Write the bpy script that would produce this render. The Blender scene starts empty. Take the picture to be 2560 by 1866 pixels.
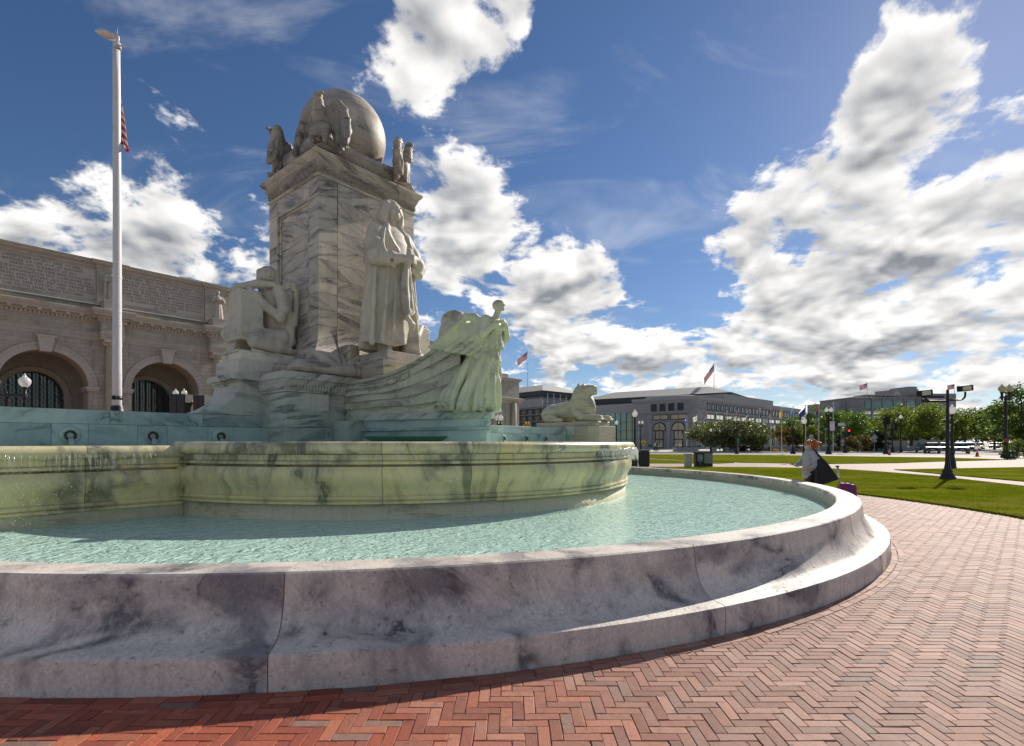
import bpy, bmesh, math, random
import numpy as np
from mathutils import Vector, Matrix, Euler
R = math.radians
sc = bpy.context.scene
col = sc.collection
random.seed(7)

# ------------------------------------------------------------------ camera
FPX, HOR, CAMH = 1300.0, 1107.0, 1.6          # focal length in photo pixels, horizon row, eye height
cam_d = bpy.data.cameras.new('camera')
cam = bpy.data.objects.new('camera', cam_d)
col.objects.link(cam)
cam.location = (0, 0, CAMH)
cam.rotation_euler = (R(90), 0, 0)
cam_d.sensor_width = 36.0
cam_d.lens = FPX / 2560 * 36.0
cam_d.shift_y = (HOR - 933.0) / 2560
cam_d.clip_start = 0.05
cam_d.clip_end = 6000
sc.camera = cam
SUN_AZ, SUN_EL = R(43), R(31)                  # azimuth clockwise from the view direction
SUNV = Vector((math.sin(SUN_AZ) * math.cos(SUN_EL), math.cos(SUN_AZ) * math.cos(SUN_EL), math.sin(SUN_EL)))

# ------------------------------------------------------------------ node helper
class NT:
    def __init__(s, tree):
        s.t = tree; s.n = tree.nodes; s.l = tree.links
    def new(s, typ, **kw):
        nd = s.n.new(typ)
        for k, v in kw.items():
            setattr(nd, k, v)
        return nd
    def put(s, sock, v):
        if hasattr(v, 'is_output') or isinstance(v, bpy.types.NodeSocket):
            s.l.new(v, sock)
        else:
            sock.default_value = v
    def math(s, op, a, b=None, c=None, clamp=False):
        nd = s.new('ShaderNodeMath', operation=op, use_clamp=clamp)
        s.put(nd.inputs[0], a)
        if b is not None: s.put(nd.inputs[1], b)
        if c is not None: s.put(nd.inputs[2], c)
        return nd.outputs[0]
    def vmath(s, op, a, b=None, out=0):
        nd = s.new('ShaderNodeVectorMath', operation=op)
        s.put(nd.inputs[0], a)
        if b is not None: s.put(nd.inputs[1], b)
        return nd.outputs['Value'] if op in ('DOT_PRODUCT', 'LENGTH', 'DISTANCE') else nd.outputs[0]
    def vscale(s, a, f):
        nd = s.new('ShaderNodeVectorMath', operation='SCALE')
        s.put(nd.inputs[0], a); s.put(nd.inputs['Scale'], f)
        return nd.outputs[0]
    def sep(s, v):
        nd = s.new('ShaderNodeSeparateXYZ'); s.put(nd.inputs[0], v); return nd.outputs
    def comb(s, x, y, z):
        nd = s.new('ShaderNodeCombineXYZ')
        for i, v in enumerate((x, y, z)): s.put(nd.inputs[i], v)
        return nd.outputs[0]
    def noise(s, vec, scale, detail=4, rough=.5, dist=0.0, out='Fac', lac=2.0):
        nd = s.new('ShaderNodeTexNoise')
        if vec is not None: s.put(nd.inputs['Vector'], vec)
        nd.inputs['Scale'].default_value = scale; nd.inputs['Detail'].default_value = detail
        nd.inputs['Roughness'].default_value = rough; nd.inputs['Distortion'].default_value = dist
        nd.inputs['Lacunarity'].default_value = lac
        return nd.outputs[out]
    def smooth(s, v, a, b, lo=0.0, hi=1.0, interp='SMOOTHSTEP'):
        nd = s.new('ShaderNodeMapRange', interpolation_type=interp)
        s.put(nd.inputs['Value'], v); s.put(nd.inputs['From Min'], a); s.put(nd.inputs['From Max'], b)
        s.put(nd.inputs['To Min'], lo); s.put(nd.inputs['To Max'], hi)
        return nd.outputs[0]
    def mix(s, f, a, b, mode='MIX'):
        nd = s.new('ShaderNodeMix', data_type='RGBA', blend_type=mode)
        s.put(nd.inputs[0], f); s.put(nd.inputs[6], a); s.put(nd.inputs[7], b)
        return nd.outputs[2]
    def ramp(s, f, stops, interp='LINEAR'):
        nd = s.new('ShaderNodeValToRGB'); s.put(nd.inputs[0], f)
        cr = nd.color_ramp; cr.interpolation = interp
        while len(cr.elements) > 1: cr.elements.remove(cr.elements[-1])
        for i, (p, c) in enumerate(stops):
            e = cr.elements[0] if i == 0 else cr.elements.new(p)
            e.position = p; e.color = c if len(c) == 4 else (*c, 1)
        return nd.outputs[0]
    def bump(s, h, strength=.3, dist=.02, normal=None):
        nd = s.new('ShaderNodeBump'); s.put(nd.inputs['Height'], h)
        nd.inputs['Strength'].default_value = strength; nd.inputs['Distance'].default_value = dist
        if normal is not None: s.put(nd.inputs['Normal'], normal)
        return nd.outputs[0]

def c4(c): return (*c, 1.0) if len(c) == 3 else c

# ------------------------------------------------------------------ sky
w = bpy.data.worlds.new('World'); sc.world = w; w.use_nodes = True
t = NT(w.node_tree); t.n.clear()
sky = t.new('ShaderNodeTexSky', sky_type='NISHITA', sun_disc=False)
sky.sun_elevation = SUN_EL; sky.sun_rotation = SUN_AZ; sky.altitude = 0
sky.air_density = 1.0; sky.dust_density = 0.15; sky.ozone_density = 4.0
SKY_STRENGTH = 0.058
geo = t.new('ShaderNodeNewGeometry')
d = t.vmath('NORMALIZE', t.vscale(geo.outputs['Incoming'], -1.0))
dx, dy, dz = t.sep(d)
den = t.math('ADD', t.math('MAXIMUM', dz, 0.0), 0.30)
pp = t.comb(t.math('DIVIDE', dx, den), t.math('DIVIDE', dy, den), 0.0)
def skydir(x, y):
    return Vector(((x - 1280) / FPX, 1.0, (HOR - y) / FPX)).normalized()
# where cloud banks (positive) and clear sky (negative) stand, as world directions: (x, y, angular radius deg, weight)
BANKS = [(2230, 640, 14, .11), (1960, 780, 9, .14), (2500, 420, 11, .13), (2270, 230, 6, .17), (2320, 50, 6, .19), (2180, 330, 6, .09),
         (1810, 500, 8, .15), (1280, 620, 11, .17), (1080, 520, 6, .13), (1480, 850, 10, .15), (1950, 960, 16, .10),
         (1180, 90, 8, .13), (1290, 140, 5, .08), (1030, 30, 7, .12), (940, 160, 4, .10), (500, 600, 16, .21), (150, 560, 12, .17), (330, 520, 6, .10), (120, 400, 7, -.16), (480, 30, 4, .10), (2450, 900, 16, .12), (1600, 940, 12, .10),
         (1650, 250, 15, -.30), (1400, 330, 10, -.22), (350, 220, 16, -.30), (720, 100, 12, -.26), (1930, 110, 8, -.26), (2120, 150, 4, -.14),
         (1660, 700, 4, -.18), (1540, 500, 4, -.12), (1750, 740, 5, -.22), (1450, 960, 3, -.14), (2480, 110, 8, -.24), (1620, 620, 5, -.14), (2080, 330, 3, -.12), (2350, 420, 3, -.14), (2420, 680, 3, -.14), (1980, 610, 2.5, -.10)]
acc = None
for (bx, by, rad, wt) in BANKS:
    dd = skydir(bx, by)
    dot = t.vmath('DOT_PRODUCT', d, tuple(dd))
    b = t.smooth(dot, math.cos(R(rad)), 1.0 - (1 - math.cos(R(rad))) * .12, 0.0, wt)
    acc = b if acc is None else t.math('ADD', acc, b)
# sample offset towards the sun: what lies between cloud and sun shades it
offs = Vector((SUNV.x, SUNV.y, 0)).normalized() * .05
def n2(p, scale, detail, rough=.5, dist=0.0):
    nd = t.new('ShaderNodeTexNoise', noise_dimensions='2D'); t.put(nd.inputs['Vector'], p)
    nd.inputs['Scale'].default_value = scale; nd.inputs['Detail'].default_value = detail
    nd.inputs['Roughness'].default_value = rough; nd.inputs['Distortion'].default_value = dist
    return nd.outputs['Fac']
def field(p, fine_oct):
    fine = n2(p, 3.7, fine_oct, .64, .15)
    b1 = t.math('ABSOLUTE', t.math('SUBTRACT', n2(p, 9.0, 2.5, .6), .5))
    return t.math('SUBTRACT', t.math('MULTIPLY', fine, 1.35), t.math('MULTIPLY', b1, .50))
f0 = field(pp, 7)
s0 = n2(pp, 3.7, 3.0, .6, .15); s1 = n2(t.vmath('ADD', t.vscale(pp, .93), (.03, .03, 0.0)), 3.7, 3.0, .6, .15)
dens = t.math('SUBTRACT', t.math('ADD', f0, acc), .675)
cover = t.smooth(dens, -.02, .17)
thick = t.smooth(dens, .06, .34)
lit = t.math('MULTIPLY_ADD', t.math('SUBTRACT', s0, s1), 2.9, .52, clamp=True)
edge = t.math('MULTIPLY', t.math('SUBTRACT', f0, t.math('MULTIPLY_ADD', s0, 1.35, -.06)), .40)
bright = t.math('ADD', t.math('MULTIPLY_ADD', lit, .74, .34), edge)
bright = t.math('SUBTRACT', bright, t.math('MULTIPLY', thick, .22))
ccol = t.mix(t.smooth(bright, .18, .92, interp='LINEAR'), (.19, .205, .23, 1), (.80, .78, .755, 1))
lo = t.smooth(dz, 0.0, .10)
skycol = t.new('ShaderNodeHueSaturation'); skycol.inputs['Saturation'].default_value = 1.08
t.l.new(t.mix(1.0, sky.outputs[0], (.96, .94, 1.0, 1), 'MULTIPLY'), skycol.inputs['Color'])
bgs = t.new('ShaderNodeBackground'); t.l.new(skycol.outputs[0], bgs.inputs[0]); bgs.inputs[1].default_value = SKY_STRENGTH
bgc = t.new('ShaderNodeBackground'); t.l.new(ccol, bgc.inputs[0]); bgc.inputs[1].default_value = 1.0
# thin veil of high cirrus
veil = t.smooth(n2(t.vmath('MULTIPLY', pp, (1.0, 2.2, 1)), 2.0, 5, .6, .5), .50, .80, 0, .22)
cover2 = t.math('MAXIMUM', cover, veil)
mx = t.new('ShaderNodeMixShader'); t.l.new(cover2, mx.inputs[0]); t.l.new(bgs.outputs[0], mx.inputs[1]); t.l.new(bgc.outputs[0], mx.inputs[2])
wo = t.new('ShaderNodeOutputWorld'); t.l.new(mx.outputs[0], wo.inputs[0])

# ------------------------------------------------------------------ sun
sl = bpy.data.lights.new('sun', 'SUN'); sl.energy = 4.1; sl.angle = R(.53); sl.color = (1.0, .93, .82)
so = bpy.data.objects.new('sun', sl); col.objects.link(so)
so.location = SUNV * 60
so.rotation_euler = (-SUNV).to_track_quat('-Z', 'Y').to_euler()

sc.view_settings.view_transform = 'Standard'; sc.view_settings.look = 'None'
sc.view_settings.exposure = 0.55; sc.view_settings.gamma = 1.0
sc.view_settings.use_curve_mapping = False
sc.render.engine = 'CYCLES'
sc.cycles.max_bounces = 6; sc.cycles.diffuse_bounces = 3; sc.cycles.glossy_bounces = 3
sc.cycles.transmission_bounces = 4; sc.cycles.transparent_max_bounces = 12
sc.cycles.caustics_reflective = False; sc.cycles.caustics_refractive = False
sc.cycles.sample_clamp_indirect = 6.0
sc.cycles.use_denoising = True
# ------------------------------------------------------------------ geometry helpers
def tag(o, label=None, cat=None, group=None, kind=None):
    if label: o['label'] = label
    if cat: o['category'] = cat
    if group: o['group'] = group
    if kind: o['kind'] = kind
    return o
def link(o, parent=None):
    col.objects.link(o)
    if parent is not None: o.parent = parent
    return o
def empty(name, loc=(0, 0, 0), rz=0.0):
    o = bpy.data.objects.new(name, None); o.empty_display_size = .3
    o.location = loc; o.rotation_euler = (0, 0, rz)
    return link(o)
def thing(name, label, cat, loc=(0, 0, 0), rz=0.0, group=None):
    return tag(empty(name, loc, rz), label, cat, group)
def copy_tree(o, parent=None):
    c = o.copy(); col.objects.link(c); c.parent = parent
    for ch in list(o.children): copy_tree(ch, c)
    return c

class MB:
    def __init__(s): s.v = []; s.f = []; s.smooth = []; s.col = None
    def add(s, vs, fs, smooth=False):
        b = len(s.v); s.v.extend(tuple(p) for p in vs)
        s.f.extend(tuple(i + b for i in f) for f in fs); s.smooth.extend([smooth] * len(fs)); return s
    def box(s, x0, x1, y0, y1, z0, z1, M=None):
        vs = [(x0,y0,z0),(x1,y0,z0),(x1,y1,z0),(x0,y1,z0),(x0,y0,z1),(x1,y0,z1),(x1,y1,z1),(x0,y1,z1)]
        if M is not None: vs = [M @ Vector(p) for p in vs]
        return s.add(vs, [(3,2,1,0),(4,5,6,7),(0,1,5,4),(1,2,6,5),(2,3,7,6),(3,0,4,7)])
    def cbox(s, x0, x1, y0, y1, z0, z1, c, M=None):
        """box with chamfered edges (each face inset by c)"""
        vs = []; idx = {}
        for ax in range(3):
            for sg in (0, 1):
                for p in (0, 1):
                    for q in (0, 1):
                        co = [0, 0, 0]
                        lo = (x0, y0, z0); hi = (x1, y1, z1)
                        a1, a2 = (ax + 1) % 3, (ax + 2) % 3
                        co[ax] = hi[ax] if sg else lo[ax]
                        co[a1] = hi[a1] - c if p else lo[a1] + c
                        co[a2] = hi[a2] - c if q else lo[a2] + c
                        idx[(ax, sg, p, q)] = len(vs); vs.append(tuple(co))
        fs = []
        for ax in range(3):
            for sg in (0, 1):
                q = [idx[(ax, sg, 0, 0)], idx[(ax, sg, 1, 0)], idx[(ax, sg, 1, 1)], idx[(ax, sg, 0, 1)]]
                fs.append(tuple(q if sg else q[::-1]))
        for ax in range(3):                       # edges parallel to ax
            a1, a2 = (ax + 1) % 3, (ax + 2) % 3
            for s1 in (0, 1):
                for s2 in (0, 1):
                    # face a1 (side s1): params p=(a1+1)=a2 side, q=(a1+2)=ax side
                    A0 = idx[(a1, s1, s2, 0)]; A1 = idx[(a1, s1, s2, 1)]
                    # face a2 (side s2): params p = ax side, q = a1 side
                    B0 = idx[(a2, s2, 0, s1)]; B1 = idx[(a2, s2, 1, s1)]
                    f = (A0, A1, B1, B0)
                    fs.append(f if s1 == s2 else f[::-1])
        for sx in (0, 1):
            for sy in (0, 1):
                for sz in (0, 1):
                    f = (idx[(0, sx, sy, sz)], idx[(1, sy, sz, sx)], idx[(2, sz, sx, sy)])
                    fs.append(f if (sx + sy + sz) % 2 == 1 else f[::-1])
        if M is not None: vs = [M @ Vector(p) for p in vs]
        return s.add(vs, fs)
    def prism(s, poly, z0, z1, M=None, smooth=False):
        n = len(poly); vs = [(x, y, z0) for x, y in poly] + [(x, y, z1) for x, y in poly]
        fs = [tuple(range(n - 1, -1, -1)), tuple(range(n, 2 * n))] + [(i, (i + 1) % n, n + (i + 1) % n, n + i) for i in range(n)]
        if M is not None: vs = [M @ Vector(p) for p in vs]
        return s.add(vs, fs, smooth)
    def lathe(s, prof, seg=24, a0=0.0, a1=2 * math.pi, c=(0, 0), closed=False, smooth=True, caps=False, z=0.0, M=None, ell=(1, 1)):
        full = abs(a1 - a0 - 2 * math.pi) < 1e-6
        na = seg if full else seg + 1
        m = len(prof); vs = []
        for i in range(na):
            a = a0 + (a1 - a0) * i / seg
            for (r, zz) in prof: vs.append((c[0] + r * math.cos(a) * ell[0], c[1] + r * math.sin(a) * ell[1], zz + z))
        fs = []
        for i in range(seg):
            i2 = (i + 1) % na
            for j in range(m if closed else m - 1):
                j2 = (j + 1) % m
                fs.append((i * m + j, i2 * m + j, i2 * m + j2, i * m + j2))
        if caps and not full:
            fs.append(tuple(range(m - 1, -1, -1)) if True else None)
            fs.append(tuple((na - 1) * m + j for j in range(m)))
        if M is not None: vs = [M @ Vector(p) for p in vs]
        return s.add(vs, fs, smooth)
    def sweep(s, prof, x0, x1, n=1, caps=True, smooth=False, M=None):
        """closed profile (y,z) extruded along x"""
        m = len(prof); vs = []
        for i in range(n + 1):
            x = x0 + (x1 - x0) * i / n
            vs += [(x, y, z) for y, z in prof]
        fs = [(i * m + j, i * m + (j + 1) % m, (i + 1) * m + (j + 1) % m, (i + 1) * m + j) for i in range(n) for j in range(m)]
        if caps: fs += [tuple(range(m - 1, -1, -1)), tuple(n * m + j for j in range(m))]
        if M is not None: vs = [M @ Vector(p) for p in vs]
        return s.add(vs, fs, smooth)
    def tube(s, pts, rad, seg=8, caps=True, smooth=True):
        pts = [Vector(p) for p in pts]; n = len(pts)
        if not hasattr(rad, '__len__'): rad = [rad] * n
        vs = []; up = None
        for i, p in enumerate(pts):
            tg = (pts[min(i + 1, n - 1)] - pts[max(i - 1, 0)]).normalized()
            if up is None:
                up = Vector((0, 0, 1)) if abs(tg.z) < .9 else Vector((1, 0, 0))
            sd = tg.cross(up).normalized(); up = sd.cross(tg).normalized()
            for k in range(seg):
                a = 2 * math.pi * k / seg
                vs.append(p + (sd * math.cos(a) + up * math.sin(a)) * rad[i])
        fs = [(i * seg + k, i * seg + (k + 1) % seg, (i + 1) * seg + (k + 1) % seg, (i + 1) * seg + k) for i in range(n - 1) for k in range(seg)]
        b = len(s.f); s.add(vs, fs, smooth)
        if caps:
            o = len(s.v) - n * seg
            s.f += [tuple(o + k for k in range(seg - 1, -1, -1)), tuple(o + (n - 1) * seg + k for k in range(seg))]; s.smooth += [False, False]
        return s
    def cyl(s, x, y, z0, z1, r0, r1=None, seg=16, smooth=True):
        return s.tube([(x, y, z0), (x, y, z1)], [r0, r0 if r1 is None else r1], seg, True, smooth)
    def ball(s, c, r, seg=16, rings=10, sc3=(1, 1, 1), smooth=True):
        vs = [(c[0], c[1], c[2] - r * sc3[2])]
        for i in range(1, rings):
            a = -math.pi / 2 + math.pi * i / rings
            for k in range(seg):
                b = 2 * math.pi * k / seg
                vs.append((c[0] + r * math.cos(a) * math.cos(b) * sc3[0], c[1] + r * math.cos(a) * math.sin(b) * sc3[1], c[2] + r * math.sin(a) * sc3[2]))
        vs.append((c[0], c[1], c[2] + r * sc3[2])); e = len(vs) - 1
        fs = [(0, 1 + (k + 1) % seg, 1 + k) for k in range(seg)]
        for i in range(rings - 2):
            for k in range(seg):
                a = 1 + i * seg + k; b = 1 + i * seg + (k + 1) % seg
                fs.append((a, b, b + seg, a + seg))
        o = 1 + (rings - 2) * seg
        fs += [(o + k, o + (k + 1) % seg, e) for k in range(seg)]
        return s.add(vs, fs, smooth)
    def mesh(s, name):
        me = bpy.data.meshes.new(name); me.from_pydata(s.v, [], s.f)
        me.polygons.foreach_set('use_smooth', s.smooth)
        me.update(); return me
    def obj(s, name, mat, parent=None, loc=None, fix=False):
        me = s.mesh(name)
        if fix:
            bm = bmesh.new(); bm.from_mesh(me); bmesh.ops.recalc_face_normals(bm, faces=bm.faces); bm.to_mesh(me); bm.free()
        o = bpy.data.objects.new(name, me)
        if mat is not None: me.materials.append(mat)
        link(o, parent)
        if loc is not None: o.location = loc
        return o
def mesh_obj(name, verts, faces, mat, parent=None, smooth=True):
    """numpy arrays, quads or tris"""
    me = bpy.data.meshes.new(name)
    k = faces.shape[1]
    me.vertices.add(len(verts)); me.vertices.foreach_set('co', np.asarray(verts, np.float32).ravel())
    me.loops.add(faces.size); me.loops.foreach_set('vertex_index', faces.astype(np.int32).ravel())
    me.polygons.add(len(faces)); me.polygons.foreach_set('loop_start', np.arange(0, faces.size, k, dtype=np.int32))
    me.polygons.foreach_set('use_smooth', np.full(len(faces), smooth))
    me.update(); me.validate()
    o = bpy.data.objects.new(name, me)
    if mat is not None: me.materials.append(mat)
    return link(o, parent)

# ------------------------------------------------------------------ implicit sculpting
class SDF:
    """Smooth union of primitives sampled on a grid and skinned with surface nets."""
    def __init__(s, lo, hi, h):
        s.lo = np.array(lo, float); s.h = h
        s.n = np.ceil((np.array(hi, float) - s.lo) / h).astype(int) + 1
        s.D = np.full(tuple(s.n), 10.0, np.float32)
    def grid(s, lo, hi):
        a = np.clip(np.floor((np.array(lo) - s.lo) / s.h).astype(int), 0, s.n - 1)
        b = np.clip(np.ceil((np.array(hi) - s.lo) / s.h).astype(int) + 1, 1, s.n)
        if (b <= a).any(): return None, None
        ax = [(s.lo[i] + s.h * np.arange(a[i], b[i])).astype(np.float32) for i in range(3)]
        return tuple(slice(a[i], b[i]) for i in range(3)), np.meshgrid(*ax, indexing='ij', sparse=True)
    def put(s, sl, d, k, op):
        o = s.D[sl]
        if op == 'u':
            if k > 0:
                hh = np.clip(.5 + .5 * (o - d) / k, 0, 1); r = o + (d - o) * hh - k * hh * (1 - hh)
            else: r = np.minimum(o, d)
        else:                                            # subtract
            nd = -d
            if k > 0:
                hh = np.clip(.5 - .5 * (o - nd) / k, 0, 1); r = o + (nd - o) * hh + k * hh * (1 - hh)
            else: r = np.maximum(o, nd)
        s.D[sl] = r
    def cap(s, a, b, ra, rb=None, k=.03, op='u', flat=None):
        a = np.array(a, float); b = np.array(b, float); rb = ra if rb is None else rb
        m = max(ra, rb) + 2 * k + 3 * s.h
        sl, g = s.grid(np.minimum(a, b) - m, np.maximum(a, b) + m)
        if sl is None: return s
        ab = b - a; L = ab @ ab + 1e-9
        tt = np.clip(((g[0] - a[0]) * ab[0] + (g[1] - a[1]) * ab[1] + (g[2] - a[2]) * ab[2]) / L, 0, 1)
        dx = g[0] - a[0] - tt * ab[0]; dy = g[1] - a[1] - tt * ab[1]; dz = g[2] - a[2] - tt * ab[2]
        if flat is not None:                              # squash: direction, factor
            f = np.array(flat[0], float); f /= np.linalg.norm(f); q = dx * f[0] + dy * f[1] + dz * f[2]
            e = flat[1] - 1
            dx = dx + f[0] * q * e; dy = dy + f[1] * q * e; dz = dz + f[2] * q * e
        s.put(sl, np.sqrt(dx * dx + dy * dy + dz * dz) - (ra + (rb - ra) * tt), k, op); return s
    def chain(s, pts, rad, k=.03, flat=None):
        for i in range(len(pts) - 1): s.cap(pts[i], pts[i + 1], rad[i], rad[i + 1], k, 'u', flat)
        return s
    def ell(s, c, r, k=.03, rot=None, op='u'):
        c = np.array(c, float); r = np.array(r, float); m = r.max() + 2 * k + 3 * s.h
        sl, g = s.grid(c - m, c + m)
        if sl is None: return s
        x, y, z = g[0] - c[0], g[1] - c[1], g[2] - c[2]
        if rot is not None:
            M = np.array(Euler(rot).to_matrix().transposed())
            x, y, z = (M[i, 0] * x + M[i, 1] * y + M[i, 2] * z for i in range(3))
        k0 = np.sqrt((x / r[0]) ** 2 + (y / r[1]) ** 2 + (z / r[2]) ** 2)
        k1 = np.sqrt((x / r[0] ** 2) ** 2 + (y / r[1] ** 2) ** 2 + (z / r[2] ** 2) ** 2) + 1e-6
        s.put(sl, k0 * (k0 - 1) / k1, k, op); return s
    def box(s, c, r, rd=.02, k=.02, rot=None, op='u'):
        c = np.array(c, float); r = np.array(r, float); m = np.linalg.norm(r) + 2 * k + 3 * s.h
        sl, g = s.grid(c - m, c + m)
        if sl is None: return s
        x, y, z = g[0] - c[0], g[1] - c[1], g[2] - c[2]
        if rot is not None:
            M = np.array(Euler(rot).to_matrix().transposed())
            x, y, z = (M[i, 0] * x + M[i, 1] * y + M[i, 2] * z for i in range(3))
        qx, qy, qz = np.abs(x) - r[0] + rd, np.abs(y) - r[1] + rd, np.abs(z) - r[2] + rd
        d = np.sqrt(np.maximum(qx, 0) ** 2 + np.maximum(qy, 0) ** 2 + np.maximum(qz, 0) ** 2) + np.minimum(np.maximum(np.maximum(qx, qy), qz), 0) - rd
        s.put(sl, d, k, op); return s
    def fn(s, lo, hi, f, k=.02, op='u'):
        sl, g = s.grid(lo, hi)
        if sl is not None: s.put(sl, f(*g).astype(np.float32), k, op)
        return s
    def disp(s, lo, hi, f):
        sl, g = s.grid(lo, hi)
        if sl is not None: s.D[sl] = s.D[sl] + f(*g)
        return s
    def mesh(s):
        D = s.D; D[0] = np.maximum(D[0], .01); D[-1] = np.maximum(D[-1], .01)
        D[:, 0] = np.maximum(D[:, 0], .01); D[:, -1] = np.maximum(D[:, -1], .01)
        D[:, :, 0] = np.maximum(D[:, :, 0], .01); D[:, :, -1] = np.maximum(D[:, :, -1], .01)
        nx, ny, nz = D.shape; I = D < 0
        cnt = np.zeros((nx - 1, ny - 1, nz - 1), np.int8)
        for a in (0, 1):
            for b in (0, 1):
                for c in (0, 1):
                    cnt += I[a:nx - 1 + a, b:ny - 1 + b, c:nz - 1 + c]
        act = (cnt > 0) & (cnt < 8)
        ci = np.argwhere(act); vid = np.full(act.shape, -1, np.int32); vid[act] = np.arange(len(ci))
        P = np.zeros((len(ci), 3)); W = np.zeros(len(ci))
        i, j, k = ci.T
        offs = [(a, b, c) for a in (0, 1) for b in (0, 1) for c in (0, 1)]
        for o in offs:
            for ax in range(3):
                if o[ax]: continue
                o2 = list(o); o2[ax] = 1
                d0 = D[i + o[0], j + o[1], k + o[2]]; d1 = D[i + o2[0], j + o2[1], k + o2[2]]
                m = (d0 < 0) != (d1 < 0)
                tt = np.where(m, d0 / np.where(m, d0 - d1, 1), 0)
                for q in range(3):
                    P[:, q] += np.where(m, o[q] + (tt if q == ax else 0), 0)
                W += m
        P = (P / W[:, None] + ci) * s.h + s.lo
        F = []
        for ax in range(3):
            a1, a2 = (ax + 1) % 3, (ax + 2) % 3
            sl0 = [slice(1, -1)] * 3; sl0[ax] = slice(0, D.shape[ax] - 1)
            sl1 = list(sl0); sl1[ax] = slice(1, D.shape[ax])
            A = I[tuple(sl0)]; B = I[tuple(sl1)]
            for flip in (0, 1):
                e = np.argwhere((A & ~B) if not flip else (~A & B))
                if not len(e): continue
                e = e + 1; e[:, ax] -= 1
                q = []
                for (p1, p2) in ((-1, -1), (0, -1), (0, 0), (-1, 0)):
                    c = e.copy(); c[:, a1] += p1; c[:, a2] += p2
                    q.append(vid[c[:, 0], c[:, 1], c[:, 2]])
                q = np.array(q).T
                F.append(q[:, ::-1] if flip else q)
        return P, np.concatenate(F)
    def obj(s, name, mat, parent=None, smooth_it=2, scale=1.0, M=None):
        P, F = s.mesh()
        for _ in range(smooth_it):                        # light Laplacian pass takes off the voxel stairs
            S = np.zeros_like(P); N = np.zeros(len(P))
            for a, b in ((0, 1), (1, 2), (2, 3), (3, 0)):
                np.add.at(S, F[:, a], P[F[:, b]]); np.add.at(S, F[:, b], P[F[:, a]])
                np.add.at(N, F[:, a], 1); np.add.at(N, F[:, b], 1)
            P = P * .45 + .55 * S / np.maximum(N, 1)[:, None]
        P = P * scale
        if M is not None: P = P @ np.array(M.to_3x3()).T + np.array(M.translation)
        return mesh_obj(name, P, F, mat, parent)

# ------------------------------------------------------------------ places
CX, CY, PHI = -2.72, 13.23, R(50)                        # centre of the fountain and turn of its axis
Uv = Vector((math.cos(PHI), math.sin(PHI))); Nv = Vector((math.sin(PHI), -math.cos(PHI)))
def UN(u, n):                                            # fountain frame (u along the wall, n to the front) -> world
    return (CX + u * Uv.x + n * Nv.x, CY + u * Uv.y + n * Nv.y)
def G(x, y, Y=None):                                     # a spot on the ground seen at photo pixel (x, y), or on column x at distance Y
    Yv = FPX * CAMH / (y - HOR) if Y is None else Y
    return ((x - 1280) / FPX * Yv, Yv)
def Zat(y, Y): return CAMH + (HOR - y) / FPX * Y         # height seen at row y at distance Y
# ------------------------------------------------------------------ materials
MATS = {}
def newmat(name):
    m = bpy.data.materials.new(name); m.use_nodes = True
    nt = NT(m.node_tree); nt.n.clear()
    out = nt.new('ShaderNodeOutputMaterial'); b = nt.new('ShaderNodeBsdfPrincipled')
    nt.l.new(b.outputs[0], out.inputs[0]); nt.b = b; nt.out = out; nt.m = m
    MATS[name] = m
    return nt
def coords(nt, rnd=0.0, rot=0.0):
    """object coordinates, shifted (and turned) per object so that copies and blocks differ"""
    tc = nt.new('ShaderNodeTexCoord'); v = tc.outputs['Object']
    oi = nt.new('ShaderNodeObjectInfo')
    if rnd: v = nt.vmath('ADD', v, nt.vscale(nt.comb(oi.outputs['Random'], nt.math('MULTIPLY', oi.outputs['Random'], 7.3), nt.math('MULTIPLY', oi.outputs['Random'], 3.1)), rnd))
    if rot:
        vr = nt.new('ShaderNodeVectorRotate', rotation_type='EULER_XYZ'); nt.put(vr.inputs['Vector'], v)
        a = nt.math('MULTIPLY', nt.math('SUBTRACT', nt.math('FRACT', nt.math('MULTIPLY', oi.outputs['Random'], 13.7)), .5), rot)
        nt.put(vr.inputs['Rotation'], nt.comb(a, nt.math('MULTIPLY', a, 1.3), nt.math('MULTIPLY', a, .8))); v = vr.outputs[0]
    return v, oi.outputs['Random'], tc
def plain(name, c, rough=.6, metal=0.0, var=.12, scale=6.0, bump=0.0, spec=.5, coat=0.0):
    nt = newmat(name); v, rn, _ = coords(nt, 5.0)
    f = nt.noise(v, scale, 5, .6)
    k = nt.math('MULTIPLY_ADD', nt.math('SUBTRACT', f, .5), 2 * var, 1.0)
    cc = nt.mix(1.0, c4(c), nt.comb(k, k, k), 'MULTIPLY')
    nt.l.new(cc, nt.b.inputs['Base Color']); nt.b.inputs['Roughness'].default_value = rough
    nt.b.inputs['Metallic'].default_value = metal; nt.b.inputs['Specular IOR Level'].default_value = spec
    nt.b.inputs['Coat Weight'].default_value = coat
    if bump: nt.l.new(nt.bump(nt.noise(v, scale * 6, 4, .6), bump, .01), nt.b.inputs['Normal'])
    return nt.m
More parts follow.
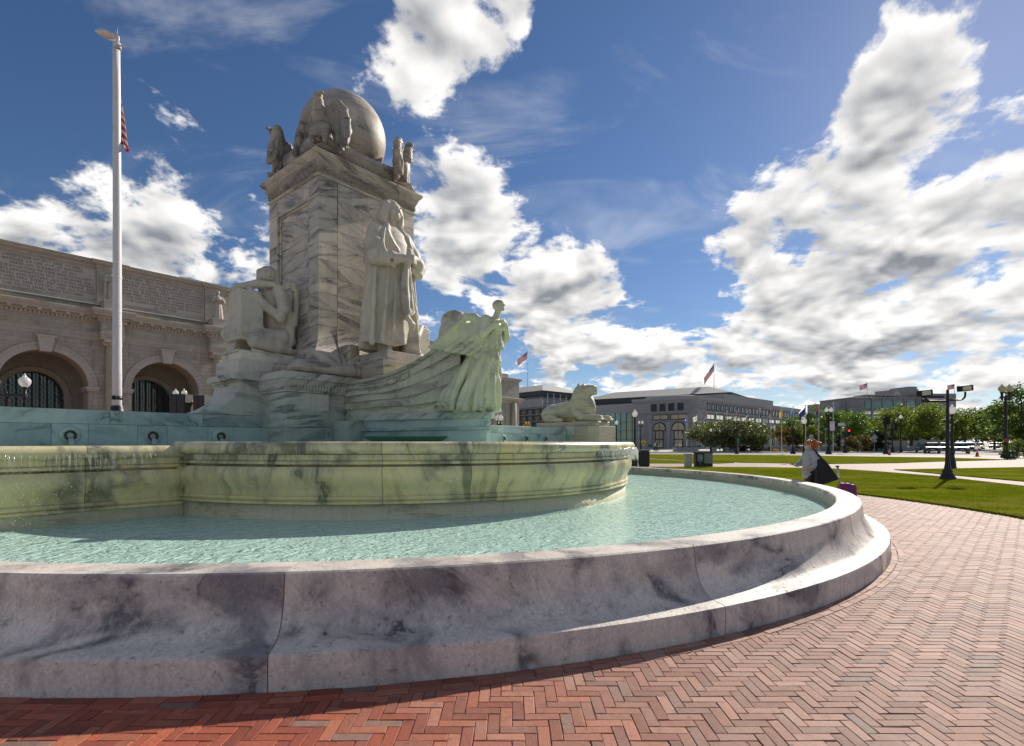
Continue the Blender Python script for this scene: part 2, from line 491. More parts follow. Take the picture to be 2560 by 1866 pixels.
def marble(name, base, dark, vein, stain=None, pit=0.0, smear=0.0, sz=(0, 1), aniso=(.55, .55, 2.2), scale=1.3, rough=.55, rot=1.0, amount=1.0, warm=None, dirt=.5, spec=.3, fine=1.0, tint=(1, 1, 1)):
    nt = newmat(name); v, rn, tc = coords(nt, 9.0, rot)
    vs = nt.vmath('MULTIPLY', v, aniso)
    wv = nt.vmath('ADD', vs, nt.vscale(nt.noise(vs, scale * .8, 3, .6, 0, 'Color'), .7))
    band = nt.noise(wv, scale * 1.5, 5, .62, .3)
    colr = nt.mix(nt.smooth(band, .44, .66, 0, .9 * amount), c4(base), c4(dark))
    # dark streaks that follow the banding
    wave = nt.math('ABSOLUTE', nt.math('SUBTRACT', band, .60))
    thin = nt.math('MULTIPLY', nt.smooth(wave, .0, .030, .9 * amount, 0), nt.smooth(nt.noise(v, scale * 1.1, 2, .5), .42, .60))
    colr = nt.mix(thin, colr, c4(vein))
    if smear:
        sv = nt.vmath('ADD', nt.vmath('MULTIPLY', v, (1.0, 1.0, .45)), nt.vscale(nt.noise(v, 1.3, 3, .5, 0, 'Color'), .55))
        sn = nt.math('ABSOLUTE', nt.math('SUBTRACT', nt.noise(sv, 1.15, 2, .5), .5))
        sm = nt.math('MULTIPLY', nt.smooth(sn, .004, .055, 1, 0), nt.math('MULTIPLY', nt.smooth(nt.noise(v, 1.1, 2, .5), .47, .60), nt.smooth(nt.noise(v, 14, 4, .7), .30, .60, .45, 1)))
        colr = nt.mix(nt.math('MULTIPLY', sm, smear), colr, (.055, .055, .072, 1))
    if warm:
        colr = nt.mix(nt.smooth(nt.noise(v, scale * .9, 4, .6, .4), .46, .72, 0, .75), colr, nt.mix(1.0, c4(warm), nt.mix(.5, (1, 1, 1, 1), colr), 'MULTIPLY'))
    tone = nt.math('MULTIPLY_ADD', nt.math('FRACT', nt.math('MULTIPLY', rn, 91.7)), .30, .82)
    colr = nt.mix(1.0, colr, nt.comb(tone, tone, tone), 'MULTIPLY')
    gr = nt.math('MULTIPLY_ADD', nt.math('SUBTRACT', nt.noise(v, 38, 4, .75), .5), .55 * fine, 1.0)
    colr = nt.mix(1.0, colr, nt.comb(gr, gr, gr), 'MULTIPLY')
    fr = nt.smooth(nt.noise(v, 7, 6, .75), .56, .78, 0, dirt)
    colr = nt.mix(fr, colr, (.11, .09, .07, 1))
    st = nt.smooth(nt.noise(nt.vmath('MULTIPLY', tc.outputs['Object'], (5, 5, .25)), 2.2, 4, .65), .50, .80, 0, .6 * dirt)
    colr = nt.mix(st, colr, (.14, .12, .095, 1))
    if stain:
        z = nt.sep(tc.outputs['Object'])[2]
        zz = nt.math('MULTIPLY_ADD', nt.math('SUBTRACT', nt.noise(tc.outputs['Object'], 1.1, 4, .6), .5), 1.1 * (sz[1] - sz[0]), z)
        for (sc_, lo, hi, am) in stain:
            colr = nt.mix(nt.smooth(zz, lo, hi, am, 0), colr, nt.mix(1.0, c4(sc_), nt.mix(.75, (1, 1, 1, 1), colr), 'MULTIPLY'))
    nt.l.new(colr, nt.b.inputs['Base Color']); nt.b.inputs['Roughness'].default_value = rough
    nt.b.inputs['Specular IOR Level'].default_value = spec
    h = nt.math('MULTIPLY_ADD', nt.noise(v, 60, 4, .7), .5, nt.math('MULTIPLY', nt.noise(v, 6, 4, .6), .6))
    if pit:
        pt = nt.smooth(nt.noise(v, 20, 4, .7), .60, .72, 0, 1); colr2 = nt.mix(nt.math('MULTIPLY', pt, .5 * pit), colr, (.10, .085, .07, 1)); nt.l.new(colr2, nt.b.inputs['Base Color']); h = nt.math('SUBTRACT', h, nt.math('MULTIPLY', pt, 1.2 * pit))
    nt.l.new(nt.bump(h, .5, .014), nt.b.inputs['Normal'])
    return nt.m
GREEN = (.58, .80, .68); TEAL = (.58, .80, .75)
M_SHAFT = marble('marble_shaft', (.53, .47, .39), (.195, .175, .158), (.045, .04, .038), aniso=(.32, .32, 2.6), scale=1.4, warm=(.98, .82, .66), dirt=.6, rot=.9)
M_PIER = marble('marble_pier', (.52, .49, .41), (.19, .19, .17), (.045, .05, .05), aniso=(.3, .3, 2.4), scale=1.2, stain=[(GREEN, 1.4, 3.0, .72)], sz=(1.6, 3.2), dirt=.45, rot=1.2)
M_WALL = marble('marble_wall', (.48, .49, .46), (.20, .22, .22), (.04, .05, .05), aniso=(.4, .4, 1.3), stain=[(TEAL, 1.0, 3.6, .95)], sz=(1.6, 2.3), warm=(.9, .85, .66), dirt=.45, amount=.9)
M_STATUE = marble('marble_statue', (.66, .59, .48), (.40, .35, .28), (.20, .18, .15), aniso=(.8, .8, 1.2), scale=.8, rot=0, amount=.6, warm=(.98, .88, .66), dirt=.55)
M_PROW = marble('marble_prow', (.52, .475, .385), (.26, .245, .20), (.10, .10, .09), aniso=(.6, .6, 1.5), scale=1.1, stain=[((.80, .88, .64), 1.6, 4.0, .7)], sz=(2, 4.2), rot=0, amount=.8, dirt=.6, warm=(.92, .88, .68))
M_LION = marble('marble_lion', (.47, .42, .335), (.27, .255, .21), (.16, .165, .15), aniso=(.4, .4, 2.4), scale=1.0, stain=[((.80, .84, .62), 1.9, 3.6, .6)], sz=(2, 3), rot=0, amount=.9, dirt=.4)
M_TOP = marble('marble_globe', (.36, .315, .265), (.20, .178, .158), (.09, .085, .08), aniso=(.4, .4, 2.8), scale=1.2, rot=0, warm=(.9, .76, .60), dirt=.85)
M_RIM = marble('marble_rim', (.64, .57, .50), (.17, .158, .172), (.05, .046, .055), aniso=(.9, .9, .6), scale=1.0, rot=2.5, amount=1.0, warm=(1.0, .88, .78), dirt=.7, fine=1.9, pit=1.0, smear=.85)
M_BOWL = marble('marble_bowl', (.66, .58, .38), (.15, .15, .105), (.03, .034, .026), aniso=(1.3, 1.3, .38), scale=.9, rot=.4, amount=1.15, stain=[((1.0, .91, .50), .2, 2.4, .75)], sz=(.4, 1.6), warm=(1.0, .86, .40), dirt=.5, rough=.30, spec=.5, smear=.8)
M_PLINTH = marble('marble_plinth', (.60, .55, .36), (.48, .43, .27), (.24, .22, .13), aniso=(.3, .3, 1.6), scale=1.2, rot=0, amount=.6, dirt=.45, rough=.4)
M_INNER = marble('marble_inner', (.46, .46, .35), (.36, .37, .27), (.25, .255, .19), aniso=(.25, .25, 2.5), scale=1.4, rot=0, amount=.6, dirt=.5, rough=.45)
M_JOINTL = plain('joint_mortar_pale', (.30, .265, .23), .9, var=.3, scale=20)
M_JOINT = plain('joint_mortar', (.20, .18, .15), .9, var=.3, scale=20)
M_FLOOR = plain('pool_floor', (.70, .93, .84), .7, var=.14, scale=2.0)
M_BRASS = plain('spout_bronze', (.07, .05, .03), .5, .6, var=.4, scale=14)
M_DARK = plain('dark_hole', (.012, .012, .012), .9)
M_IRON = plain('black_iron', (.006, .006, .006), .45, .0, var=.3, scale=8)
M_STATIONW = None

def water_mat(name, tint, sc1, strength, gloss=.02):
    nt = newmat(name); nt.n.remove(nt.b)
    tc = nt.new('ShaderNodeTexCoord'); v = tc.outputs['Object']
    vv = nt.vmath('ADD', v, nt.vscale(nt.noise(v, 2.2, 2, .5, 0, 'Color'), .35))
    # rounded wavelets: ridged noise at two sizes
    r1 = nt.math('ABSOLUTE', nt.math('SUBTRACT', nt.noise(vv, sc1 * .55, 1, .5), .5)); r2 = nt.math('ABSOLUTE', nt.math('SUBTRACT', nt.noise(vv, sc1 * 1.5, 1, .5), .5))
    h = nt.math('ADD', nt.math('MULTIPLY', r1, -1.5), nt.math('MULTIPLY', r2, -.8))
    h = nt.math('ADD', h, nt.math('MULTIPLY', nt.noise(vv, sc1 * 4.5, 2, .5), .16))
    bn = nt.bump(h, strength, .05)
    fr = nt.new('ShaderNodeFresnel'); fr.inputs['IOR'].default_value = 1.33; nt.l.new(bn, fr.inputs['Normal'])
    gl = nt.new('ShaderNodeBsdfGlossy'); gl.inputs['Roughness'].default_value = gloss; nt.l.new(bn, gl.inputs['Normal'])
    tr = nt.new('ShaderNodeBsdfTransparent'); tr.inputs[0].default_value = c4(tint)
    df = nt.new('ShaderNodeBsdfDiffuse'); df.inputs[0].default_value = (.68, .98, .84, 1); nt.l.new(bn, df.inputs['Normal'])
    m1 = nt.new('ShaderNodeMixShader'); m1.inputs[0].default_value = .72; nt.l.new(tr.outputs[0], m1.inputs[1]); nt.l.new(df.outputs[0], m1.inputs[2])
    m2 = nt.new('ShaderNodeMixShader'); nt.l.new(fr.outputs[0], m2.inputs[0]); nt.l.new(m1.outputs[0], m2.inputs[1]); nt.l.new(gl.outputs[0], m2.inputs[2])
    nt.l.new(m2.outputs[0], nt.out.inputs[0])
    return nt.m
M_WATER = water_mat('pool_water', (.80, .98, .92), 7.5, .95)
def spray_mat():
    nt = newmat('falling_water'); nt.n.remove(nt.b)
    gl = nt.new('ShaderNodeBsdfGlossy'); gl.inputs['Roughness'].default_value = .12
    df = nt.new('ShaderNodeBsdfDiffuse'); df.inputs[0].default_value = (.88, .92, .90, 1)
    tl = nt.new('ShaderNodeBsdfTranslucent'); tl.inputs[0].default_value = (.92, .94, .92, 1)
    tr = nt.new('ShaderNodeBsdfTransparent')
    a = nt.new('ShaderNodeMixShader'); a.inputs[0].default_value = .5; nt.l.new(df.outputs[0], a.inputs[1]); nt.l.new(tl.outputs[0], a.inputs[2])
    b = nt.new('ShaderNodeMixShader'); b.inputs[0].default_value = .3; nt.l.new(a.outputs[0], b.inputs[1]); nt.l.new(gl.outputs[0], b.inputs[2])
    c = nt.new('ShaderNodeMixShader'); c.inputs[0].default_value = .25; nt.l.new(b.outputs[0], c.inputs[1]); nt.l.new(tr.outputs[0], c.inputs[2])
    nt.l.new(c.outputs[0], nt.out.inputs[0]); return nt.m
M_SPRAY = spray_mat()
# ------------------------------------------------------------------ ground, paving, lawns, road
def brick_mat(name, objcol):
    nt = newmat(name); tc = nt.new('ShaderNodeTexCoord'); ge = nt.new('ShaderNodeNewGeometry')
    if objcol:
        base = nt.new('ShaderNodeObjectInfo').outputs['Color']
    else:
        at = nt.new('ShaderNodeAttribute'); at.attribute_name = 'bcol'; base = at.outputs['Color']
    p = ge.outputs['Position']
    g = nt.math('MULTIPLY_ADD', nt.math('SUBTRACT', nt.noise(p, 55, 6, .75), .5), .75, 1.0)
    cc = nt.mix(1.0, base, nt.comb(g, g, g), 'MULTIPLY')
    cc = nt.mix(nt.smooth(nt.noise(p, 14, 6, .75), .54, .74, 0, .7), cc, (.075, .055, .05, 1))
    cc = nt.mix(nt.smooth(nt.noise(p, 1.6, 5, .6), .50, .75, 0, .30), cc, (.42, .32, .26, 1))
    cc = nt.mix(nt.smooth(nt.noise(p, 4.3, 4, .6), .66, .74, 0, .5), cc, (.10, .08, .075, 1))
    nt.l.new(cc, nt.b.inputs['Base Color']); nt.b.inputs['Roughness'].default_value = .72
    nt.b.inputs['Specular IOR Level'].default_value = .35
    h = nt.math('ADD', nt.noise(p, 90, 5, .7), nt.math('MULTIPLY', nt.noise(p, 22, 4, .6), 1.2))
    nt.l.new(nt.bump(h, .55, .006), nt.b.inputs['Normal'])
    return nt.m
M_BRICK = brick_mat('paving_brick', False); M_BRICKO = brick_mat('paving_brick_single', True)
def sand():
    nt = newmat('joint_sand'); ge = nt.new('ShaderNodeNewGeometry'); p = ge.outputs['Position']
    x = nt.sep(p)[0]
    a = nt.mix(nt.smooth(nt.math('ADD', x, nt.math('MULTIPLY', nt.noise(p, 1.2, 3, .6), 2)), 0.0, 2.6), (.46, .36, .24, 1), (.17, .115, .085, 1))
    g = nt.math('MULTIPLY_ADD', nt.math('SUBTRACT', nt.noise(p, 25, 5, .7), .5), 1.1, 1.0)
    cc = nt.mix(1.0, a, nt.comb(g, g, g), 'MULTIPLY')
    cc = nt.mix(nt.smooth(nt.noise(p, 3, 4, .6), .5, .7, 0, .6), cc, (.07, .075, .03, 1))
    nt.l.new(cc, nt.b.inputs['Base Color']); nt.b.inputs['Roughness'].default_value = .95
    nt.l.new(nt.bump(nt.noise(p, 120, 3, .7), .5, .004), nt.b.inputs['Normal'])
    return nt.m
M_SAND = sand()
def far_brick():
    nt = newmat('brick_path'); ge = nt.new('ShaderNodeNewGeometry'); p = ge.outputs['Position']
    bt = nt.new('ShaderNodeTexBrick'); nt.put(bt.inputs['Vector'], p); bt.inputs['Scale'].default_value = 1.0
    bt.inputs['Brick Width'].default_value = .21; bt.inputs['Row Height'].default_value = .07; bt.inputs['Mortar Size'].default_value = .006
    bt.inputs['Color1'].default_value = (.37, .25, .20, 1); bt.inputs['Color2'].default_value = (.31, .205, .165, 1); bt.inputs['Mortar'].default_value = (.22, .17, .14, 1)
    g = nt.math('MULTIPLY_ADD', nt.math('SUBTRACT', nt.noise(p, 2.0, 6, .7), .5), .6, 1.0)
    cc = nt.mix(1.0, bt.outputs['Color'], nt.comb(g, g, g), 'MULTIPLY')
    cc = nt.mix(nt.smooth(nt.noise(p, .35, 4, .6), .45, .75, 0, .5), cc, (.40, .32, .27, 1))
    nt.l.new(cc, nt.b.inputs['Base Color']); nt.b.inputs['Roughness'].default_value = .8
    return nt.m
M_PATH = far_brick()
def asphalt(name, c):
    nt = newmat(name); ge = nt.new('ShaderNodeNewGeometry'); p = ge.outputs['Position']
    g = nt.math('MULTIPLY_ADD', nt.math('SUBTRACT', nt.noise(p, 1.0, 7, .7), .5), .7, 1.0)
    cc = nt.mix(1.0, c4(c), nt.comb(g, g, g), 'MULTIPLY')
    cc = nt.mix(nt.smooth(nt.noise(nt.vmath('MULTIPLY', p, (.02, .35, 1)), 1.0, 3, .5), .55, .7, 0, .4), cc, (.05, .05, .05, 1))
    nt.l.new(cc, nt.b.inputs['Base Color']); nt.b.inputs['Roughness'].default_value = .85
    return nt.m
M_ROAD = asphalt('road_asphalt', (.20, .185, .175)); M_GROUND = asphalt('far_ground', (.17, .165, .15)); M_KERB = plain('kerb_stone', (.42, .41, .38), .8, scale=2)
M_CONC = plain('concrete_pale', (.46, .43, .38), .85, var=.25, scale=3, bump=.2)
def grass_mat(name, a, b, dry):
    nt = newmat(name); ge = nt.new('ShaderNodeNewGeometry'); p = ge.outputs['Position']
    cc = nt.mix(nt.smooth(nt.noise(p, 1.3, 6, .7), .35, .65), c4(a), c4(b))
    cc = nt.mix(nt.smooth(nt.noise(nt.vmath('MULTIPLY', p, (.5, 1.2, 1)), .45, 5, .65), .44, .70, 0, .85), cc, c4(dry))
    g = nt.math('MULTIPLY_ADD', nt.math('SUBTRACT', nt.noise(p, 14, 5, .8), .5), 1.3, 1.0)
    cc = nt.mix(1.0, cc, nt.comb(g, g, g), 'MULTIPLY')
    nt.l.new(cc, nt.b.inputs['Base Color']); nt.b.inputs['Roughness'].default_value = .9; nt.b.inputs['Specular IOR Level'].default_value = 0.0
    nt.l.new(nt.bump(nt.noise(p, 30, 5, .8), .6, .03), nt.b.inputs['Normal'])
    return nt.m
M_GRASS = grass_mat('lawn_grass', (.085, .115, .004), (.14, .165, .007), (.21, .175, .035))
M_BLADE = grass_mat('lawn_blades', (.10, .135, .005), (.165, .195, .01), (.25, .22, .045))

def sheet(name, poly, z, mat, kind='structure', thick=0.0):
    mb = MB()
    if thick: mb.prism(poly, z - thick, z)
    else: mb.add([(x, y, z) for x, y in poly], [tuple(range(len(poly)))])
    o = mb.obj(name, mat, fix=True)
    if not thick:
        me = o.data
        if me.polygons and me.polygons[0].normal.z < 0: me.flip_normals()
    o['kind'] = kind
    return o
sheet('ground', [(-1500, -60), (1500, -60), (1500, 2500), (-1500, 2500)], -.16, M_GROUND)
sheet('pavement', [(-70, -12), (75, -12), (75, 66), (46, 66), (20, 72.5), (-70, 72.5)], -.012, M_PATH, thick=.14)
road = sheet('road', [(-300, 70), (18, 72), (46, 64), (74, 40), (300, 40), (300, 89), (-300, 89)], -.13, M_ROAD)
sheet('side_street', [(62, 86), (84, 86), (236, 330), (196, 330)], -.124, M_ROAD)
sheet('far_pavement', [(-300, 89), (66, 89), (120, 160), (120, 190), (-300, 190)], -.01, M_CONC, thick=.12)
sheet('far_pavement', [(88, 89), (300, 89), (300, 190), (140, 190)], -.01, M_CONC, thick=.12)
mb = MB()
for k in range(16):
    mb.box(-40 + k * 7, -36.6 + k * 7, 79.9, 80.05, -.126, -.122)
o = mb.obj('road_marking', plain('road_paint', (.74, .73, .68), .7, var=.3)); o['kind'] = 'structure'

def arc(r, a0, a1, n=40, c=(CX, CY)):
    return [(c[0] + r * math.cos(R(a0 + (a1 - a0) * i / n)), c[1] + r * math.sin(R(a0 + (a1 - a0) * i / n))) for i in range(n + 1)]
LAWNS = {
 'near': arc(13.6, -32, 108) + [(-6.5, 34), (8.2, 34.1), (16, 33.6), (19.6, 32), (20.1, 28.7), (20.1, 24.8), (18.6, 18.6), (14.5, 9.0), (11.0, 4.5)],
 'right': [(22.5, 30.6), (21.7, 26), (21.0, 21), (18.6, 13), (15, 6), (30, 6), (62, 16), (62, 36.5), (40, 34.5), (33, 33.5)],
 'far': [(-8, 54), (14.0, 53), (18.4, 41.3), (19.6, 41), (23.4, 38.9), (30, 40.6), (35.4, 43.6), (46, 48.2), (46.4, 51), (45.4, 55.5), (32, 66.5), (16.5, 71.3), (-8, 71.8)],
 'strip': [(-8, 52), (12.6, 51.6), (17.6, 41.2), (16, 39.9), (8, 40.3), (-8, 41)],
}
for k, poly in LAWNS.items():
    sheet('lawn', poly, .03, M_GRASS, thick=.05)
def inside(p, poly):
    r = False; j = len(poly) - 1
    for i in range(len(poly)):
        (xi, yi), (xj, yj) = poly[i], poly[j]
        if (yi > p[1]) != (yj > p[1]) and p[0] < (xj - xi) * (p[1] - yi) / (yj - yi) + xi: r = not r
        j = i
    return r
rg = random.Random(3)
vs = []; fs = []
def blades(poly, n, x0, x1, y0, y1, hmin, hmax):
    cnt = 0
    while cnt < n:
        x = rg.uniform(x0, x1); y = rg.uniform(y0, y1)
        if not inside((x, y), poly): continue
        cnt += 1
        a = rg.uniform(0, 6.28); h = rg.uniform(hmin, hmax); wd = h * .14; lx = rg.uniform(-.5, .5) * h; ly = rg.uniform(-.5, .5) * h
        b = len(vs)
        vs.extend([(x - wd * math.cos(a), y - wd * math.sin(a), .02), (x + wd * math.cos(a), y + wd * math.sin(a), .02), (x + lx, y + ly, .03 + h)])
        fs.append((b, b + 1, b + 2))
blades(LAWNS['near'], 60000, 2, 21, 4.5, 30, .015, .032)
blades(LAWNS['right'], 12000, 15, 40, 8, 35, .015, .03)
# ragged lawn edge towards the bricks
for i in range(9000):
    a = R(rg.uniform(-30, 60)); r_ = 13.6 + rg.gauss(-.01, .035)
    x, y = CX + r_ * math.cos(a), CY + r_ * math.sin(a); h = rg.uniform(.03, .07); b = len(vs); q = rg.uniform(0, 6.28)
    vs.extend([(x - .012 * math.cos(q), y - .012 * math.sin(q), 0), (x + .012 * math.cos(q), y + .012 * math.sin(q), 0), (x + rg.uniform(-.04, .04), y + rg.uniform(-.04, .04), h)])
    fs.append((b, b + 1, b + 2))
o = mesh_obj('grass_blades', np.array(vs), np.array(fs), M_BLADE, None, False); o['kind'] = 'stuff'
tag(o, 'short mown grass blades covering the lawns beside the brick plaza', 'grass')

# herringbone bricks of the plaza ring
plaza = sheet('brick_plaza', arc(13.75, 0, 360, 90)[:-1], -.0035, M_SAND)
WB, KB = .0695, 3
ch, jn = .003, .0020
rb = random.Random(11)
def brick_color(x, y):
    tt = min(1, max(0, (x + .25 * (y - 3) + 1.3 + rb.uniform(-.5, .5)) / 2.6))
    red = ((.40, .105, .055), (.34, .085, .048), (.28, .07, .042), (.43, .14, .075))
    pk = ((.35, .185, .13), (.30, .15, .105), (.38, .21, .155), (.26, .13, .095))
    if rb.random() < .015: return (.20, .125, .10)
    if rb.random() < .06: return (.27, .15, .115)
    a = rb.choice(red); b = rb.choice(pk)
    k = rb.uniform(.78, 1.12)
    return tuple((p + (q - p) * tt) * k for p, q in zip(a, b))
def brick_geo(cx, cy, lx, ly, ang, zt, til):
    """open-bottomed brick with chamfered, slightly uneven top edge"""
    ca, sa = math.cos(ang), math.sin(ang)
    vs = []
    j = lambda: rb.uniform(-.0028, .0028)
    for (ex, z) in ((0, zt - .02), (0, zt - ch), (ch, zt)):
        for sx, sy in ((-1, -1), (1, -1), (1, 1), (-1, 1)):
            px = sx * (lx / 2 - jn - ex) + j(); py = sy * (ly / 2 - jn - ex) + j()
            zz = z + til[0] * px + til[1] * py
            vs.append((cx + px * ca - py * sa, cy + px * sa + py * ca, zz))
    fs = [(8, 9, 10, 11)] + [(b + i, b + (i + 1) % 4, b + 4 + (i + 1) % 4, b + 4 + i) for b in (0, 4) for i in range(4)]
    return vs, fs
bricks = []
for gy in range(int(1.2 / WB), int(25 / WB)):
    y = (gy + .5) * WB
    xm = y * 1.06 + 1.5
    for gx in range(int(-xm / WB) - 1, int(xm / WB) + 1):
        tph = (gx - gy) % (2 * KB)
        if tph == 0:   cx_, cy_, hor_ = (gx + KB / 2) * WB, (gy + .5) * WB, True
        elif tph == 2 * KB - 1: cx_, cy_, hor_ = (gx + .5) * WB, (gy + KB / 2) * WB, False
        else: continue
        rr = math.hypot(cx_ - CX, cy_ - CY)
        if rr < 10.04 or rr > 13.68: continue
        if cx_ > 1.5 and rr > 10.5 and cy_ > 20: continue
        bricks.append((cx_, cy_, hor_))
def vis_key(b):
    px = 1280 + FPX * b[0] / b[1]; py = HOR + FPX * CAMH / b[1]
    return (0 if (-20 < px < 2580 and py < 1880) else 1, b[1])
bricks.sort(key=vis_key)
bV = []; bF = []; bC = []
proto_meshes = []
def brick_add(cx_, cy_, lx, ly, ang, zt, single):
    c = brick_color(cx_, cy_); til = (rb.uniform(-.012, .012), rb.uniform(-.012, .012))
    zt += rb.uniform(-.0018, .0018)
    if single:
        if len(proto_meshes) < 10:
            v, f = brick_geo(0, 0, KB * WB, WB, 0, 0, (0, 0)); m = MB(); m.add(v, f); proto_meshes.append(m.mesh('brick')); proto_meshes[-1].materials.append(M_BRICKO)
        o = bpy.data.objects.new('brick', rb.choice(proto_meshes))
        o.location = (cx_, cy_, zt); o.rotation_euler = (til[1], -til[0], ang + (math.pi if rb.random() < .5 else 0)); o.color = c4(c)
        link(o, plaza)
    else:
        v, f = brick_geo(cx_, cy_, lx, ly, ang, zt, til); b = len(bV)
        bV.extend(v); bF.extend(tuple(i + b for i in q) for q in f); bC.extend([c] * len(v))
for i, (cx_, cy_, hor_) in enumerate(bricks):
    brick_add(cx_, cy_, KB * WB, WB, 0 if hor_ else math.pi / 2, .0065, i < 300)
# two border courses that follow the foot of the basin
for k, r_ in enumerate((10.03, 10.105)):
    n = int(2 * math.pi * r_ / .212)
    for i in range(n):
        a = 2 * math.pi * (i + .5 * k) / n
        x, y = CX + r_ * math.cos(a), CY + r_ * math.sin(a)
        if y > 22 or abs(x) > y * 1.06 + 2: continue
        brick_add(x, y, .209, .072, a + math.pi / 2, .0115, False)
o = mesh_obj('brick_field', np.array(bV), np.array(bF), M_BRICK, plaza, False); o['kind'] = 'stuff'
ca = o.data.color_attributes.new('bcol', 'FLOAT_COLOR', 'POINT')
ca.data.foreach_set('color', np.array([c4(c) for c in bC], np.float32).ravel())
# ------------------------------------------------------------------ lower basin
RB, RO, RI, ZS, ZR, ZW = 9.99, 9.62, 9.30, .25, .69, .44
FLOC = (CX, CY, 0)
lower = thing('lower_basin', 'wide round marble basin with scooped outer wall around the pool', 'basin', FLOC, PHI)
prof = [(RB, -.05), (RB, ZS - .03), (RB - .008, ZS - .01), (RB - .03, ZS)]
# tread, cove, lip
prof += [(RB - .13, ZS + .012)]
for i in range(1, 9):
    a = math.pi / 2 * i / 8
    prof.append((RB - .13 - .20 * math.sin(a), ZS + .012 + .34 * (1 - math.cos(a)) ** .9))
prof += [(RB - .338, ZR - .05), (RB - .345, ZR - .012), (RB - .36, ZR), (RI + .02, ZR), (RI, ZR - .015), (RI, -.02)]
A0 = -83.3 - 50
for k in range(18):
    a0 = R(A0 + 20 * k) + .0004; a1 = R(A0 + 20 * k + 20) - .0004
    mb = MB(); mb.lathe(prof, 12, a0, a1, closed=True, smooth=False, caps=True)
    o = mb.obj('rim_stone', M_RIM, lower, fix=True)
    for p in o.data.polygons:
        p.use_smooth = len(p.vertices) == 4
    o.data.set_sharp_from_angle(angle=R(32))
mb = MB(); mb.lathe([(max(r_ - .004, RI + .01), z_ - .003) for r_, z_ in prof[:-2]], 120, smooth=False)
mb.obj('joint_fill', M_JOINTL, lower)
mb = MB(); mb.lathe([(RI - .002, .0), (RI - .012, .02), (RI - .012, ZR - .10), (RI - .002, ZR - .09)], 120); mb.obj('pool_wall', M_INNER, lower)
mb = MB(); mb.lathe([(0.01, .06), (RI, .06)], 90); mb.obj('pool_floor', M_FLOOR, lower, fix=True)
# white repair slabs on the rim
for a in (5.5, 1.2):
    M = Matrix.Rotation(R(a - 50), 4, 'Z')
    mb = MB(); mb.cbox(RI + .04, RI + .24, -.10, .10, ZR - .01, ZR + .004, .003, M); mb.obj('repair_patch', plain('repair_white_%d' % int(a), (.74, .71, .67), .6), lower)
# water
def disc_mesh(r, n, z, name, mat):
    mb = MB(); mb.lathe([(r * (i / 24), z) for i in range(0, 25)], n); o = mb.obj(name, mat, fix=True); o.location = FLOC; o.rotation_euler = (0, 0, PHI)
    o['kind'] = 'structure'; return o
disc_mesh(RI - .004, 128, ZW, 'pool_water', M_WATER)

# ------------------------------------------------------------------ upper basin: round bowl with straight wings
upper = thing('upper_basin', 'raised marble basin with rounded spilling lip and straight side wing', 'basin', FLOC, PHI)
def bowl_prof(z1, d):
    """outer profile, d = distance beyond the plinth face, from the top of the lip down"""
    P = [(-.26, z1 - .03), (-.10, z1 - .004), (.08, z1)]
    for i in range(0, 7):
        a = math.pi / 2 - math.pi * i / 6
        P.append((.115 + .095 * math.cos(a), z1 - .095 + .095 * math.sin(a)))
    P += [(.075, z1 - .195), (.07, z1 - .275), (.085, z1 - .285)]
    for i in range(0, 5):
        a = math.pi / 2 - math.pi * i / 4
        P.append((.075 + .03 * math.cos(a), z1 - .315 + .03 * math.sin(a)))
    P += [(.02, z1 - .352), (.015, z1 - .372)]
    for i in range(0, 9):
        q = i / 8
        P.append((.035 + .115 * math.sin(math.pi * min(1, q * .95 + .22)) * (1 - .35 * q), z1 - .375 - .43 * q))
    P += [(.03, z1 - .815), (.055, z1 - .825), (.065, z1 - .85), (.055, z1 - .875), (.03, z1 - .885), (.05, z1 - .90), (.05, z1 - .935), (.0, z1 - .945)]
    return P
RU = 5.48
ZL = 1.615
bp = bowl_prof(ZL, 0)
a_c = math.asin(1.12 / RU)
full0, full1 = -math.pi + a_c, -a_c            # front half in local frame (front is -y)
cuts = [full0, -2.30, -2.06, -1.98, -1.52, -1.10, -.72, full1]
mats_b = M_BOWL
def arc_stone(name, P, a0, a1, base_r, mat, parent, n=None):
    n = n or max(4, int((a1 - a0) / .035))
    inner = [(base_r - .30, P[-1][1]), (base_r - .30, P[0][1])]
    pr = [(base_r + d, z) for d, z in P] + inner
    mb = MB(); mb.lathe(pr, n, a0, a1, closed=True, caps=True, smooth=False)
    o = mb.obj(name, mat, parent, fix=True)
    for p in o.data.polygons: p.use_smooth = len(p.vertices) == 4
    o.data.set_sharp_from_angle(angle=R(38))
    return o
for i in range(len(cuts) - 1):
    arc_stone('bowl_stone', bp, cuts[i] + .0008, cuts[i + 1] - .0008, RU, M_BOWL, upper)
mb = MB(); mb.lathe([(RU - .29, -.0), (RU, .0), (RU, ZL - .944), (RU - .29, ZL - .944)], 80, full0, full1, closed=True, caps=True); mb.obj('plinth', M_PLINTH, upper, fix=True)
mb = MB(); mb.lathe([(RU + d - .012, z - .004) for d, z in bp[1:]], 100, full0, full1); mb.obj('joint_fill', M_JOINT, upper)
ZG = 1.555
wp = bowl_prof(ZG, 0)
yw = -1.10                                       # wing face (local y)
def wing_stone(x0, x1, name, P, z_lo=None, mat=M_BOWL):
    pr = [(yw - d, z) for d, z in P] + [(yw + .30, P[-1][1]), (yw + .30, P[0][1])]
    mb = MB(); mb.sweep(pr, x0, x1, 6); o = mb.obj(name, mat, upper, fix=True)
    for p in o.data.polygons: p.use_smooth = len(p.vertices) == 4
    o.data.set_sharp_from_angle(angle=R(38)); return o
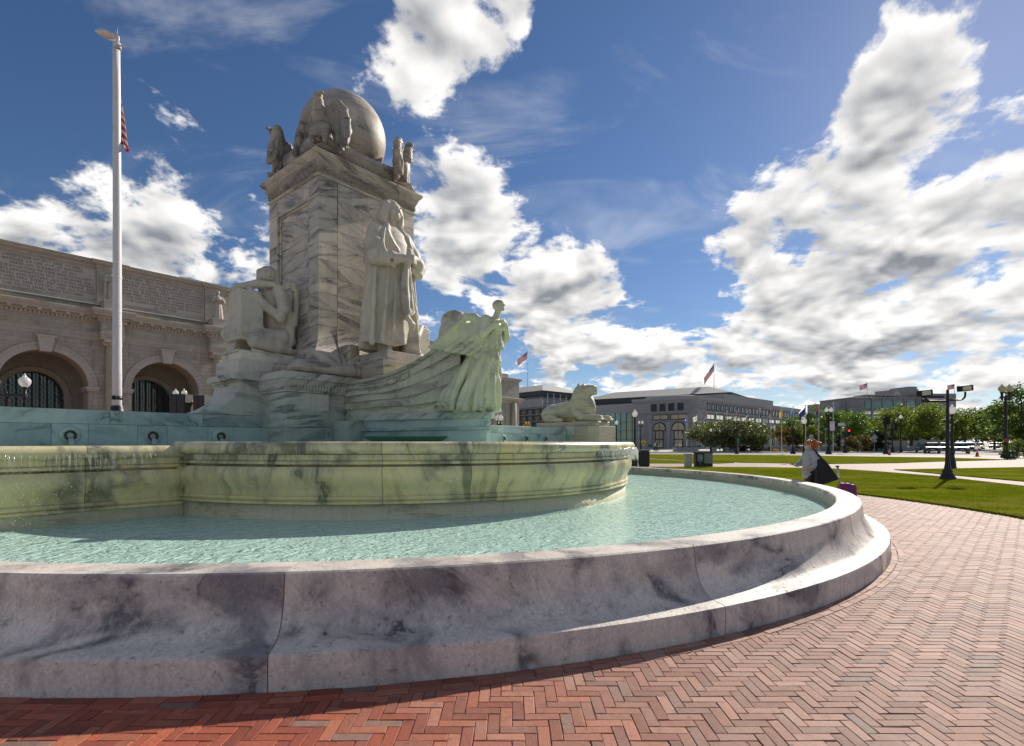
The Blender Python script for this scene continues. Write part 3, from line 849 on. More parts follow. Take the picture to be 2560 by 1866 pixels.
for sx in (-1, 1):
    for (a, b) in ((5.30, 6.62), (6.625, 7.95), (7.955, 9.12)):
        x0, x1 = sorted((sx * a, sx * b)); wing_stone(x0, x1, 'wing_stone', wp)
    x0, x1 = sorted((sx * 5.28, sx * 9.14))
    mb = MB(); mb.box(x0, x1, yw, yw + .28, 0, ZG - .944); mb.obj('wing_plinth', M_PLINTH, upper)
    mb = MB(); mb.box(x0, x1, yw + .02, yw + .25, ZG - .9, ZG - .06); mb.obj('joint_fill', M_JOINT, upper)
# floor and water of the upper basin
fl = [(-9.1, 2.05), (-9.1, yw + .1), (-5.2, yw + .1)] + [(5.3 * math.cos(a), 5.3 * math.sin(a)) for a in [full0 + (full1 - full0) * i / 30 for i in range(31)]] + [(5.2, yw + .1), (9.1, yw + .1), (9.1, 2.05)]
mb = MB(); mb.prism([(x * .995, y) for x, y in fl], 1.0, 1.05); mb.obj('basin_floor', M_FLOOR, upper, fix=True)
mb = MB(); mb.add([(x * .99, y, 1.50) for x, y in fl], [tuple(range(len(fl)))]); o = mb.obj('upper_pool_water', M_WATER, fix=True); o.location = FLOC; o.rotation_euler = (0, 0, PHI); o['kind'] = 'structure'
if o.data.polygons[0].normal.z < 0: o.data.flip_normals()

# ------------------------------------------------------------------ back wall with spouts
wall = thing('fountain_wall', 'low blue green marble wall with round water spouts behind the basin', 'wall', FLOC, PHI)
YW, ZT, ZSM = 2.10, 2.235, 1.955
SP = [3.58, 4.90, 6.23, 7.56, 8.85]
def stone(x0, x1, y0, y1, z0, z1, mat, parent, name='stone', c=.008, M=None):
    mb = MB(); mb.cbox(x0 + .002, x1 - .002, y0, y1, z0 + .002, z1 - .002, c, M); return mb.obj(name, mat, parent)
mb = MB(); mb.box(-10.4, 10.4, YW + .03, YW + .55, .0, ZT - .02); mb.obj('wall_core', M_JOINT, wall)
cop = {-1: [2.6, 3.95, 5.62, 7.35, 8.95, 10.4], 1: [2.6, 4.3, 5.9, 7.5, 9.1, 10.4]}
for sx in (-1, 1):
    for a, b in zip(cop[sx][:-1], cop[sx][1:]):
        x0, x1 = sorted((sx * a, sx * b)); stone(x0, x1, YW, YW + .60, ZSM, ZT, M_WALL, wall, 'coping_stone')
    edges = [2.6]
    for s in SP: edges += [s - .27, s + .27]
    edges.append(10.4)
    for i in range(len(edges) - 1):
        x0, x1 = sorted((sx * edges[i], sx * edges[i + 1]))
        stone(x0, x1, YW, YW + .58, 1.38, ZSM, M_WALL, wall, 'wall_stone', .005)
    x0, x1 = sorted((sx * 2.6, sx * 10.4)); stone(x0, x1, YW - .03, YW + .58, .9, 1.375, M_WALL, wall, 'wall_base')
    for s in SP:
        Mx = Matrix.Translation((sx * s, YW, 1.735)) @ Matrix.Rotation(R(90), 4, 'X')
        mb = MB(); mb.lathe([(.095, .0), (.095, .035), (.155, .03), (.165, .015), (.17, -.01)], 28, M=Mx); sp = mb.obj('spout_ring', M_WALL, wall)
        mb = MB(); mb.lathe([(.055, -.06), (.058, .03), (.09, .045), (.097, .03), (.097, 0)], 24, M=Mx); mb.obj('spout_mouth', M_BRASS, sp)
        mb = MB(); mb.lathe([(.001, -.02), (.056, -.02)], 20, M=Mx); mb.obj('spout_bore', M_DARK, sp)
        # short curl of water leaving the mouth
        mb = MB()
        for q in range(5):
            x_ = sx * s + (q - 2) * .016
            mb.tube([(x_, YW - .02, 1.70), (x_, YW - .07, 1.675), (x_ + .004, YW - .10, 1.62), (x_, YW - .115, 1.50)], [.010, .009, .007, .006], 5)
        mb.obj('spout_water', M_SPRAY, sp)
# ------------------------------------------------------------------ monument: pier, buttresses, shaft, cornice
def molding(mb, poly, prof, smooth=False):
    """profile (out, z) swept round a closed counter-clockwise plan with mitred corners"""
    n = len(poly); m = len(prof); mit = []
    for i in range(n):
        a = Vector(poly[i - 1]); b = Vector(poly[i]); c = Vector(poly[(i + 1) % n])
        d1 = (b - a).normalized(); d2 = (c - b).normalized()
        n1 = Vector((d1.y, -d1.x)); n2_ = Vector((d2.y, -d2.x))
        s_ = (n1 + n2_); k = max(.3, 1 + n1.dot(n2_)); mit.append(s_ / k)
    vs = [(poly[i][0] + mit[i].x * o, poly[i][1] + mit[i].y * o, z) for i in range(n) for o, z in prof]
    fs = [(i * m + j, ((i + 1) % n) * m + j, ((i + 1) % n) * m + j + 1, i * m + j + 1) for i in range(n) for j in range(m - 1)]
    fs += [tuple(i * m + m - 1 for i in range(n)), tuple(i * m for i in range(n - 1, -1, -1))]
    return mb.add(vs, fs, smooth)
def rect(x, y0, y1): return [(-x, y0), (x, y0), (x, y1), (-x, y1)]
YS = 2.83                                              # shaft centre (local y)
base = thing('pier_block', 'veined marble pier and stepped side blocks under the tall shaft', 'pedestal', FLOC, PHI)
pier_plan = [(-2.63, .93), (-1.57, .93), (-1.57, 1.0), (1.57, 1.0), (1.57, .93), (2.63, .93), (2.63, 4.73), (-2.63, 4.73)]
# body stones (front-left, front-right, sides) on a joint core
mb = MB(); mb.box(-2.58, 2.58, 1.06, 4.68, 1.2, 3.15); mb.obj('pier_core', M_JOINT, base)
for sx in (-1, 1):
    for nm, (x0, x1, y0, y1) in {'pier_stone': (1.572, 2.63, .93, 1.75), 'pier_stone_b': (.60, 1.568, 1.0, 1.8), 'pier_stone_c': (1.9, 2.63, 1.755, 4.73)}.items():
        a, b = sorted((sx * x0, sx * x1)); stone(a, b, y0, y1, 1.952, 2.765, M_PIER, base, 'pier_stone', .006)
        stone(a - (.05 if sx < 0 and x1 > 2.6 else 0), b + (.05 if sx > 0 and x1 > 2.6 else 0), y0 - .05, y1, 1.25, 1.948, M_PIER, base, 'plinth_stone', .006)
        # raised border of the sunk panel on the plinth
        if y0 < 1.5:
            mb = MB(); q = .085; yy = y0 - .05
            for (p, r_, s_, t_) in ((a + q, b - q, 1.86, 1.885), (a + q, a + q + .025, 1.3, 1.86), (b - q - .025, b - q, 1.3, 1.86)):
                mb.box(p, r_, yy - .014, yy + .01, s_, t_)
            mb.obj('panel_border', M_PIER, base)
    # side panel border
    mb = MB(); xx = sx * 2.68
    mb.box(min(xx, xx + sx * .014), max(xx, xx + sx * .014), 1.02, 1.66, 1.86, 1.885)
    mb.box(min(xx, xx + sx * .014), max(xx, xx + sx * .014), 1.02, 1.045, 1.3, 1.86); mb.box(min(xx, xx + sx * .014), max(xx, xx + sx * .014), 1.635, 1.66, 1.3, 1.86)
    mb.obj('panel_border', M_PIER, base)
mb = MB(); molding(mb, pier_plan, [(0, 2.768), (.03, 2.772), (.03, 2.80), (.015, 2.81), (.03, 2.87), (.075, 2.93), (.11, 3.0), (.115, 3.02), (.10, 3.03), (.10, 3.05), (.125, 3.06), (.13, 3.075), (.13, 3.215), (.12, 3.225), (-.2, 3.228)])
mb.obj('pier_cornice', M_PIER, base, fix=True)
mb = MB()                                              # leaf row carved on the cornice
def leaf_row(p0, p1, zlo, zhi, out0, out1, wdt):
    d_ = Vector((p1[0] - p0[0], p1[1] - p0[1])); L = d_.length; d_.normalize(); nrm = Vector((d_.y, -d_.x)); k = int(L / wdt)
    for i in range(k):
        c = Vector(p0) + d_ * (L * (i + .5) / k); w2 = L / k * .42
        pts = []
        for (f, hz, o_) in ((-1, .15, 0), (-.8, .7, 0), (0, 1, .012), (.8, .7, 0), (1, .15, 0), (0, -.05, .02), (0, .5, .030)):
            z = zlo + (zhi - zlo) * hz; o2 = out0 + (out1 - out0) * hz + o_; q = c + d_ * (f * w2) + nrm * o2
            pts.append((q.x, q.y, z))
        mb.add(pts, [(0, 6, 1), (1, 6, 2), (2, 6, 3), (3, 6, 4), (4, 6, 5), (5, 6, 0)])
leaf_row((-2.63, 4.6), (-2.63, .93), 2.82, 3.0, .02, .11, .075)
leaf_row((-2.63, .93), (-1.57, .93), 2.82, 3.0, .02, .11, .075); leaf_row((-1.57, 1.0), (-.62, 1.0), 2.82, 3.0, .02, .11, .075)
leaf_row((1.57, .93), (2.63, .93), 2.82, 3.0, .02, .11, .075); leaf_row((.62, 1.0), (1.57, 1.0), 2.82, 3.0, .02, .11, .075)
o = mb.obj('leaf_moulding', M_PIER, base, fix=True); o['kind'] = 'stuff'
# side buttresses carrying the seated figures
for sx in (-1, 1):
    hw = .72
    P = [(2.55, 2.24)]
    curve = [(4.30 - 1.12 * math.sin(math.pi / 2 * i / 10) ** 1.0, 2.24 + .74 * (1 - math.cos(math.pi / 2 * i / 10))) for i in range(11)]
    P = [(2.5, 2.24)] + curve + [(3.16, 3.045), (2.5, 3.045)]
    MM = Matrix.Translation((0, YS, 0)) @ Matrix.Rotation(R(90), 4, 'X')
    mb = MB(); mb.prism([(sx * x, z) for x, z in P], -hw, hw, MM); o = mb.obj('flared_block', M_PIER, base, fix=True)
    def sb(x1, h_, z0, z1, nm, mt=M_PIER, x0=2.3):
        a, b = sorted((sx * x0, sx * x1)); return stone(a, b, YS - h_, YS + h_, z0, z1, mt, base, nm, .007)
    sb(3.24, .76, 3.045, 3.075, 'slab_bed'); sb(3.33, .80, 3.075, 3.215, 'slab')
    sb(3.17, .66, 3.215, 3.58, 'step_block'); sb(3.07, .56, 3.58, 3.80, 'figure_plinth', M_STATUE, 1.5)
# pedestal of the standing figure
mb = MB(); molding(mb, [(-.62, .02), (.62, .02), (.62, 1.9), (-.62, 1.9)], [(0, 3.0), (.02, 3.09), (.02, 3.2), (.09, 3.40), (.13, 3.50), (.15, 3.60), (.15, 3.648), (0, 3.65)])
mb.obj('statue_pedestal', M_SHAFT, base, fix=True)
stone(-.63, .63, -.105, 1.7, 3.652, 3.862, M_SHAFT, base, 'statue_plinth', .007)
stone(-.95, -.62, 1.05, 1.6, 3.3, 4.1, M_SHAFT, base, 'rough_block', .03)

shaft = thing('monument_shaft', 'tall square marble shaft of veined blocks with carved cornice', 'column', FLOC, PHI)
HX, HY = 1.52, 1.32
# torus of bound leaves
def torus_leaf():
    plan = rect(HX + .62, YS - HY - .42, YS + HY + .42); mb = MB(); path = []
    for i in range(4):
        a = Vector(plan[i]); b = Vector(plan[(i + 1) % 4]); k = int((b - a).length / .03)
        dd = (b - a).normalized(); nn = Vector((dd.y, -dd.x))
        for j in range(k):
            f = j / k; path.append((a + (b - a) * f, nn, f, k))
    vs = []; seg = 14; m = len(path)
    for i, (p, nn, f, k) in enumerate(path):
        n_prev = path[i - 1][1]; nv = (nn + n_prev).normalized() if (nn - n_prev).length > .1 else nn
        L = k * .03; s_ = f * L
        for q in range(seg):
            a = 2 * math.pi * q / seg
            lf = abs(((s_ / .16 + (a / .9)) % 1) - .5) * 2
            lf2 = abs(((s_ / .16 - (a / .9)) % 1) - .5) * 2
            r_ = .165 + .030 * min(lf, lf2) - (.02 if (s_ % 1.3) < .06 else 0)
            vs.append((p.x + nv.x * r_ * math.cos(a) * 1.25, p.y + nv.y * r_ * math.cos(a) * 1.25, 3.40 + r_ * math.sin(a)))
    fs = [(i * seg + q, ((i + 1) % m) * seg + q, ((i + 1) % m) * seg + (q + 1) % seg, i * seg + (q + 1) % seg) for i in range(m) for q in range(seg)]
    mb.add(vs, fs, True); mb.obj('leaf_torus', M_SHAFT, shaft, fix=True)
torus_leaf()
def flare(z): return .52 * (1 - min(1, max(0, (z - 3.5) / 1.05))) ** 2.3
for (za, zb) in ((3.45, 3.98), (3.985, 4.55)):
    pr = [(-.25, za)] + [(flare(za + (zb - za) * i / 8), za + (zb - za) * i / 8) for i in range(9)] + [(-.25, zb)]
    mb = MB(); molding(mb, rect(HX, YS - HY, YS + HY), pr); mb.obj('flared_course', M_SHAFT, shaft, fix=True)
    for sx in (-1, 1):                                 # channel that splits corner strip from middle
        mb = MB(); mb.tube([(sx * (1.0 + flare(za + (zb - za) * i / 8) * .3), YS - HY - flare(za + (zb - za) * i / 8) - .004, za + (zb - za) * i / 8) for i in range(9)], .014, 6)
        mb.obj('channel', M_JOINT, shaft)
mb = MB(); mb.box(-HX + .16, HX - .16, YS - HY + .06, YS + HY - .06, 3.3, 8.6); mb.obj('shaft_core', M_JOINT, shaft)
NC = 9; z0_, z1_ = 4.555, 8.31
rs = random.Random(5)
for c in range(NC):
    za = z0_ + (z1_ - z0_) * c / NC; zb = z0_ + (z1_ - z0_) * (c + 1) / NC
    for sx in (-1, 1):
        for sy in (-1, 1):
            a, b = sorted((sx * .995, sx * HX)); y0, y1 = sorted((YS + sy * .86, YS + sy * HY)); stone(a, b, y0, y1, za, zb, M_SHAFT, shaft, 'corner_block', .004)
    for sy in (-1, 1):                                 # middle of front and back
        y0, y1 = sorted((YS + sy * (HY - .022), YS + sy * 1.0)); cuts_ = [-.965, rs.uniform(-.4, .4), .965] if c % 3 == 1 else [-.965, .965]
        for a, b in zip(cuts_[:-1], cuts_[1:]): stone(a, b, y0, y1, za, zb, M_SHAFT, shaft, 'face_block', .004)
    for sx in (-1, 1):                                 # sides with sunk panel
        if c == NC - 1:
            a, b = sorted((sx * (HX - .004), sx * 1.2)); stone(a, b, YS - .855, YS + .855, za, zb, M_SHAFT, shaft, 'face_block', .004); continue
        a, b = sorted((sx * (HX - .085), sx * 1.2)); stone(a, b, YS - .80, YS + .80, za, zb, M_SHAFT, shaft, 'panel_block', .003)
for sx in (-1, 1):                                     # stepped frame round the sunk side panel
    for (ins, dep) in ((.0, .005), (.06, .045)):
        mb = MB(); xo = sx * (HX - dep); xi = sx * (HX - .10); a, b = sorted((xo, xi)); zt_ = z1_ - (z1_ - z0_) / NC - .003 - ins
        mb.box(a, b, YS - .857 + ins, YS - .80 + ins, 4.56, zt_); mb.box(a, b, YS + .80 - ins, YS + .857 - ins, 4.56, zt_); mb.box(a, b, YS - .80 + ins, YS + .80 - ins, zt_ - .057, zt_)
        mb.obj('panel_frame', M_SHAFT, shaft)
RP = rect(HX, YS - HY, YS + HY)
RPf = [(-HX, YS - HY), (-.985, YS - HY), (-.985, YS - HY + .02), (.985, YS - HY + .02), (.985, YS - HY), (HX, YS - HY), (HX, YS + HY), (-HX, YS + HY)]
mb = MB(); molding(mb, RPf, [(-.1, 8.31), (.02, 8.312), (.045, 8.33), (.045, 8.365), (.015, 8.385), (-.1, 8.386)]); mb.obj('astragal', M_SHAFT, shaft, fix=True)
mb = MB(); molding(mb, RPf, [(-.1, 8.386), (.0, 8.387), (.005, 8.42), (.03, 8.56), (.075, 8.66), (.085, 8.70), (-.1, 8.701)]); mb.obj('frieze', M_TOP, shaft, fix=True)
mb = MB(); molding(mb, RPf, [(-.1, 8.702), (.09, 8.703), (.105, 8.73), (.105, 8.75), (.16, 8.80), (.185, 8.85), (.185, 8.90), (.17, 8.912), (-.4, 8.915)]); mb.obj('cornice', M_SHAFT, shaft, fix=True)
mb = MB()                                              # fan ornament on the frieze
def fan_row(p0, p1, wdt):
    d_ = Vector((p1[0] - p0[0], p1[1] - p0[1])); L = d_.length; d_.normalize(); nrm = Vector((d_.y, -d_.x)); k = int(L / wdt)
    for i in range(k):
        c = Vector(p0) + d_ * (L * (i + .5) / k)
        for q in range(7):
            a = R(90 + (q - 3) * 27); ln = .20 if i % 2 == 0 else .16
            def P3(rad, off, out):
                f = rad * math.cos(a) - off * math.sin(a); z = 8.43 + rad * math.sin(a) + off * math.cos(a); o_ = .012 + max(0, (z - 8.42)) * .27
                v = c + d_ * f + nrm * (o_ + out); return (v.x, v.y, z)
            mb.add([P3(.02, 0, 0), P3(ln * .6, .022, .004), P3(ln, 0, .012), P3(ln * .6, -.022, .004), P3(ln * .55, 0, .026)], [(0, 4, 1), (1, 4, 2), (2, 4, 3), (3, 4, 0)])
fan_row((-HX, YS + HY), (-HX, YS - HY), .22); fan_row((-HX, YS - HY), (-.99, YS - HY), .22); fan_row((-.985, YS - HY + .02), (.985, YS - HY + .02), .22); fan_row((.99, YS - HY), (HX, YS - HY), .22); fan_row((HX, YS - HY), (HX, YS + HY), .22)
o = mb.obj('fan_ornament', M_TOP, shaft, fix=True); o['kind'] = 'stuff'

globe = thing('globe', 'great weathered marble globe on top of the shaft', 'globe', FLOC, PHI)
mb = MB(); mb.ball((0, YS, 10.40), 1.20, 64, 40); mb.obj('ball', M_TOP, globe)
mb = MB(); molding(mb, rect(1.36, YS - 1.16, YS + 1.16), [(-.3, 8.914), (.06, 8.915), (.06, 9.05), (0, 9.06), (-.04, 9.10), (-.3, 9.11)]); mb.obj('globe_plinth', M_TOP, globe, fix=True)
mb = MB(); mb.lathe([(.95, 9.1), (.98, 9.12), (.98, 9.2), (.80, 9.28), (.62, 9.42), (.60, 9.5), (.3, 9.52)], 40, c=(0, YS)); mb.obj('globe_foot', M_TOP, globe)
mb = MB()                                              # meridian band seen low on the ball
mb.lathe([(1.205, -.05), (1.225, -.03), (1.225, .03), (1.205, .05)], 72, M=Matrix.Translation((0, YS, 10.40)) @ Matrix.Rotation(R(62), 4, 'X') @ Matrix.Rotation(R(30), 4, 'Y')); 
mb.obj('meridian_band', M_TOP, globe)
for (x0, y0, x1, y1, nm) in ((-1.28, YS - 1.02, 1.28, YS - 1.02, 'front'), (-1.3, YS + 1.0, -1.3, YS - 1.0, 'side'), (1.3, YS - 1.0, 1.3, YS + 1.0, 'side'), (1.28, YS + 1.02, -1.28, YS + 1.02, 'back')):
    S_ = SDF((min(x0, x1) - .35, min(y0, y1) - .35, 8.95), (max(x0, x1) + .35, max(y0, y1) + .35, 9.75), .028)
    pts = []; rad = []
    for i in range(13):
        f = i / 12; dr = math.sin(math.pi * f)
        pts.append((x0 + (x1 - x0) * f, y0 + (y1 - y0) * f, 9.46 - .24 * dr)); rad.append(.15 + .13 * dr)
    S_.chain(pts, rad, .05)
    S_.disp((-9, -9, 0), (9, 9, 20), lambda X, Y, Z: .014 * np.sin(X * 34 + Z * 20) * np.sin(Y * 34 - Z * 22) + .008 * np.sin(X * 80) * np.sin(Z * 75 + Y * 60))
    g_ = S_.obj('garland', M_TOP, globe, 1)

# ------------------------------------------------------------------ sculptures
def fold(ang, z, n, amp, tw=0.0, ph=0.0): return amp * (np.abs(np.sin(ang * n / 2 + z * tw + ph)) - .5)
def interp(z, tab):
    return np.interp(z, [a for a, b in tab], [b for a, b in tab]).astype(np.float32)

def make_eagle():
    S = SDF((-.85, -.55, -.12), (.85, .65, 1.5), .0145)
    S.ell((0, .02, .62), (.20, .20, .36), .05, (R(-14), 0, 0))
    S.cap((0, -.10, .82), (.02, -.15, 1.12), .145, .095, .06)
    S.ell((.03, -.17, 1.22), (.085, .10, .085), .04)
    S.cap((.10, -.21, 1.23), (.19, -.25, 1.20), .05, .022, .02); S.cap((.19, -.25, 1.20), (.20, -.255, 1.15), .022, .008, .012)
    for sx in (-1, 1):
        S.cap((sx * .13, -.06, .50), (sx * .15, -.10, .24), .115, .06, .03); S.cap((sx * .15, -.10, .24), (sx * .16, -.12, .05), .05, .045, .02)
        for q in (-1, 0, 1): S.cap((sx * .16, -.12, .04), (sx * .16 + q * .06, -.24, .02), .035, .02, .01)
        # wing: shoulder high, primaries sweeping down and forward past the perch
        w = [((.15, .04, .90), .10), ((.28, .04, 1.06), .085), ((.37, .04, 1.07), .075), ((.46, .05, .92), .085), ((.52, .04, .66), .095), ((.57, .00, .36), .085), ((.61, -.05, .06), .05)]
        S.chain([(sx * p[0], p[1], p[2]) for p, r_ in w], [r_ for p, r_ in w], .05)
        S.ell((sx * .33, .07, .74), (.18, .055, .36), .05, (R(6), R(sx * 6), R(sx * 10)))
        S.ell((sx * .42, .06, .40), (.15, .045, .40), .04, (R(-4), R(sx * -10), R(sx * 10)))
        S.ell((sx * .32, .10, .26), (.12, .04, .30), .04, (R(0), R(sx * -6), R(sx * 10)))
    S.cap((0, .22, .40), (0, .36, .02), .13, .09, .05)
    S.ell((0, .02, 0.0), (.30, .30, .08), .03)
    def feathers(X, Y, Z):
        lo = np.clip((.8 - Z) / .3, 0, 1) * np.clip((np.abs(X) - .26) / .1, 0, 1)
        hi = np.clip((Z - .55) / .2, 0, 1)
        return .017 * np.sin(X * 70 + Z * 6) * lo + .010 * np.sin(Z * 62 + X * 12) * np.sin(X * 54) * hi
    S.disp((-2, -2, -1), (2, 2, 2), feathers)
    return S
ea = thing('eagle', 'carved marble eagle with half open wings at the near cornice corner', 'eagle', (0, 0, 0), 0, 'eagles round the globe')
em = make_eagle().obj('eagle_body', M_TOP, ea, 1)
spots_e = [(-1.28, YS - 1.08, 'carved marble eagle with half open wings at the near cornice corner'), (-1.28, YS + 1.08, 'carved marble eagle seen from the side left of the globe'),
           (1.28, YS - 1.08, 'carved marble eagle seen in profile right of the globe'), (1.28, YS + 1.08, 'carved marble eagle hidden on the far side of the globe')]
for i, (x, y, lb) in enumerate(spots_e[:3]):
    e_ = ea if i == 0 else copy_tree(ea)
    wx, wy = UN(x, -y)
    e_.location = (wx, wy, 9.07)
    fx, fy = x / 1.28, (y - YS) / 1.08
    e_.rotation_euler = (0, 0, PHI + math.atan2(fy, fx) + math.pi / 2 - (R(24) if i == 0 else 0)); e_.scale = (1.30, 1.22, 1.08)
    e_['label'] = lb

def make_columbus():
    S = SDF((-.62, -.55, -.02), (.62, .45, 1.88), .0105)
    # legs and shoes under the robe
    S.chain([(-.10, .02, .5), (-.11, .0, .12), (-.12, .0, .05)], [.085, .06, .055], .03); S.chain([(.12, -.08, .5), (.16, -.14, .12), (.16, -.14, .05)], [.085, .06, .055], .03)
    S.cap((-.12, .0, .04), (-.15, -.17, .03), .055, .04, .02); S.cap((.16, -.12, .04), (.21, -.30, .03), .055, .04, .02)
    rx = [(.04, .405), (.5, .375), (.9, .335), (1.12, .335), (1.28, .335), (1.38, .305), (1.46, .215), (1.53, .09)]
    ry = [(.04, .275), (.5, .255), (.9, .22), (1.12, .215), (1.30, .205), (1.42, .165), (1.53, .08)]
    def robe(X, Y, Z):
        Yc = Y - .03; a = np.arctan2(X, -Yc); k = np.clip((1.15 - Z) / .9, 0, 1)
        r = 1 + k * (.030 * np.sin(a * 3 + 2.2 * Z + .4) + .024 * np.sin(a * 7 - Z * 3.0 + 2) + .012 * np.sin(a * 15 + 5 * Z))
        d = (np.sqrt((X / interp(Z, rx)) ** 2 + (Yc / interp(Z, ry)) ** 2) - r) * .2
        gap = .33 - 3.4 * np.abs(X - .13)      # hem parts over the leading leg
        low = np.where(Yc < .02, np.maximum(.10 + .02 * np.sin(a * 3), gap * (np.abs(X - .1) < .16)), .05)
        return np.maximum(np.maximum(d, (low - Z) * .5), Z - 1.54)
    S.fn((-.5, -.45, .0), (.5, .45, 1.6), robe, .02)
    # a few long uneven folds
    for pts, rr in (([(-.31, -.10, 1.0), (-.36, -.12, .55), (-.39, -.13, .10)], [.022, .030, .036]), ([(-.20, -.21, .98), (-.26, -.235, .55), (-.32, -.24, .12)], [.012, .020, .028]),
                    ([(-.10, -.235, .90), (-.15, -.265, .50), (-.20, -.285, .14)], [.008, .016, .022]), ([(.16, -.20, 1.0), (.23, -.215, .55), (.30, -.20, .10)], [.014, .022, .028]), ([(.27, -.13, 1.0), (.34, -.12, .5), (.385, -.08, .08)], [.02, .026, .03])):
        S.chain(pts, rr, .035)
    for pts, rr in (([(-.255, -.19, .85), (-.30, -.215, .5), (-.345, -.22, .14)], [.008, .014, .018]), ([(.10, -.26, .95), (.16, -.28, .62)], [.010, .016]), ([(.21, -.22, .85), (.31, -.225, .4)], [.008, .016])):
        S.cap(pts[0], pts[1], rr[0], rr[1], .012, 's')
    # draped upper arms, forearms meeting at the waist
    S.chain([(-.235, .0, 1.40), (-.315, -.06, 1.20), (-.325, -.12, 1.06)], [.10, .105, .10], .05)
    S.chain([(-.325, -.12, 1.06), (-.18, -.235, 1.05), (-.01, -.29, 1.075)], [.10, .08, .045], .03)
    S.chain([(.235, .0, 1.40), (.335, -.04, 1.22), (.375, -.10, 1.08)], [.10, .10, .10], .05)
    S.chain([(.375, -.10, 1.08), (.26, -.22, 1.08), (.11, -.285, 1.115)], [.10, .085, .045], .03)
    S.chain([(.375, -.12, 1.02), (.33, -.18, .98), (.16, -.25, 1.00)], [.055, .05, .035], .03)                   # turned-back sleeve edge
    # neckline of the cloak and deep groove along the right arm
    S.chain([(-.10, -.07, 1.48), (-.15, -.125, 1.38), (-.11, -.165, 1.27), (-.02, -.185, 1.19)], [.03, .026, .022, .016], .03)
    S.chain([(.12, -.07, 1.48), (.19, -.115, 1.38), (.23, -.15, 1.26)], [.03, .026, .022], .03)
    S.chain([(-.215, -.165, 1.40), (-.275, -.19, 1.22), (-.245, -.25, 1.00), (-.15, -.275, .95)], [.012, .02, .024, .012], .014, None)
    for p, q in (((-.19, -.20, 1.36), (-.235, -.235, 1.17)), ((-.235, -.235, 1.17), (-.20, -.29, .985)), ((.28, -.20, 1.30), (.31, -.24, 1.18))):
        S.cap(p, q, .020, .024, .012, 's')
    def hand(c, dirx):
        S.ell(c, (.055, .035, .042), .015)
        for q in range(4): S.cap((c[0] + dirx * .03, c[1] - .028, c[2] + .03 - q * .021), (c[0] + dirx * .088, c[1] - .020, c[2] + .020 - q * .021), .0125, .011, .006)
        S.cap((c[0], c[1] - .02, c[2] + .04), (c[0] + dirx * .06, c[1] - .03, c[2] + .055), .013, .011, .006)
    hand((.05, -.315, 1.07), 1); hand((.09, -.30, 1.135), -1)
    # end of the cloak hanging from the hands, curled at the bottom
    S.chain([(.03, -.290, 1.03), (.03, -.258, .80), (.045, -.262, .60), (.055, -.270, .49)], [.042, .062, .080, .078], .012)
    S.chain([(.005, -.325, 1.0), (.0, -.318, .75), (.01, -.335, .50)], [.014, .018, .022], .008)
    S.chain([(.06, -.315, .98), (.075, -.315, .72), (.095, -.325, .50)], [.010, .015, .020], .008)
    S.cap((.033, -.335, .95), (.05, -.345, .52), .008, .014, .008, 's')
    S.chain([(.13, -.29, .49), (.03, -.325, .46), (-.015, -.33, .41), (.04, -.335, .365), (.11, -.31, .345), (.125, -.29, .29)], [.026, .03, .03, .03, .028, .024], .01)
    # collar, neck, head
    S.cap((0, .0, 1.46), (.01, -.02, 1.58), .072, .06, .03)
    S.ell((.015, -.035, 1.675), (.085, .10, .125), .02)
    S.ell((.022, -.118, 1.595), (.042, .03, .032), .02)
    S.cap((.024, -.128, 1.70), (.028, -.155, 1.652), .011, .019, .011)
    S.cap((-.03, -.118, 1.718), (.078, -.118, 1.718), .014, .014, .010)
    S.cap((-.005, -.132, 1.622), (.052, -.132, 1.622), .010, .010, .007)
    for q in (-.022, .064): S.ell((q, -.133, 1.694), (.020, .018, .012), .008, None, 's')
    for q in (-.05, .085): S.ell((q, -.10, 1.66), (.022, .02, .03), .02)
    # bobbed hair
    S.ell((.0, .02, 1.725), (.118, .118, .105), .02)
    for sx in (-1, 1):
        S.chain([(sx * .088, -.045, 1.735), (sx * .125, -.03, 1.63), (sx * .125, -.03, 1.555), (sx * .10, -.045, 1.535)], [.045, .055, .055, .04], .02)
    S.cap((-.07, .07, 1.62), (.07, .07, 1.62), .085, .085, .03)
    S.disp((-.3, -.2, 1.5), (.3, .3, 1.86), lambda X, Y, Z: .0045 * np.sin(np.arctan2(X, Y) * 24 + Z * 18) * ((np.abs(X - .01) > .09) | (Y > .0) | (Z > 1.785)))
    return S
st = thing('statue', 'marble statue of a cloaked standing man with folded hands before the shaft', 'statue', (*UN(0.0, -.62), 3.862), PHI)
fo_ = make_columbus().obj('figure', M_STATUE, st, 1, 2.245); fo_.scale = (.87, .96, 1.0)

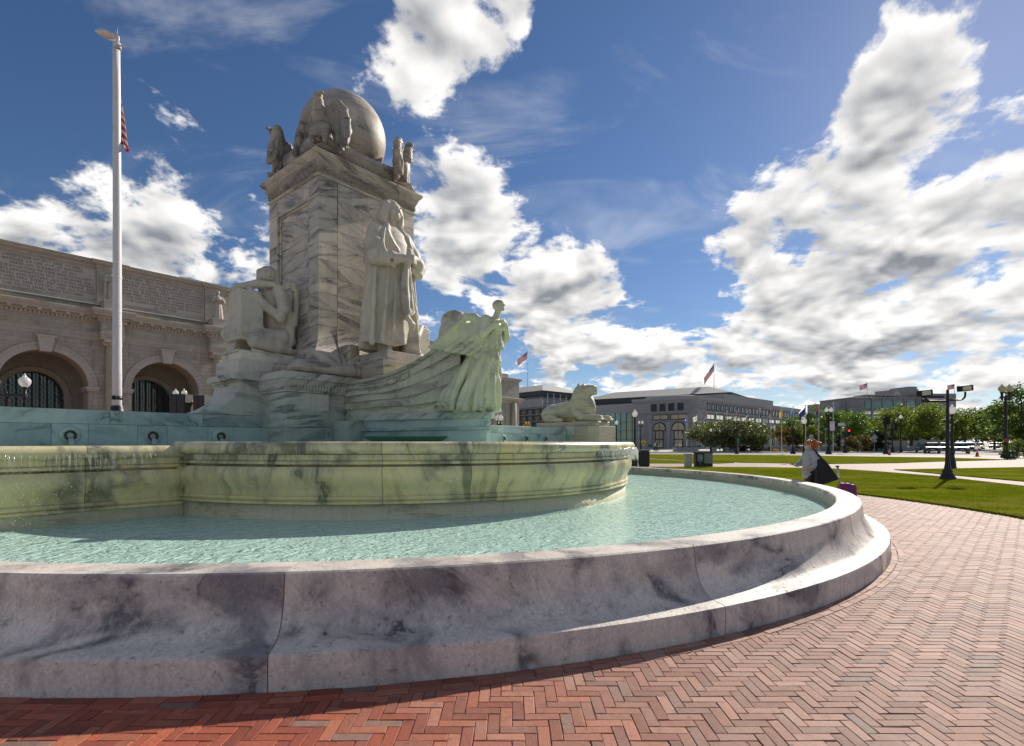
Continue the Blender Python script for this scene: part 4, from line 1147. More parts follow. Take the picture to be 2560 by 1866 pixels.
def make_seated():
    """kneeling figure; +a is forward, -y its left side, arms crossed on an upright stone"""
    S = SDF((-.95, -.62, -.03), (.95, .70, 2.35), .0155)
    # stone block in front
    S.fn((.05, -.5, .2), (1.0, .6, 1.75), lambda X, Y, Z: np.maximum(np.maximum(np.abs(X - .40 - .05 * np.abs(Z - 1.0)) - (.27 - .03 * (Z - .8)), np.abs(Y - .02) - .36 + .04 * np.clip(Z - 1.0, -1, 1)), np.maximum(Z - 1.45 + .08 * np.abs(Y), .28 - Z)), .03)
    # torso, hips
    S.cap((-.34, .0, .42), (-.28, .0, .95), .27, .26, .1); S.cap((-.28, 0, .95), (-.22, 0, 1.42), .26, .28, .1, 'u', ((1, 0, 0), 1.1))
    S.cap((-.24, -.30, 1.50), (-.24, .30, 1.50), .15, .15, .08)
    # head turned towards its left
    S.cap((-.18, -.02, 1.58), (-.12, -.06, 1.78), .11, .10, .05)
    S.ell((-.09, -.10, 1.92), (.165, .165, .20), .02)
    S.ell((-.13, .0, 1.985), (.20, .19, .185), .015)
    S.chain([(-.28, -.10, 2.0), (-.30, -.12, 1.75), (-.30, -.14, 1.52)], [.08, .08, .06], .04); S.chain([(.05, .06, 2.0), (.06, .06, 1.75), (.02, .08, 1.55)], [.08, .075, .05], .04)
    S.cap((-.045, -.255, 1.97), (-.045, -.295, 1.875), .020, .036, .012); S.cap((-.15, -.238, 1.995), (.05, -.235, 1.995), .026, .026, .014)
    S.cap((-.085, -.262, 1.812), (-.005, -.262, 1.812), .020, .020, .010); S.cap((-.085, -.275, 1.790), (-.01, -.275, 1.790), .016, .016, .008)
    for q, r_ in ((-.115, -.268), (.03, -.262)): S.ell((q, r_, 1.945), (.040, .036, .024), .008, None, 's'); S.ell((q, r_ + .035, 1.943), (.028, .026, .016), .004)
    # near (left) arm: shoulder - elbow low - hand on the stone
    S.chain([(-.26, -.36, 1.48), (-.30, -.46, 1.12), (-.22, -.46, .88)], [.15, .14, .115], .05)
    S.chain([(-.22, -.46, .88), (.12, -.40, 1.12), (.42, -.22, 1.46)], [.115, .10, .07], .04)
    S.ell((.52, -.18, 1.48), (.10, .075, .045), .02)
    for q in range(4): S.cap((.56, -.22 + q * .035, 1.49), (.68, -.20 + q * .03, 1.45 - .01 * q), .022, .017, .01)
    S.cap((.50, -.24, 1.48), (.57, -.27, 1.47), .022, .018, .01)
    # far (right) arm folded across to the near shoulder
    S.chain([(-.24, .36, 1.48), (.25, .36, 1.45), (.56, .14, 1.52)], [.15, .12, .11], .05)
    S.chain([(.56, .14, 1.52), (.22, -.16, 1.64), (-.10, -.36, 1.66)], [.105, .095, .07], .04)
    S.ell((-.20, -.40, 1.63), (.11, .06, .06), .02)
    for q in range(4): S.cap((-.22, -.42, 1.66 - q * .03), (-.34, -.44, 1.61 - q * .03), .022, .017, .01)
    # legs: near thigh level, shin folded back; far knee pushed out
    S.cap((-.34, -.26, .46), (.30, -.34, .40), .22, .17, .08); S.ell((.36, -.34, .33), (.17, .16, .17), .05)
    S.chain([(.36, -.34, .24), (-.20, -.36, .20), (-.52, -.34, .16)], [.14, .16, .09], .04); S.chain([(-.52, -.34, .15), (-.74, -.34, .11)], [.09, .09], .04)
    S.cap((-.30, .28, .50), (.60, .34, .52), .22, .18, .08); S.ell((.66, .34, .47), (.18, .17, .18), .05); S.chain([(.64, .34, .40), (.42, .36, .08)], [.14, .11], .04)
    S.fn((.2, .0, -.02), (.9, .6, .4), lambda X, Y, Z: np.maximum(np.maximum(np.abs(X - .45) - .25 + .3 * Z, np.abs(Y - .3) - .22), Z - .38), .05)
    for z_ in (.80, .92, 1.04): S.cap((-.12, -.27, z_), (-.02, -.20, z_ + .01), .012, .012, .012, 's')
    S.cap((-.30, -.47, 1.30), (-.26, -.52, 1.05), .03, .02, .03)
    # cloak down the back and quiver
    S.chain([(-.44, -.28, 1.50), (-.54, -.26, 1.0), (-.56, -.28, .4)], [.09, .12, .15], .05); S.chain([(-.44, .1, 1.5), (-.56, .1, .9), (-.58, .1, .3)], [.12, .16, .18], .08)
    S.box((-.68, -.30, 1.22), (.055, .09, .46), .02, .01, (0, R(-2), 0)); S.box((-.655, -.30, 1.72), (.05, .07, .10), .015, .01, (0, R(-2), 0))
    S.disp((-1, -1, -.1), (1, 1, 1.4), lambda X, Y, Z: .010 * np.sin(Z * 6 + X * 30) * np.clip((-.36 - X) / .1, 0, 1))
    S.fn((-.95, -.6, -.03), (.95, .6, .07), lambda X, Y, Z: np.maximum(np.maximum(np.abs(X) - .8, np.abs(Y) - .48), Z - .035), 0.02)
    return S
sw = thing('seated_figure', 'marble kneeling figure with arms crossed on a stone beside the shaft', 'statue', (*UN(-2.30, -YS), 3.80), PHI + math.pi)
seat_o = make_seated().obj('figure', M_STATUE, sw, 1, 1.0)
# forward of the sculpt is +x; turned half round it looks away from the shaft and its left side must face the front
for v in (): pass
seat_o.scale = (1.02, -1.0, 1.08)
seat_o.data.flip_normals()
se = thing('seated_figure', 'marble seated figure mostly hidden behind the cloaked statue', 'statue', (*UN(2.30, -YS), 3.80), PHI)
s2 = bpy.data.objects.new('figure', seat_o.data); s2.scale = (1.02, 1.0, 1.08); link(s2, se)
M2 = seat_o.data.copy(); M2.flip_normals(); s2.data = M2

# ------------------------------------------------------------------ ship's prow with winged figure
prow = thing('ship_prow', 'green stained marble ship prow with curved planking on stone base', 'ship prow', FLOC, PHI)
def hull_w(s, tt):
    top = .86 * (1 - s ** 2.4) + .16; bot = .92 * (1 - s ** 1.5) + .10
    return bot + (top - bot) * tt + .07 * math.sin(math.pi * tt) * (1 - s)
def sheer(s): return 3.06 + .06 * s + .98 * s ** 3.2
NS, NK = 40, 5
for k in range(NK):
    mb = MB(); vs = []
    for i in range(NS + 1):
        s_ = i / NS; y = .98 - 3.15 * s_
        for sub in range(3):
            tt = (k + sub / 2) / NK; zz = 2.27 + (sheer(s_) - 2.27) * tt
            sag = -.018 * math.sin(s_ * math.pi * 3.2 + k * .9) * min(1, s_ * 3)
            out = .055 * (1 - sub / 2) + .012 * math.sin(s_ * 16 + k * 1.7)
            vs.append((hull_w(s_, tt) + out, y, zz + sag * (1 if sub != 2 else .9)))
    for side in (-1, 1):
        b = len(mb.v); mb.add([(side * x, y, z) for x, y, z in vs], [])
        for i in range(NS):
            for sub in range(2):
                f = (b + i * 3 + sub, b + (i + 1) * 3 + sub, b + (i + 1) * 3 + sub + 1, b + i * 3 + sub + 1)
                mb.f.append(f if side > 0 else f[::-1]); mb.smooth.append(True)
    # lower lip of the strake
    n0 = len(mb.v)
    mb.obj('strake', M_PROW, prow)
for side in (-1, 1):
    mb = MB(); vs = [(side * (hull_w(i / NS, j / 8) + .012), .98 - 3.15 * i / NS, 2.25 + (sheer(i / NS) - 2.25) * j / 8) for i in range(NS + 1) for j in range(9)]
    mb.add(vs, [(i * 9 + j, (i + 1) * 9 + j, (i + 1) * 9 + j + 1, i * 9 + j + 1) for i in range(NS) for j in range(8)], True); mb.obj('hull_skin', M_PROW, prow, fix=False)
mb = MB(); dk = []
for i in range(NS + 1):
    s_ = i / NS; dk.append((hull_w(s_, 1), .98 - 3.15 * s_, sheer(s_) - .03))
mb.add([p for p in dk] + [(-x, y, z) for x, y, z in dk], [(i, i + 1, NS + 2 + i, NS + 1 + i) for i in range(NS)]); mb.obj('deck', M_PROW, prow, fix=True)
for side in (-1, 1):
    mb = MB(); mb.tube([(side * (x + .03), y, z + .045) for x, y, z in dk], .05, 8); mb.obj('gunwale', M_PROW, prow)
    for i in range(3, 26, 4):                          # sunk bulwark panels
        x0, y0, z0 = dk[i]; x1, y1, z1 = dk[i + 3]
        mb = MB(); h_ = .13
        for (pa, pb) in (((y0, z0 - .06), (y1, z1 - .06)), ((y0, z0 - .06 - h_), (y1, z1 - .06 - h_)), ((y0, z0 - .06), (y0, z0 - .06 - h_)), ((y1, z1 - .06), (y1, z1 - .06 - h_))):
            xa = x0 + (x1 - x0) * ((pa[0] - y0) / (y1 - y0)); xb = x0 + (x1 - x0) * ((pb[0] - y0) / (y1 - y0))
            mb.tube([(side * (xa + .05), *pa), (side * (xb + .05), *pb)], .016, 6)
        mb.obj('panel_border', M_PROW, prow)
# base under the hull: boat shaped courses
def boat_plan(o, tip):
    P = [(.95 + o, 1.0)]
    for i in range(0, 13):
        s_ = i / 12; P.append((((.98 + o) * (1 - s_ ** 1.7) + .06), .9 - (tip + .9) * s_))
    return P + [(-x, y) for x, y in P[::-1]]
for (o_, tip, za, zb, nm) in ((.10, 3.02, 2.13, 2.27, 'base_slab'), (.0, 2.9, 1.95, 2.128, 'base_course'), (.06, 2.96, 1.88, 1.948, 'base_band'), (-.02, 2.88, 1.2, 1.878, 'base_course')):
    mb = MB(); mb.prism(boat_plan(o_, tip), za, zb); mb.obj(nm, M_WALL if za < 2.1 else M_PIER, prow, fix=True)
# stepped side block between pier and hull
stone(-1.45, -.85, .35, 1.02, 1.2, 2.12, M_PIER, prow, 'side_block', .006); stone(.85, 1.45, .35, 1.02, 1.2, 2.12, M_PIER, prow, 'side_block', .006)
# curled stem behind the figure
S = SDF((-.40, -2.6, 3.35), (.40, -1.3, 4.7), .025)
S.fn((-.4, -2.5, 3.4), (.4, -1.4, 4.65), lambda X, Y, Z: np.maximum(np.sqrt((Y + 1.98) ** 2 + (Z - 4.12) ** 2) - .46, np.abs(X) - .26) , .03)
S.disp((-1, -3, 3), (1, 0, 5), lambda X, Y, Z: .02 * np.sin(np.sqrt((Y + 1.98) ** 2 + (Z - 4.02) ** 2) * 42))
S.obj('curled_stem', M_PROW, prow, 1)

def make_winged():
    """height about 2.35; -y forward; feet near y=+.35, head leaning to -y"""
    S = SDF((-1.15, -.75, -.03), (1.15, 1.25, 2.42), .0165)
    hipc = np.array((0, -.10, 1.30)); foot = np.array((0, .32, .02))
    def skirt(X, Y, Z):
        tt = np.clip((1.55 - Z) / 1.55, 0, 1); cy = -.20 + .50 * tt ** 1.1
        a = np.arctan2(X, -(Y - cy)); rx = .20 + .34 * tt; ry = .19 + .30 * tt
        r = 1 + (.04 + .15 * tt) * np.sin(a * 8 + 2.2 * np.sin(Z * 3)) + (.02 + .06 * tt) * np.sin(a * 19 + Z * 5)
        d = (np.sqrt((X / rx) ** 2 + ((Y - cy) / ry) ** 2) - r) * .22
        return np.maximum(np.maximum(d, -Z + .03 * np.sin(a * 8)), Z - 1.60)
    S.fn((-.9, -.6, -.03), (.9, 1.0, 1.65), skirt, .03)
    # body of drapery that joins figure and bow
    S.cap((0, .10, .95), (0, .75, .35), .22, .34, .12)
    # trailing scrolls of drapery towards the hull
    for (x, y0, zt) in ((-.52, .46, .86), (-.50, .68, .78), (-.47, .90, .66), (.52, .46, .86), (.50, .68, .78), (.47, .90, .66)):
        S.chain([(x * .42, y0 * .25 - .05, 1.34), (x * .72, y0 * .62, zt), (x * .95, y0 * .9, .40), (x * 1.05, y0 * .98, .14)], [.05, .095, .095, .10], .03)
        S.ell((x * 1.10, y0 * 1.0, .11), (.12, .12, .095), .02)
        S.ell((x * 1.28, y0 * 1.0, .10), (.06, .06, .05), .01, None, 's')
    # overskirt ruffle
    def ruffle(X, Y, Z, zc, r0, cy):
        a = np.arctan2(X, -(Y - cy)); rr = np.sqrt(X ** 2 + (Y - cy) ** 2); zz = Z - zc - .03 * np.sin(a * 9)
        R_ = r0 + .22 * np.clip(-zz, -.2, .3) + .018 * np.sin(a * 13)
        return np.maximum(np.maximum(rr - R_, -(zz + .24)), zz - .05) * .7
    S.fn((-.5, -.6, 1.0), (.5, .4, 1.5), lambda X, Y, Z: ruffle(X, Y, Z, 1.33, .245, -.10), .02)
    S.fn((-.5, -.6, 1.3), (.5, .4, 1.8), lambda X, Y, Z: ruffle(X, Y, Z, 1.62, .225, -.20), .02)
    # torso, arms, hands on the breast
    for q in range(7): a_ = R(-75 + 25 * q); S.cap((.20 * math.sin(a_), -.20 - .17 * math.cos(a_), 1.30), (.40 * math.sin(a_) , .16 - .36 * math.cos(a_), .35), .018, .034, .03)
    S.cap((0, -.19, 1.50), (0, -.28, 1.82), .17, .185, .08); S.cap((-.20, -.28, 1.93), (.20, -.28, 1.93), .11, .11, .06)
    for sx in (-1, 1):
        S.ell((sx * .085, -.42, 1.83), (.09, .08, .085), .04)
        S.chain([(sx * .27, -.28, 1.95), (sx * .36, -.30, 1.66)], [.105, .10], .04)
        S.cap((sx * .36, -.30, 1.66), (sx * .38, -.28, 1.58), .105, .06, .03)
        S.chain([(sx * .36, -.32, 1.66), (sx * .14, -.50, 1.88)], [.085, .05], .03)
        S.ell((sx * .08, -.53, 1.91), (.05, .03, .035), .015)
        for q in range(4): S.cap((sx * .06, -.545, 1.935 - q * .02), (-sx * .015, -.56, 1.955 - q * .02), .014, .011, .006)
        S.cap((sx * .07, -.53, 1.95), (sx * .03, -.54, 1.985), .013, .011, .006)
    S.cap((0, -.30, 1.98), (0, -.40, 2.16), .075, .065, .03)
    S.ell((0, -.44, 2.27), (.095, .125, .125), .03, (R(28), 0, 0)); S.ell((0, -.385, 2.29), (.11, .12, .115), .02)
    S.cap((0, -.555, 2.285), (0, -.585, 2.255), .016, .022, .014); S.cap((-.05, -.54, 2.325), (.05, -.54, 2.325), .014, .014, .014); S.cap((0, -.535, 2.17), (0, -.55, 2.18), .035, .03, .02)
    S.cap((-.025, -.57, 2.215), (.025, -.57, 2.215), .011, .011, .008)
    # wings swept back along the bow
    for sx in (-1, 1):
        S.chain([(sx * .16, -.14, 1.84), (sx * .34, -.02, 2.02), (sx * .46, .10, 2.04), (sx * .60, .30, 1.80), (sx * .76, .58, 1.58), (sx * .84, .80, 1.42)], [.10, .085, .075, .055, .05, .045], .05)
        def wing(X, Y, Z, sx=sx):
            xx = sx * X; s_ = (Y + .15) / .98                       # along the wing
            sc_ = np.clip(s_, 0, 1.1)
            plane = (xx - (.20 + .66 * sc_)) * .80
            top = 1.86 + .75 * sc_ * (1 - sc_) * np.clip(1.2 - sc_, 0, 2) - .46 * sc_ ** 1.2
            bot = 1.10 + .26 * sc_ ** .8 + .035 * np.abs(np.sin(s_ * 24))
            d = np.maximum(np.maximum(Z - top, bot - Z), np.maximum(-.04 - s_, s_ - 1.02) * .9)
            fe = .024 * np.sin((Z * .9 + s_ * .75) * 46) * np.clip((top - .22 - Z) / .12, 0, 1) + .012 * np.sin(Z * 30) * np.sin(s_ * 30) * np.clip((Z - top + .24) / .1, 0, 1)
            return np.maximum(d * .8, np.abs(plane) - .065 - fe)
        S.fn((-1.15, -.4, 1.0), (1.15, 1.1, 2.3), wing, .03)
        S.ell((sx * .24, -.08, 1.74), (.19, .17, .28), .08)
    return S
wf = thing('winged_figure', 'marble winged woman leaning forward from the ship prow, hands on breast', 'statue', (*UN(0, 2.76), 2.27), PHI)
make_winged().obj('figure', M_PROW, wf, 1, 1.0)
# algae green shell lip under the prow
mb = MB(); mb.lathe([(.1, 1.50), (.9, 1.52), (1.35, 1.60), (1.62, 1.72), (1.66, 1.74), (1.62, 1.745), (1.3, 1.66), (.6, 1.60), (.1, 1.60)], 48, c=(-.25, -1.0), ell=(.95, .62))
o = mb.obj('shell_bowl', plain('algae_green', (.09, .24, .14), .45, var=.4, scale=3)); o.location = FLOC; o.rotation_euler = (0, 0, PHI)
tag(o, 'wide shallow bowl stained bright algae green under the prow', 'bowl')

# ------------------------------------------------------------------ lion
lp = thing('lion_pedestal', 'plain marble block pedestal carrying the lion right of the prow', 'pedestal', FLOC, PHI)
LX0, LX1, LY0, LY1 = 10.45, 11.85, .50, 3.95
ys = [LY0, 1.05, 1.75, 2.2, 2.62, 3.05, 3.5, LY1]
for a, b in zip(ys[:-1], ys[1:]): stone(LX0, LX1, a, b, .0, 2.30, M_WALL if a > 1.6 else M_LION, lp, 'pedestal_stone', .005)
stone(LX0 + .10, LX1 - .1, LY0 + .22, LY1 - .12, 2.302, 2.50, M_LION, lp, 'lion_plinth', .02)
S = SDF((-.75, -3.5, -.02), (.75, .25, 1.72), .024)             # -y forward, rump at y=0
S.cap((0, -.55, .48), (0, -1.75, .55), .40, .42, .12); S.ell((0, -.45, .46), (.42, .50, .42), .08)
for sx in (-1, 1):
    S.ell((sx * .34, -.50, .36), (.24, .48, .36), .06); S.chain([(sx * .42, -.35, .14), (sx * .46, -1.0, .12)], [.13, .11], .05); S.cap((sx * .46, -1.0, .10), (sx * .46, -1.2, .09), .12, .10, .03)
    S.chain([(sx * .36, -1.9, .45), (sx * .38, -2.2, .20), (sx * .38, -2.9, .15)], [.22, .17, .13], .06); S.ell((sx * .38, -3.02, .14), (.16, .22, .14), .04)
    for q in (-1, 0, 1): S.cap((sx * .38 + q * .08, -3.12, .12), (sx * .38 + q * .085, -3.24, .08), .06, .05, .01)
S.cap((0, -1.85, .5), (0, -2.0, .95), .46, .48, .12); S.cap((0, -2.0, .95), (0, -1.98, 1.28), .47, .36, .12)
S.ell((0, -2.32, .62), (.32, .32, .50), .08); S.ell((0, -2.0, 1.27), (.45, .40, .36), .08)
S.cap((0, -2.12, 1.40), (0, -2.46, 1.40), .25, .20, .06); S.box((0, -2.52, 1.38), (.16, .17, .19), .05, .05); S.ell((0, -2.50, 1.26), (.15, .18, .10), .04)
S.cap((-.14, -2.42, 1.56), (.14, -2.42, 1.56), .05, .05, .03)
for sx in (-1, 1):
    S.ell((sx * .24, -1.98, 1.60), (.07, .06, .08), .02); S.ell((sx * .13, -2.62, 1.50), (.05, .04, .03), .02, None, 's')
S.cap((-.08, -2.69, 1.30), (.08, -2.69, 1.30), .02, .02, .015, 's')
def mane(X, Y, Z):
    m = np.clip((.55 - np.abs(Y + 1.95)) / .2, 0, 1) * np.clip((Z - .45) / .2, 0, 1) * np.clip((-2.35 - Y) / -.12, 0, 1)
    return .022 * np.sin(Z * 14 + np.abs(X) * 16 + Y * 24) * m
S.disp((-1, -4, 0), (1, 1, 2), mane)
S.disp((-1, -1.4, 0), (1, .3, 1), lambda X, Y, Z: .03 * np.exp(-((np.sqrt((Y + .5) ** 2 + (Z - .36) ** 2) - .5) / .05) ** 2) * (Z > .15))
ln = thing('lion', 'marble lion lying with raised head on block pedestal right of the prow', 'statue', (*UN((LX0 + LX1) / 2, -LY1 + .18), 2.50), PHI)
S.obj('figure', M_LION, ln, 1, 1.0)
ln2 = None
# ------------------------------------------------------------------ railway station behind the wall
def granite(name, c, bw=1.35, rh=.56, mort=.012, dark=.55, sc_=1.0):
    nt = newmat(name); tc = nt.new('ShaderNodeTexCoord'); x, y, z = nt.sep(tc.outputs['Object'])
    v = nt.comb(nt.math('ADD', x, y), z, 0.0)
    bt = nt.new('ShaderNodeTexBrick'); nt.put(bt.inputs['Vector'], v); bt.inputs['Scale'].default_value = 1.0
    bt.inputs['Brick Width'].default_value = bw; bt.inputs['Row Height'].default_value = rh; bt.inputs['Mortar Size'].default_value = mort; bt.inputs['Mortar Smooth'].default_value = .2
    k = lambda f: (c[0] * f, c[1] * f, c[2] * f, 1)
    bt.inputs['Color1'].default_value = k(1.06); bt.inputs['Color2'].default_value = k(.88); bt.inputs['Mortar'].default_value = k(.42)
    o = tc.outputs['Object']
    g = nt.math('MULTIPLY_ADD', nt.math('SUBTRACT', nt.noise(o, 1.1 * sc_, 6, .7), .5), .55, 1.0)
    cc = nt.mix(1.0, bt.outputs['Color'], nt.comb(g, g, g), 'MULTIPLY')
    cc = nt.mix(nt.smooth(nt.noise(nt.vmath('MULTIPLY', o, (1.0, 1.0, .12)), .9 * sc_, 6, .7), .50, .74, 0, dark), cc, (.11, .095, .08, 1))
    nt.l.new(cc, nt.b.inputs['Base Color']); nt.b.inputs['Roughness'].default_value = .85
    nt.l.new(nt.bump(bt.outputs['Fac'], -.4, .05), nt.b.inputs['Normal'])
    return nt.m
M_GRAN = granite('station_granite', (.39, .35, .295)); M_GRANP = plain('station_stone', (.395, .355, .30), .85, var=.28, scale=1.2, bump=.2)
M_GRANL = plain('station_arch_stone', (.45, .405, .35), .85, var=.22, scale=1.0, bump=.2); M_COLM = plain('column_stone', (.40, .345, .265), .85, var=.25, scale=1.5)
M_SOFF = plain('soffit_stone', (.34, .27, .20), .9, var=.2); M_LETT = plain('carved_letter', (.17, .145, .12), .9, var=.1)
M_LEDGE = plain('ledge_metal', (.62, .61, .58), .55, var=.15)
def glassmat(name, c, rough=.06, spec=1.0, metal=.35):
    nt = newmat(name); v, rn, tc = coords(nt, 3.0)
    nt.b.inputs['Base Color'].default_value = c4(c); nt.b.inputs['Roughness'].default_value = rough; nt.b.inputs['Specular IOR Level'].default_value = spec
    nt.b.inputs['Metallic'].default_value = metal
    nt.l.new(nt.bump(nt.noise(v, .6, 2, .5), .15, .2), nt.b.inputs['Normal'])
    return nt.m
M_STGLASS = glassmat('station_glass', (.16, .20, .18))
SLOC = (*UN(0, -80), 0)
sta = thing('station_building', 'grand stone railway station with tall arches and inscribed attic', 'station', SLOC, PHI)
BAYS = [-9.3, 4.5, 18.3]; COLS = [-16.2, -2.4, 11.4, 25.2]; AZ, AR, AO = 9.3, 4.45, 5.45
XL, XR = -19.0, 28.0
for xc in BAYS:                                        # bay walls with arched opening
    mb = MB(); n = 48; x0, x1 = xc - 6.9, xc + 6.9; pts = []
    xs = sorted(set([x0, xc - AO, xc + AO, x1] + [xc - AO * math.cos(math.pi * i / n) for i in range(n + 1)]))
    zb = lambda x: AZ + math.sqrt(max(0, AO ** 2 - (x - xc) ** 2)) if abs(x - xc) < AO - 1e-6 else AZ
    for a, b in zip(xs[:-1], xs[1:]):
        mid = (a + b) / 2
        if abs(mid - xc) > AO: mb.add([(a, 0, 0), (b, 0, 0), (b, 0, 16.1), (a, 0, 16.1)], [(0, 1, 2, 3)])
        else: mb.add([(a, 0, zb(a)), (b, 0, zb(b)), (b, 0, 16.1), (a, 0, 16.1)], [(0, 1, 2, 3)])
    mb.obj('bay_wall', M_GRAN, sta)
    # voussoirs of the outer arch, each its own stone
    nv = 27
    for i in range(nv):
        a0 = math.pi * i / nv + .003; a1 = math.pi * (i + 1) / nv - .003
        if i == nv // 2: continue
        mb = MB(); P = []
        for r_ in (AR, AO - .30, AO - .28, AO):
            pass
        prof = [(AR, 0.35), (AR, -.06), (AO - .34, -.06), (AO - .32, -.14), (AO - .05, -.18), (AO, -.10), (AO, .05)]
        vs = []; m = len(prof); sub = 3
        for q in range(sub + 1):
            a = a0 + (a1 - a0) * q / sub
            vs += [(xc + r_ * math.cos(a), y, AZ + r_ * math.sin(a)) for r_, y in prof]
        mb.add(vs, [(q * m + j, (q + 1) * m + j, (q + 1) * m + j + 1, q * m + j + 1) for q in range(sub) for j in range(m - 1)])
        mb.obj('voussoir', M_GRANL, sta)
    mb = MB(); mb.add([(xc - .55, -.55, AZ + AR - .25), (xc + .55, -.55, AZ + AR - .25), (xc + .85, -.75, AZ + AO + .62), (xc - .85, -.75, AZ + AO + .62), (xc - .55, .3, AZ + AR - .25), (xc + .55, .3, AZ + AR - .25), (xc + .85, .3, AZ + AO + .62), (xc - .85, .3, AZ + AO + .62)], [(0, 1, 2, 3), (4, 7, 6, 5), (0, 4, 5, 1), (1, 5, 6, 2), (2, 6, 7, 3), (3, 7, 4, 0)])
    ks = mb.obj('keystone', M_GRANL, sta, fix=True)
    mb = MB(); mb.box(xc - 1.0, xc + 1.0, -.85, .2, AZ + AO + .622, AZ + AO + .86); mb.obj('keystone_cap', M_GRANL, ks)
    # soffit of the barrel
    mb = MB(); vs = []; ns = 32
    for i in range(ns + 1):
        a = math.pi * i / ns; vs += [(xc + AR * math.cos(a), .35, AZ + AR * math.sin(a)), (xc + AR * math.cos(a), 3.2, AZ + AR * math.sin(a))]
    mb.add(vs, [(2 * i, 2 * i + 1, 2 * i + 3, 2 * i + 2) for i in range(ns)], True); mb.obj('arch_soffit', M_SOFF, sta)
    for sx in (-1, 1):                                 # jambs and imposts
        a, b = sorted((xc + sx * AR, xc + sx * (AO + .02)))
        mb = MB(); mb.box(a, b, -.06, 3.2, 0, AZ - .62); mb.obj('jamb', M_GRAN, sta)
        a, b = sorted((xc + sx * (AR - .28), xc + sx * (AO + .22)))
        mb = MB(); mb.box(a, b, -.40, 3.4, AZ - .30, AZ); mb.box(a + .12, b - .12, -.24, 3.3, AZ - .60, AZ - .302); mb.obj('impost', M_GRANL, sta)
    # porch behind: side walls, inner arch wall, window
    mb = MB(); mb.box(xc - 6.88, xc - 6.3, .4, 10.4, 0, 15.5); mb.box(xc + 6.3, xc + 6.88, .4, 10.4, 0, 15.5); mb.box(xc - 6.88, xc + 6.88, .4, 10.6, 15.5, 16); mb.obj('porch_wall', M_GRANP, sta)
    mb = MB(); AI = 4.1; zi = 8.4
    xs = [xc - 6.3] + [xc - AI * math.cos(math.pi * i / 40) for i in range(41)] + [xc + 6.3]
    for a, b in zip(xs[:-1], xs[1:]):
        za = zi + math.sqrt(max(0, AI ** 2 - (a - xc) ** 2)) if abs(a - xc) < AI else 0; zb_ = zi + math.sqrt(max(0, AI ** 2 - (b - xc) ** 2)) if abs(b - xc) < AI else 0
        if abs((a + b) / 2 - xc) > AI: za = zb_ = 0
        else: za = max(za, zi); zb_ = max(zb_, zi)
        mb.add([(a, 9.0, za), (b, 9.0, zb_), (b, 9.0, 15.5), (a, 9.0, 15.5)], [(0, 1, 2, 3)])
    mb.obj('inner_wall', M_GRANP, sta)
    mb = MB(); vs = []
    for i in range(33):
        a = math.pi * i / 32
        vs += [(xc + r_ * math.cos(a), y, zi + r_ * math.sin(a)) for r_, y in ((AI - .75, 10.0), (AI - .75, 8.9), (AI - .1, 8.8), (AI, 8.85), (AI, 9.02))]
    mb.add(vs, [(i * 5 + j, (i + 1) * 5 + j, (i + 1) * 5 + j + 1, i * 5 + j + 1) for i in range(32) for j in range(4)], True); mb.obj('inner_arch', M_GRANL, sta)
    for sx in (-1, 1):
        a, b = sorted((xc + sx * (AI - .75), xc + sx * (AI + .05))); mb = MB(); mb.box(a, b, 8.85, 10.0, 0, zi - .45); mb.box(a - .12, b + .12, 8.7, 10.1, zi - .448, zi); mb.obj('inner_jamb', M_GRANL, sta)
    mb = MB(); mb.add([(xc - 4.1, 10.2, 0), (xc + 4.1, 10.2, 0), (xc + 4.1, 10.2, 12.6), (xc - 4.1, 10.2, 12.6)], [(0, 1, 2, 3)]); win = mb.obj('arched_window', M_STGLASS, sta)
    mb = MB(); cw = .82
    nx = int(8.2 / cw)
    for i in range(nx + 1): mb.box(xc - 4.1 + i * cw - .09, xc - 4.1 + i * cw + .09, 9.9, 10.16, 0, 12.6)
    for j in range(16):
        z = 1 + j * cw * .92
        if z > 12.6: break
        mb.box(xc - 4.1, xc + 4.1, 10.04, 10.12, z - .03, z + .03)
        for i in range(nx):
            x = xc - 4.1 + i * cw
            for (p, q) in (((x, z), (x + cw, z + cw * .92)), ((x, z + cw * .92), (x + cw, z))): mb.tube([(p[0], 10.08, p[1]), (q[0], 10.08, q[1])], .028, 4, False, False)
            mb.box(x + cw / 2 - .02, x + cw / 2 + .02, 10.05, 10.11, z, z + cw * .92)
    o = mb.obj('lattice', M_IRON, win); o['kind'] = 'stuff'
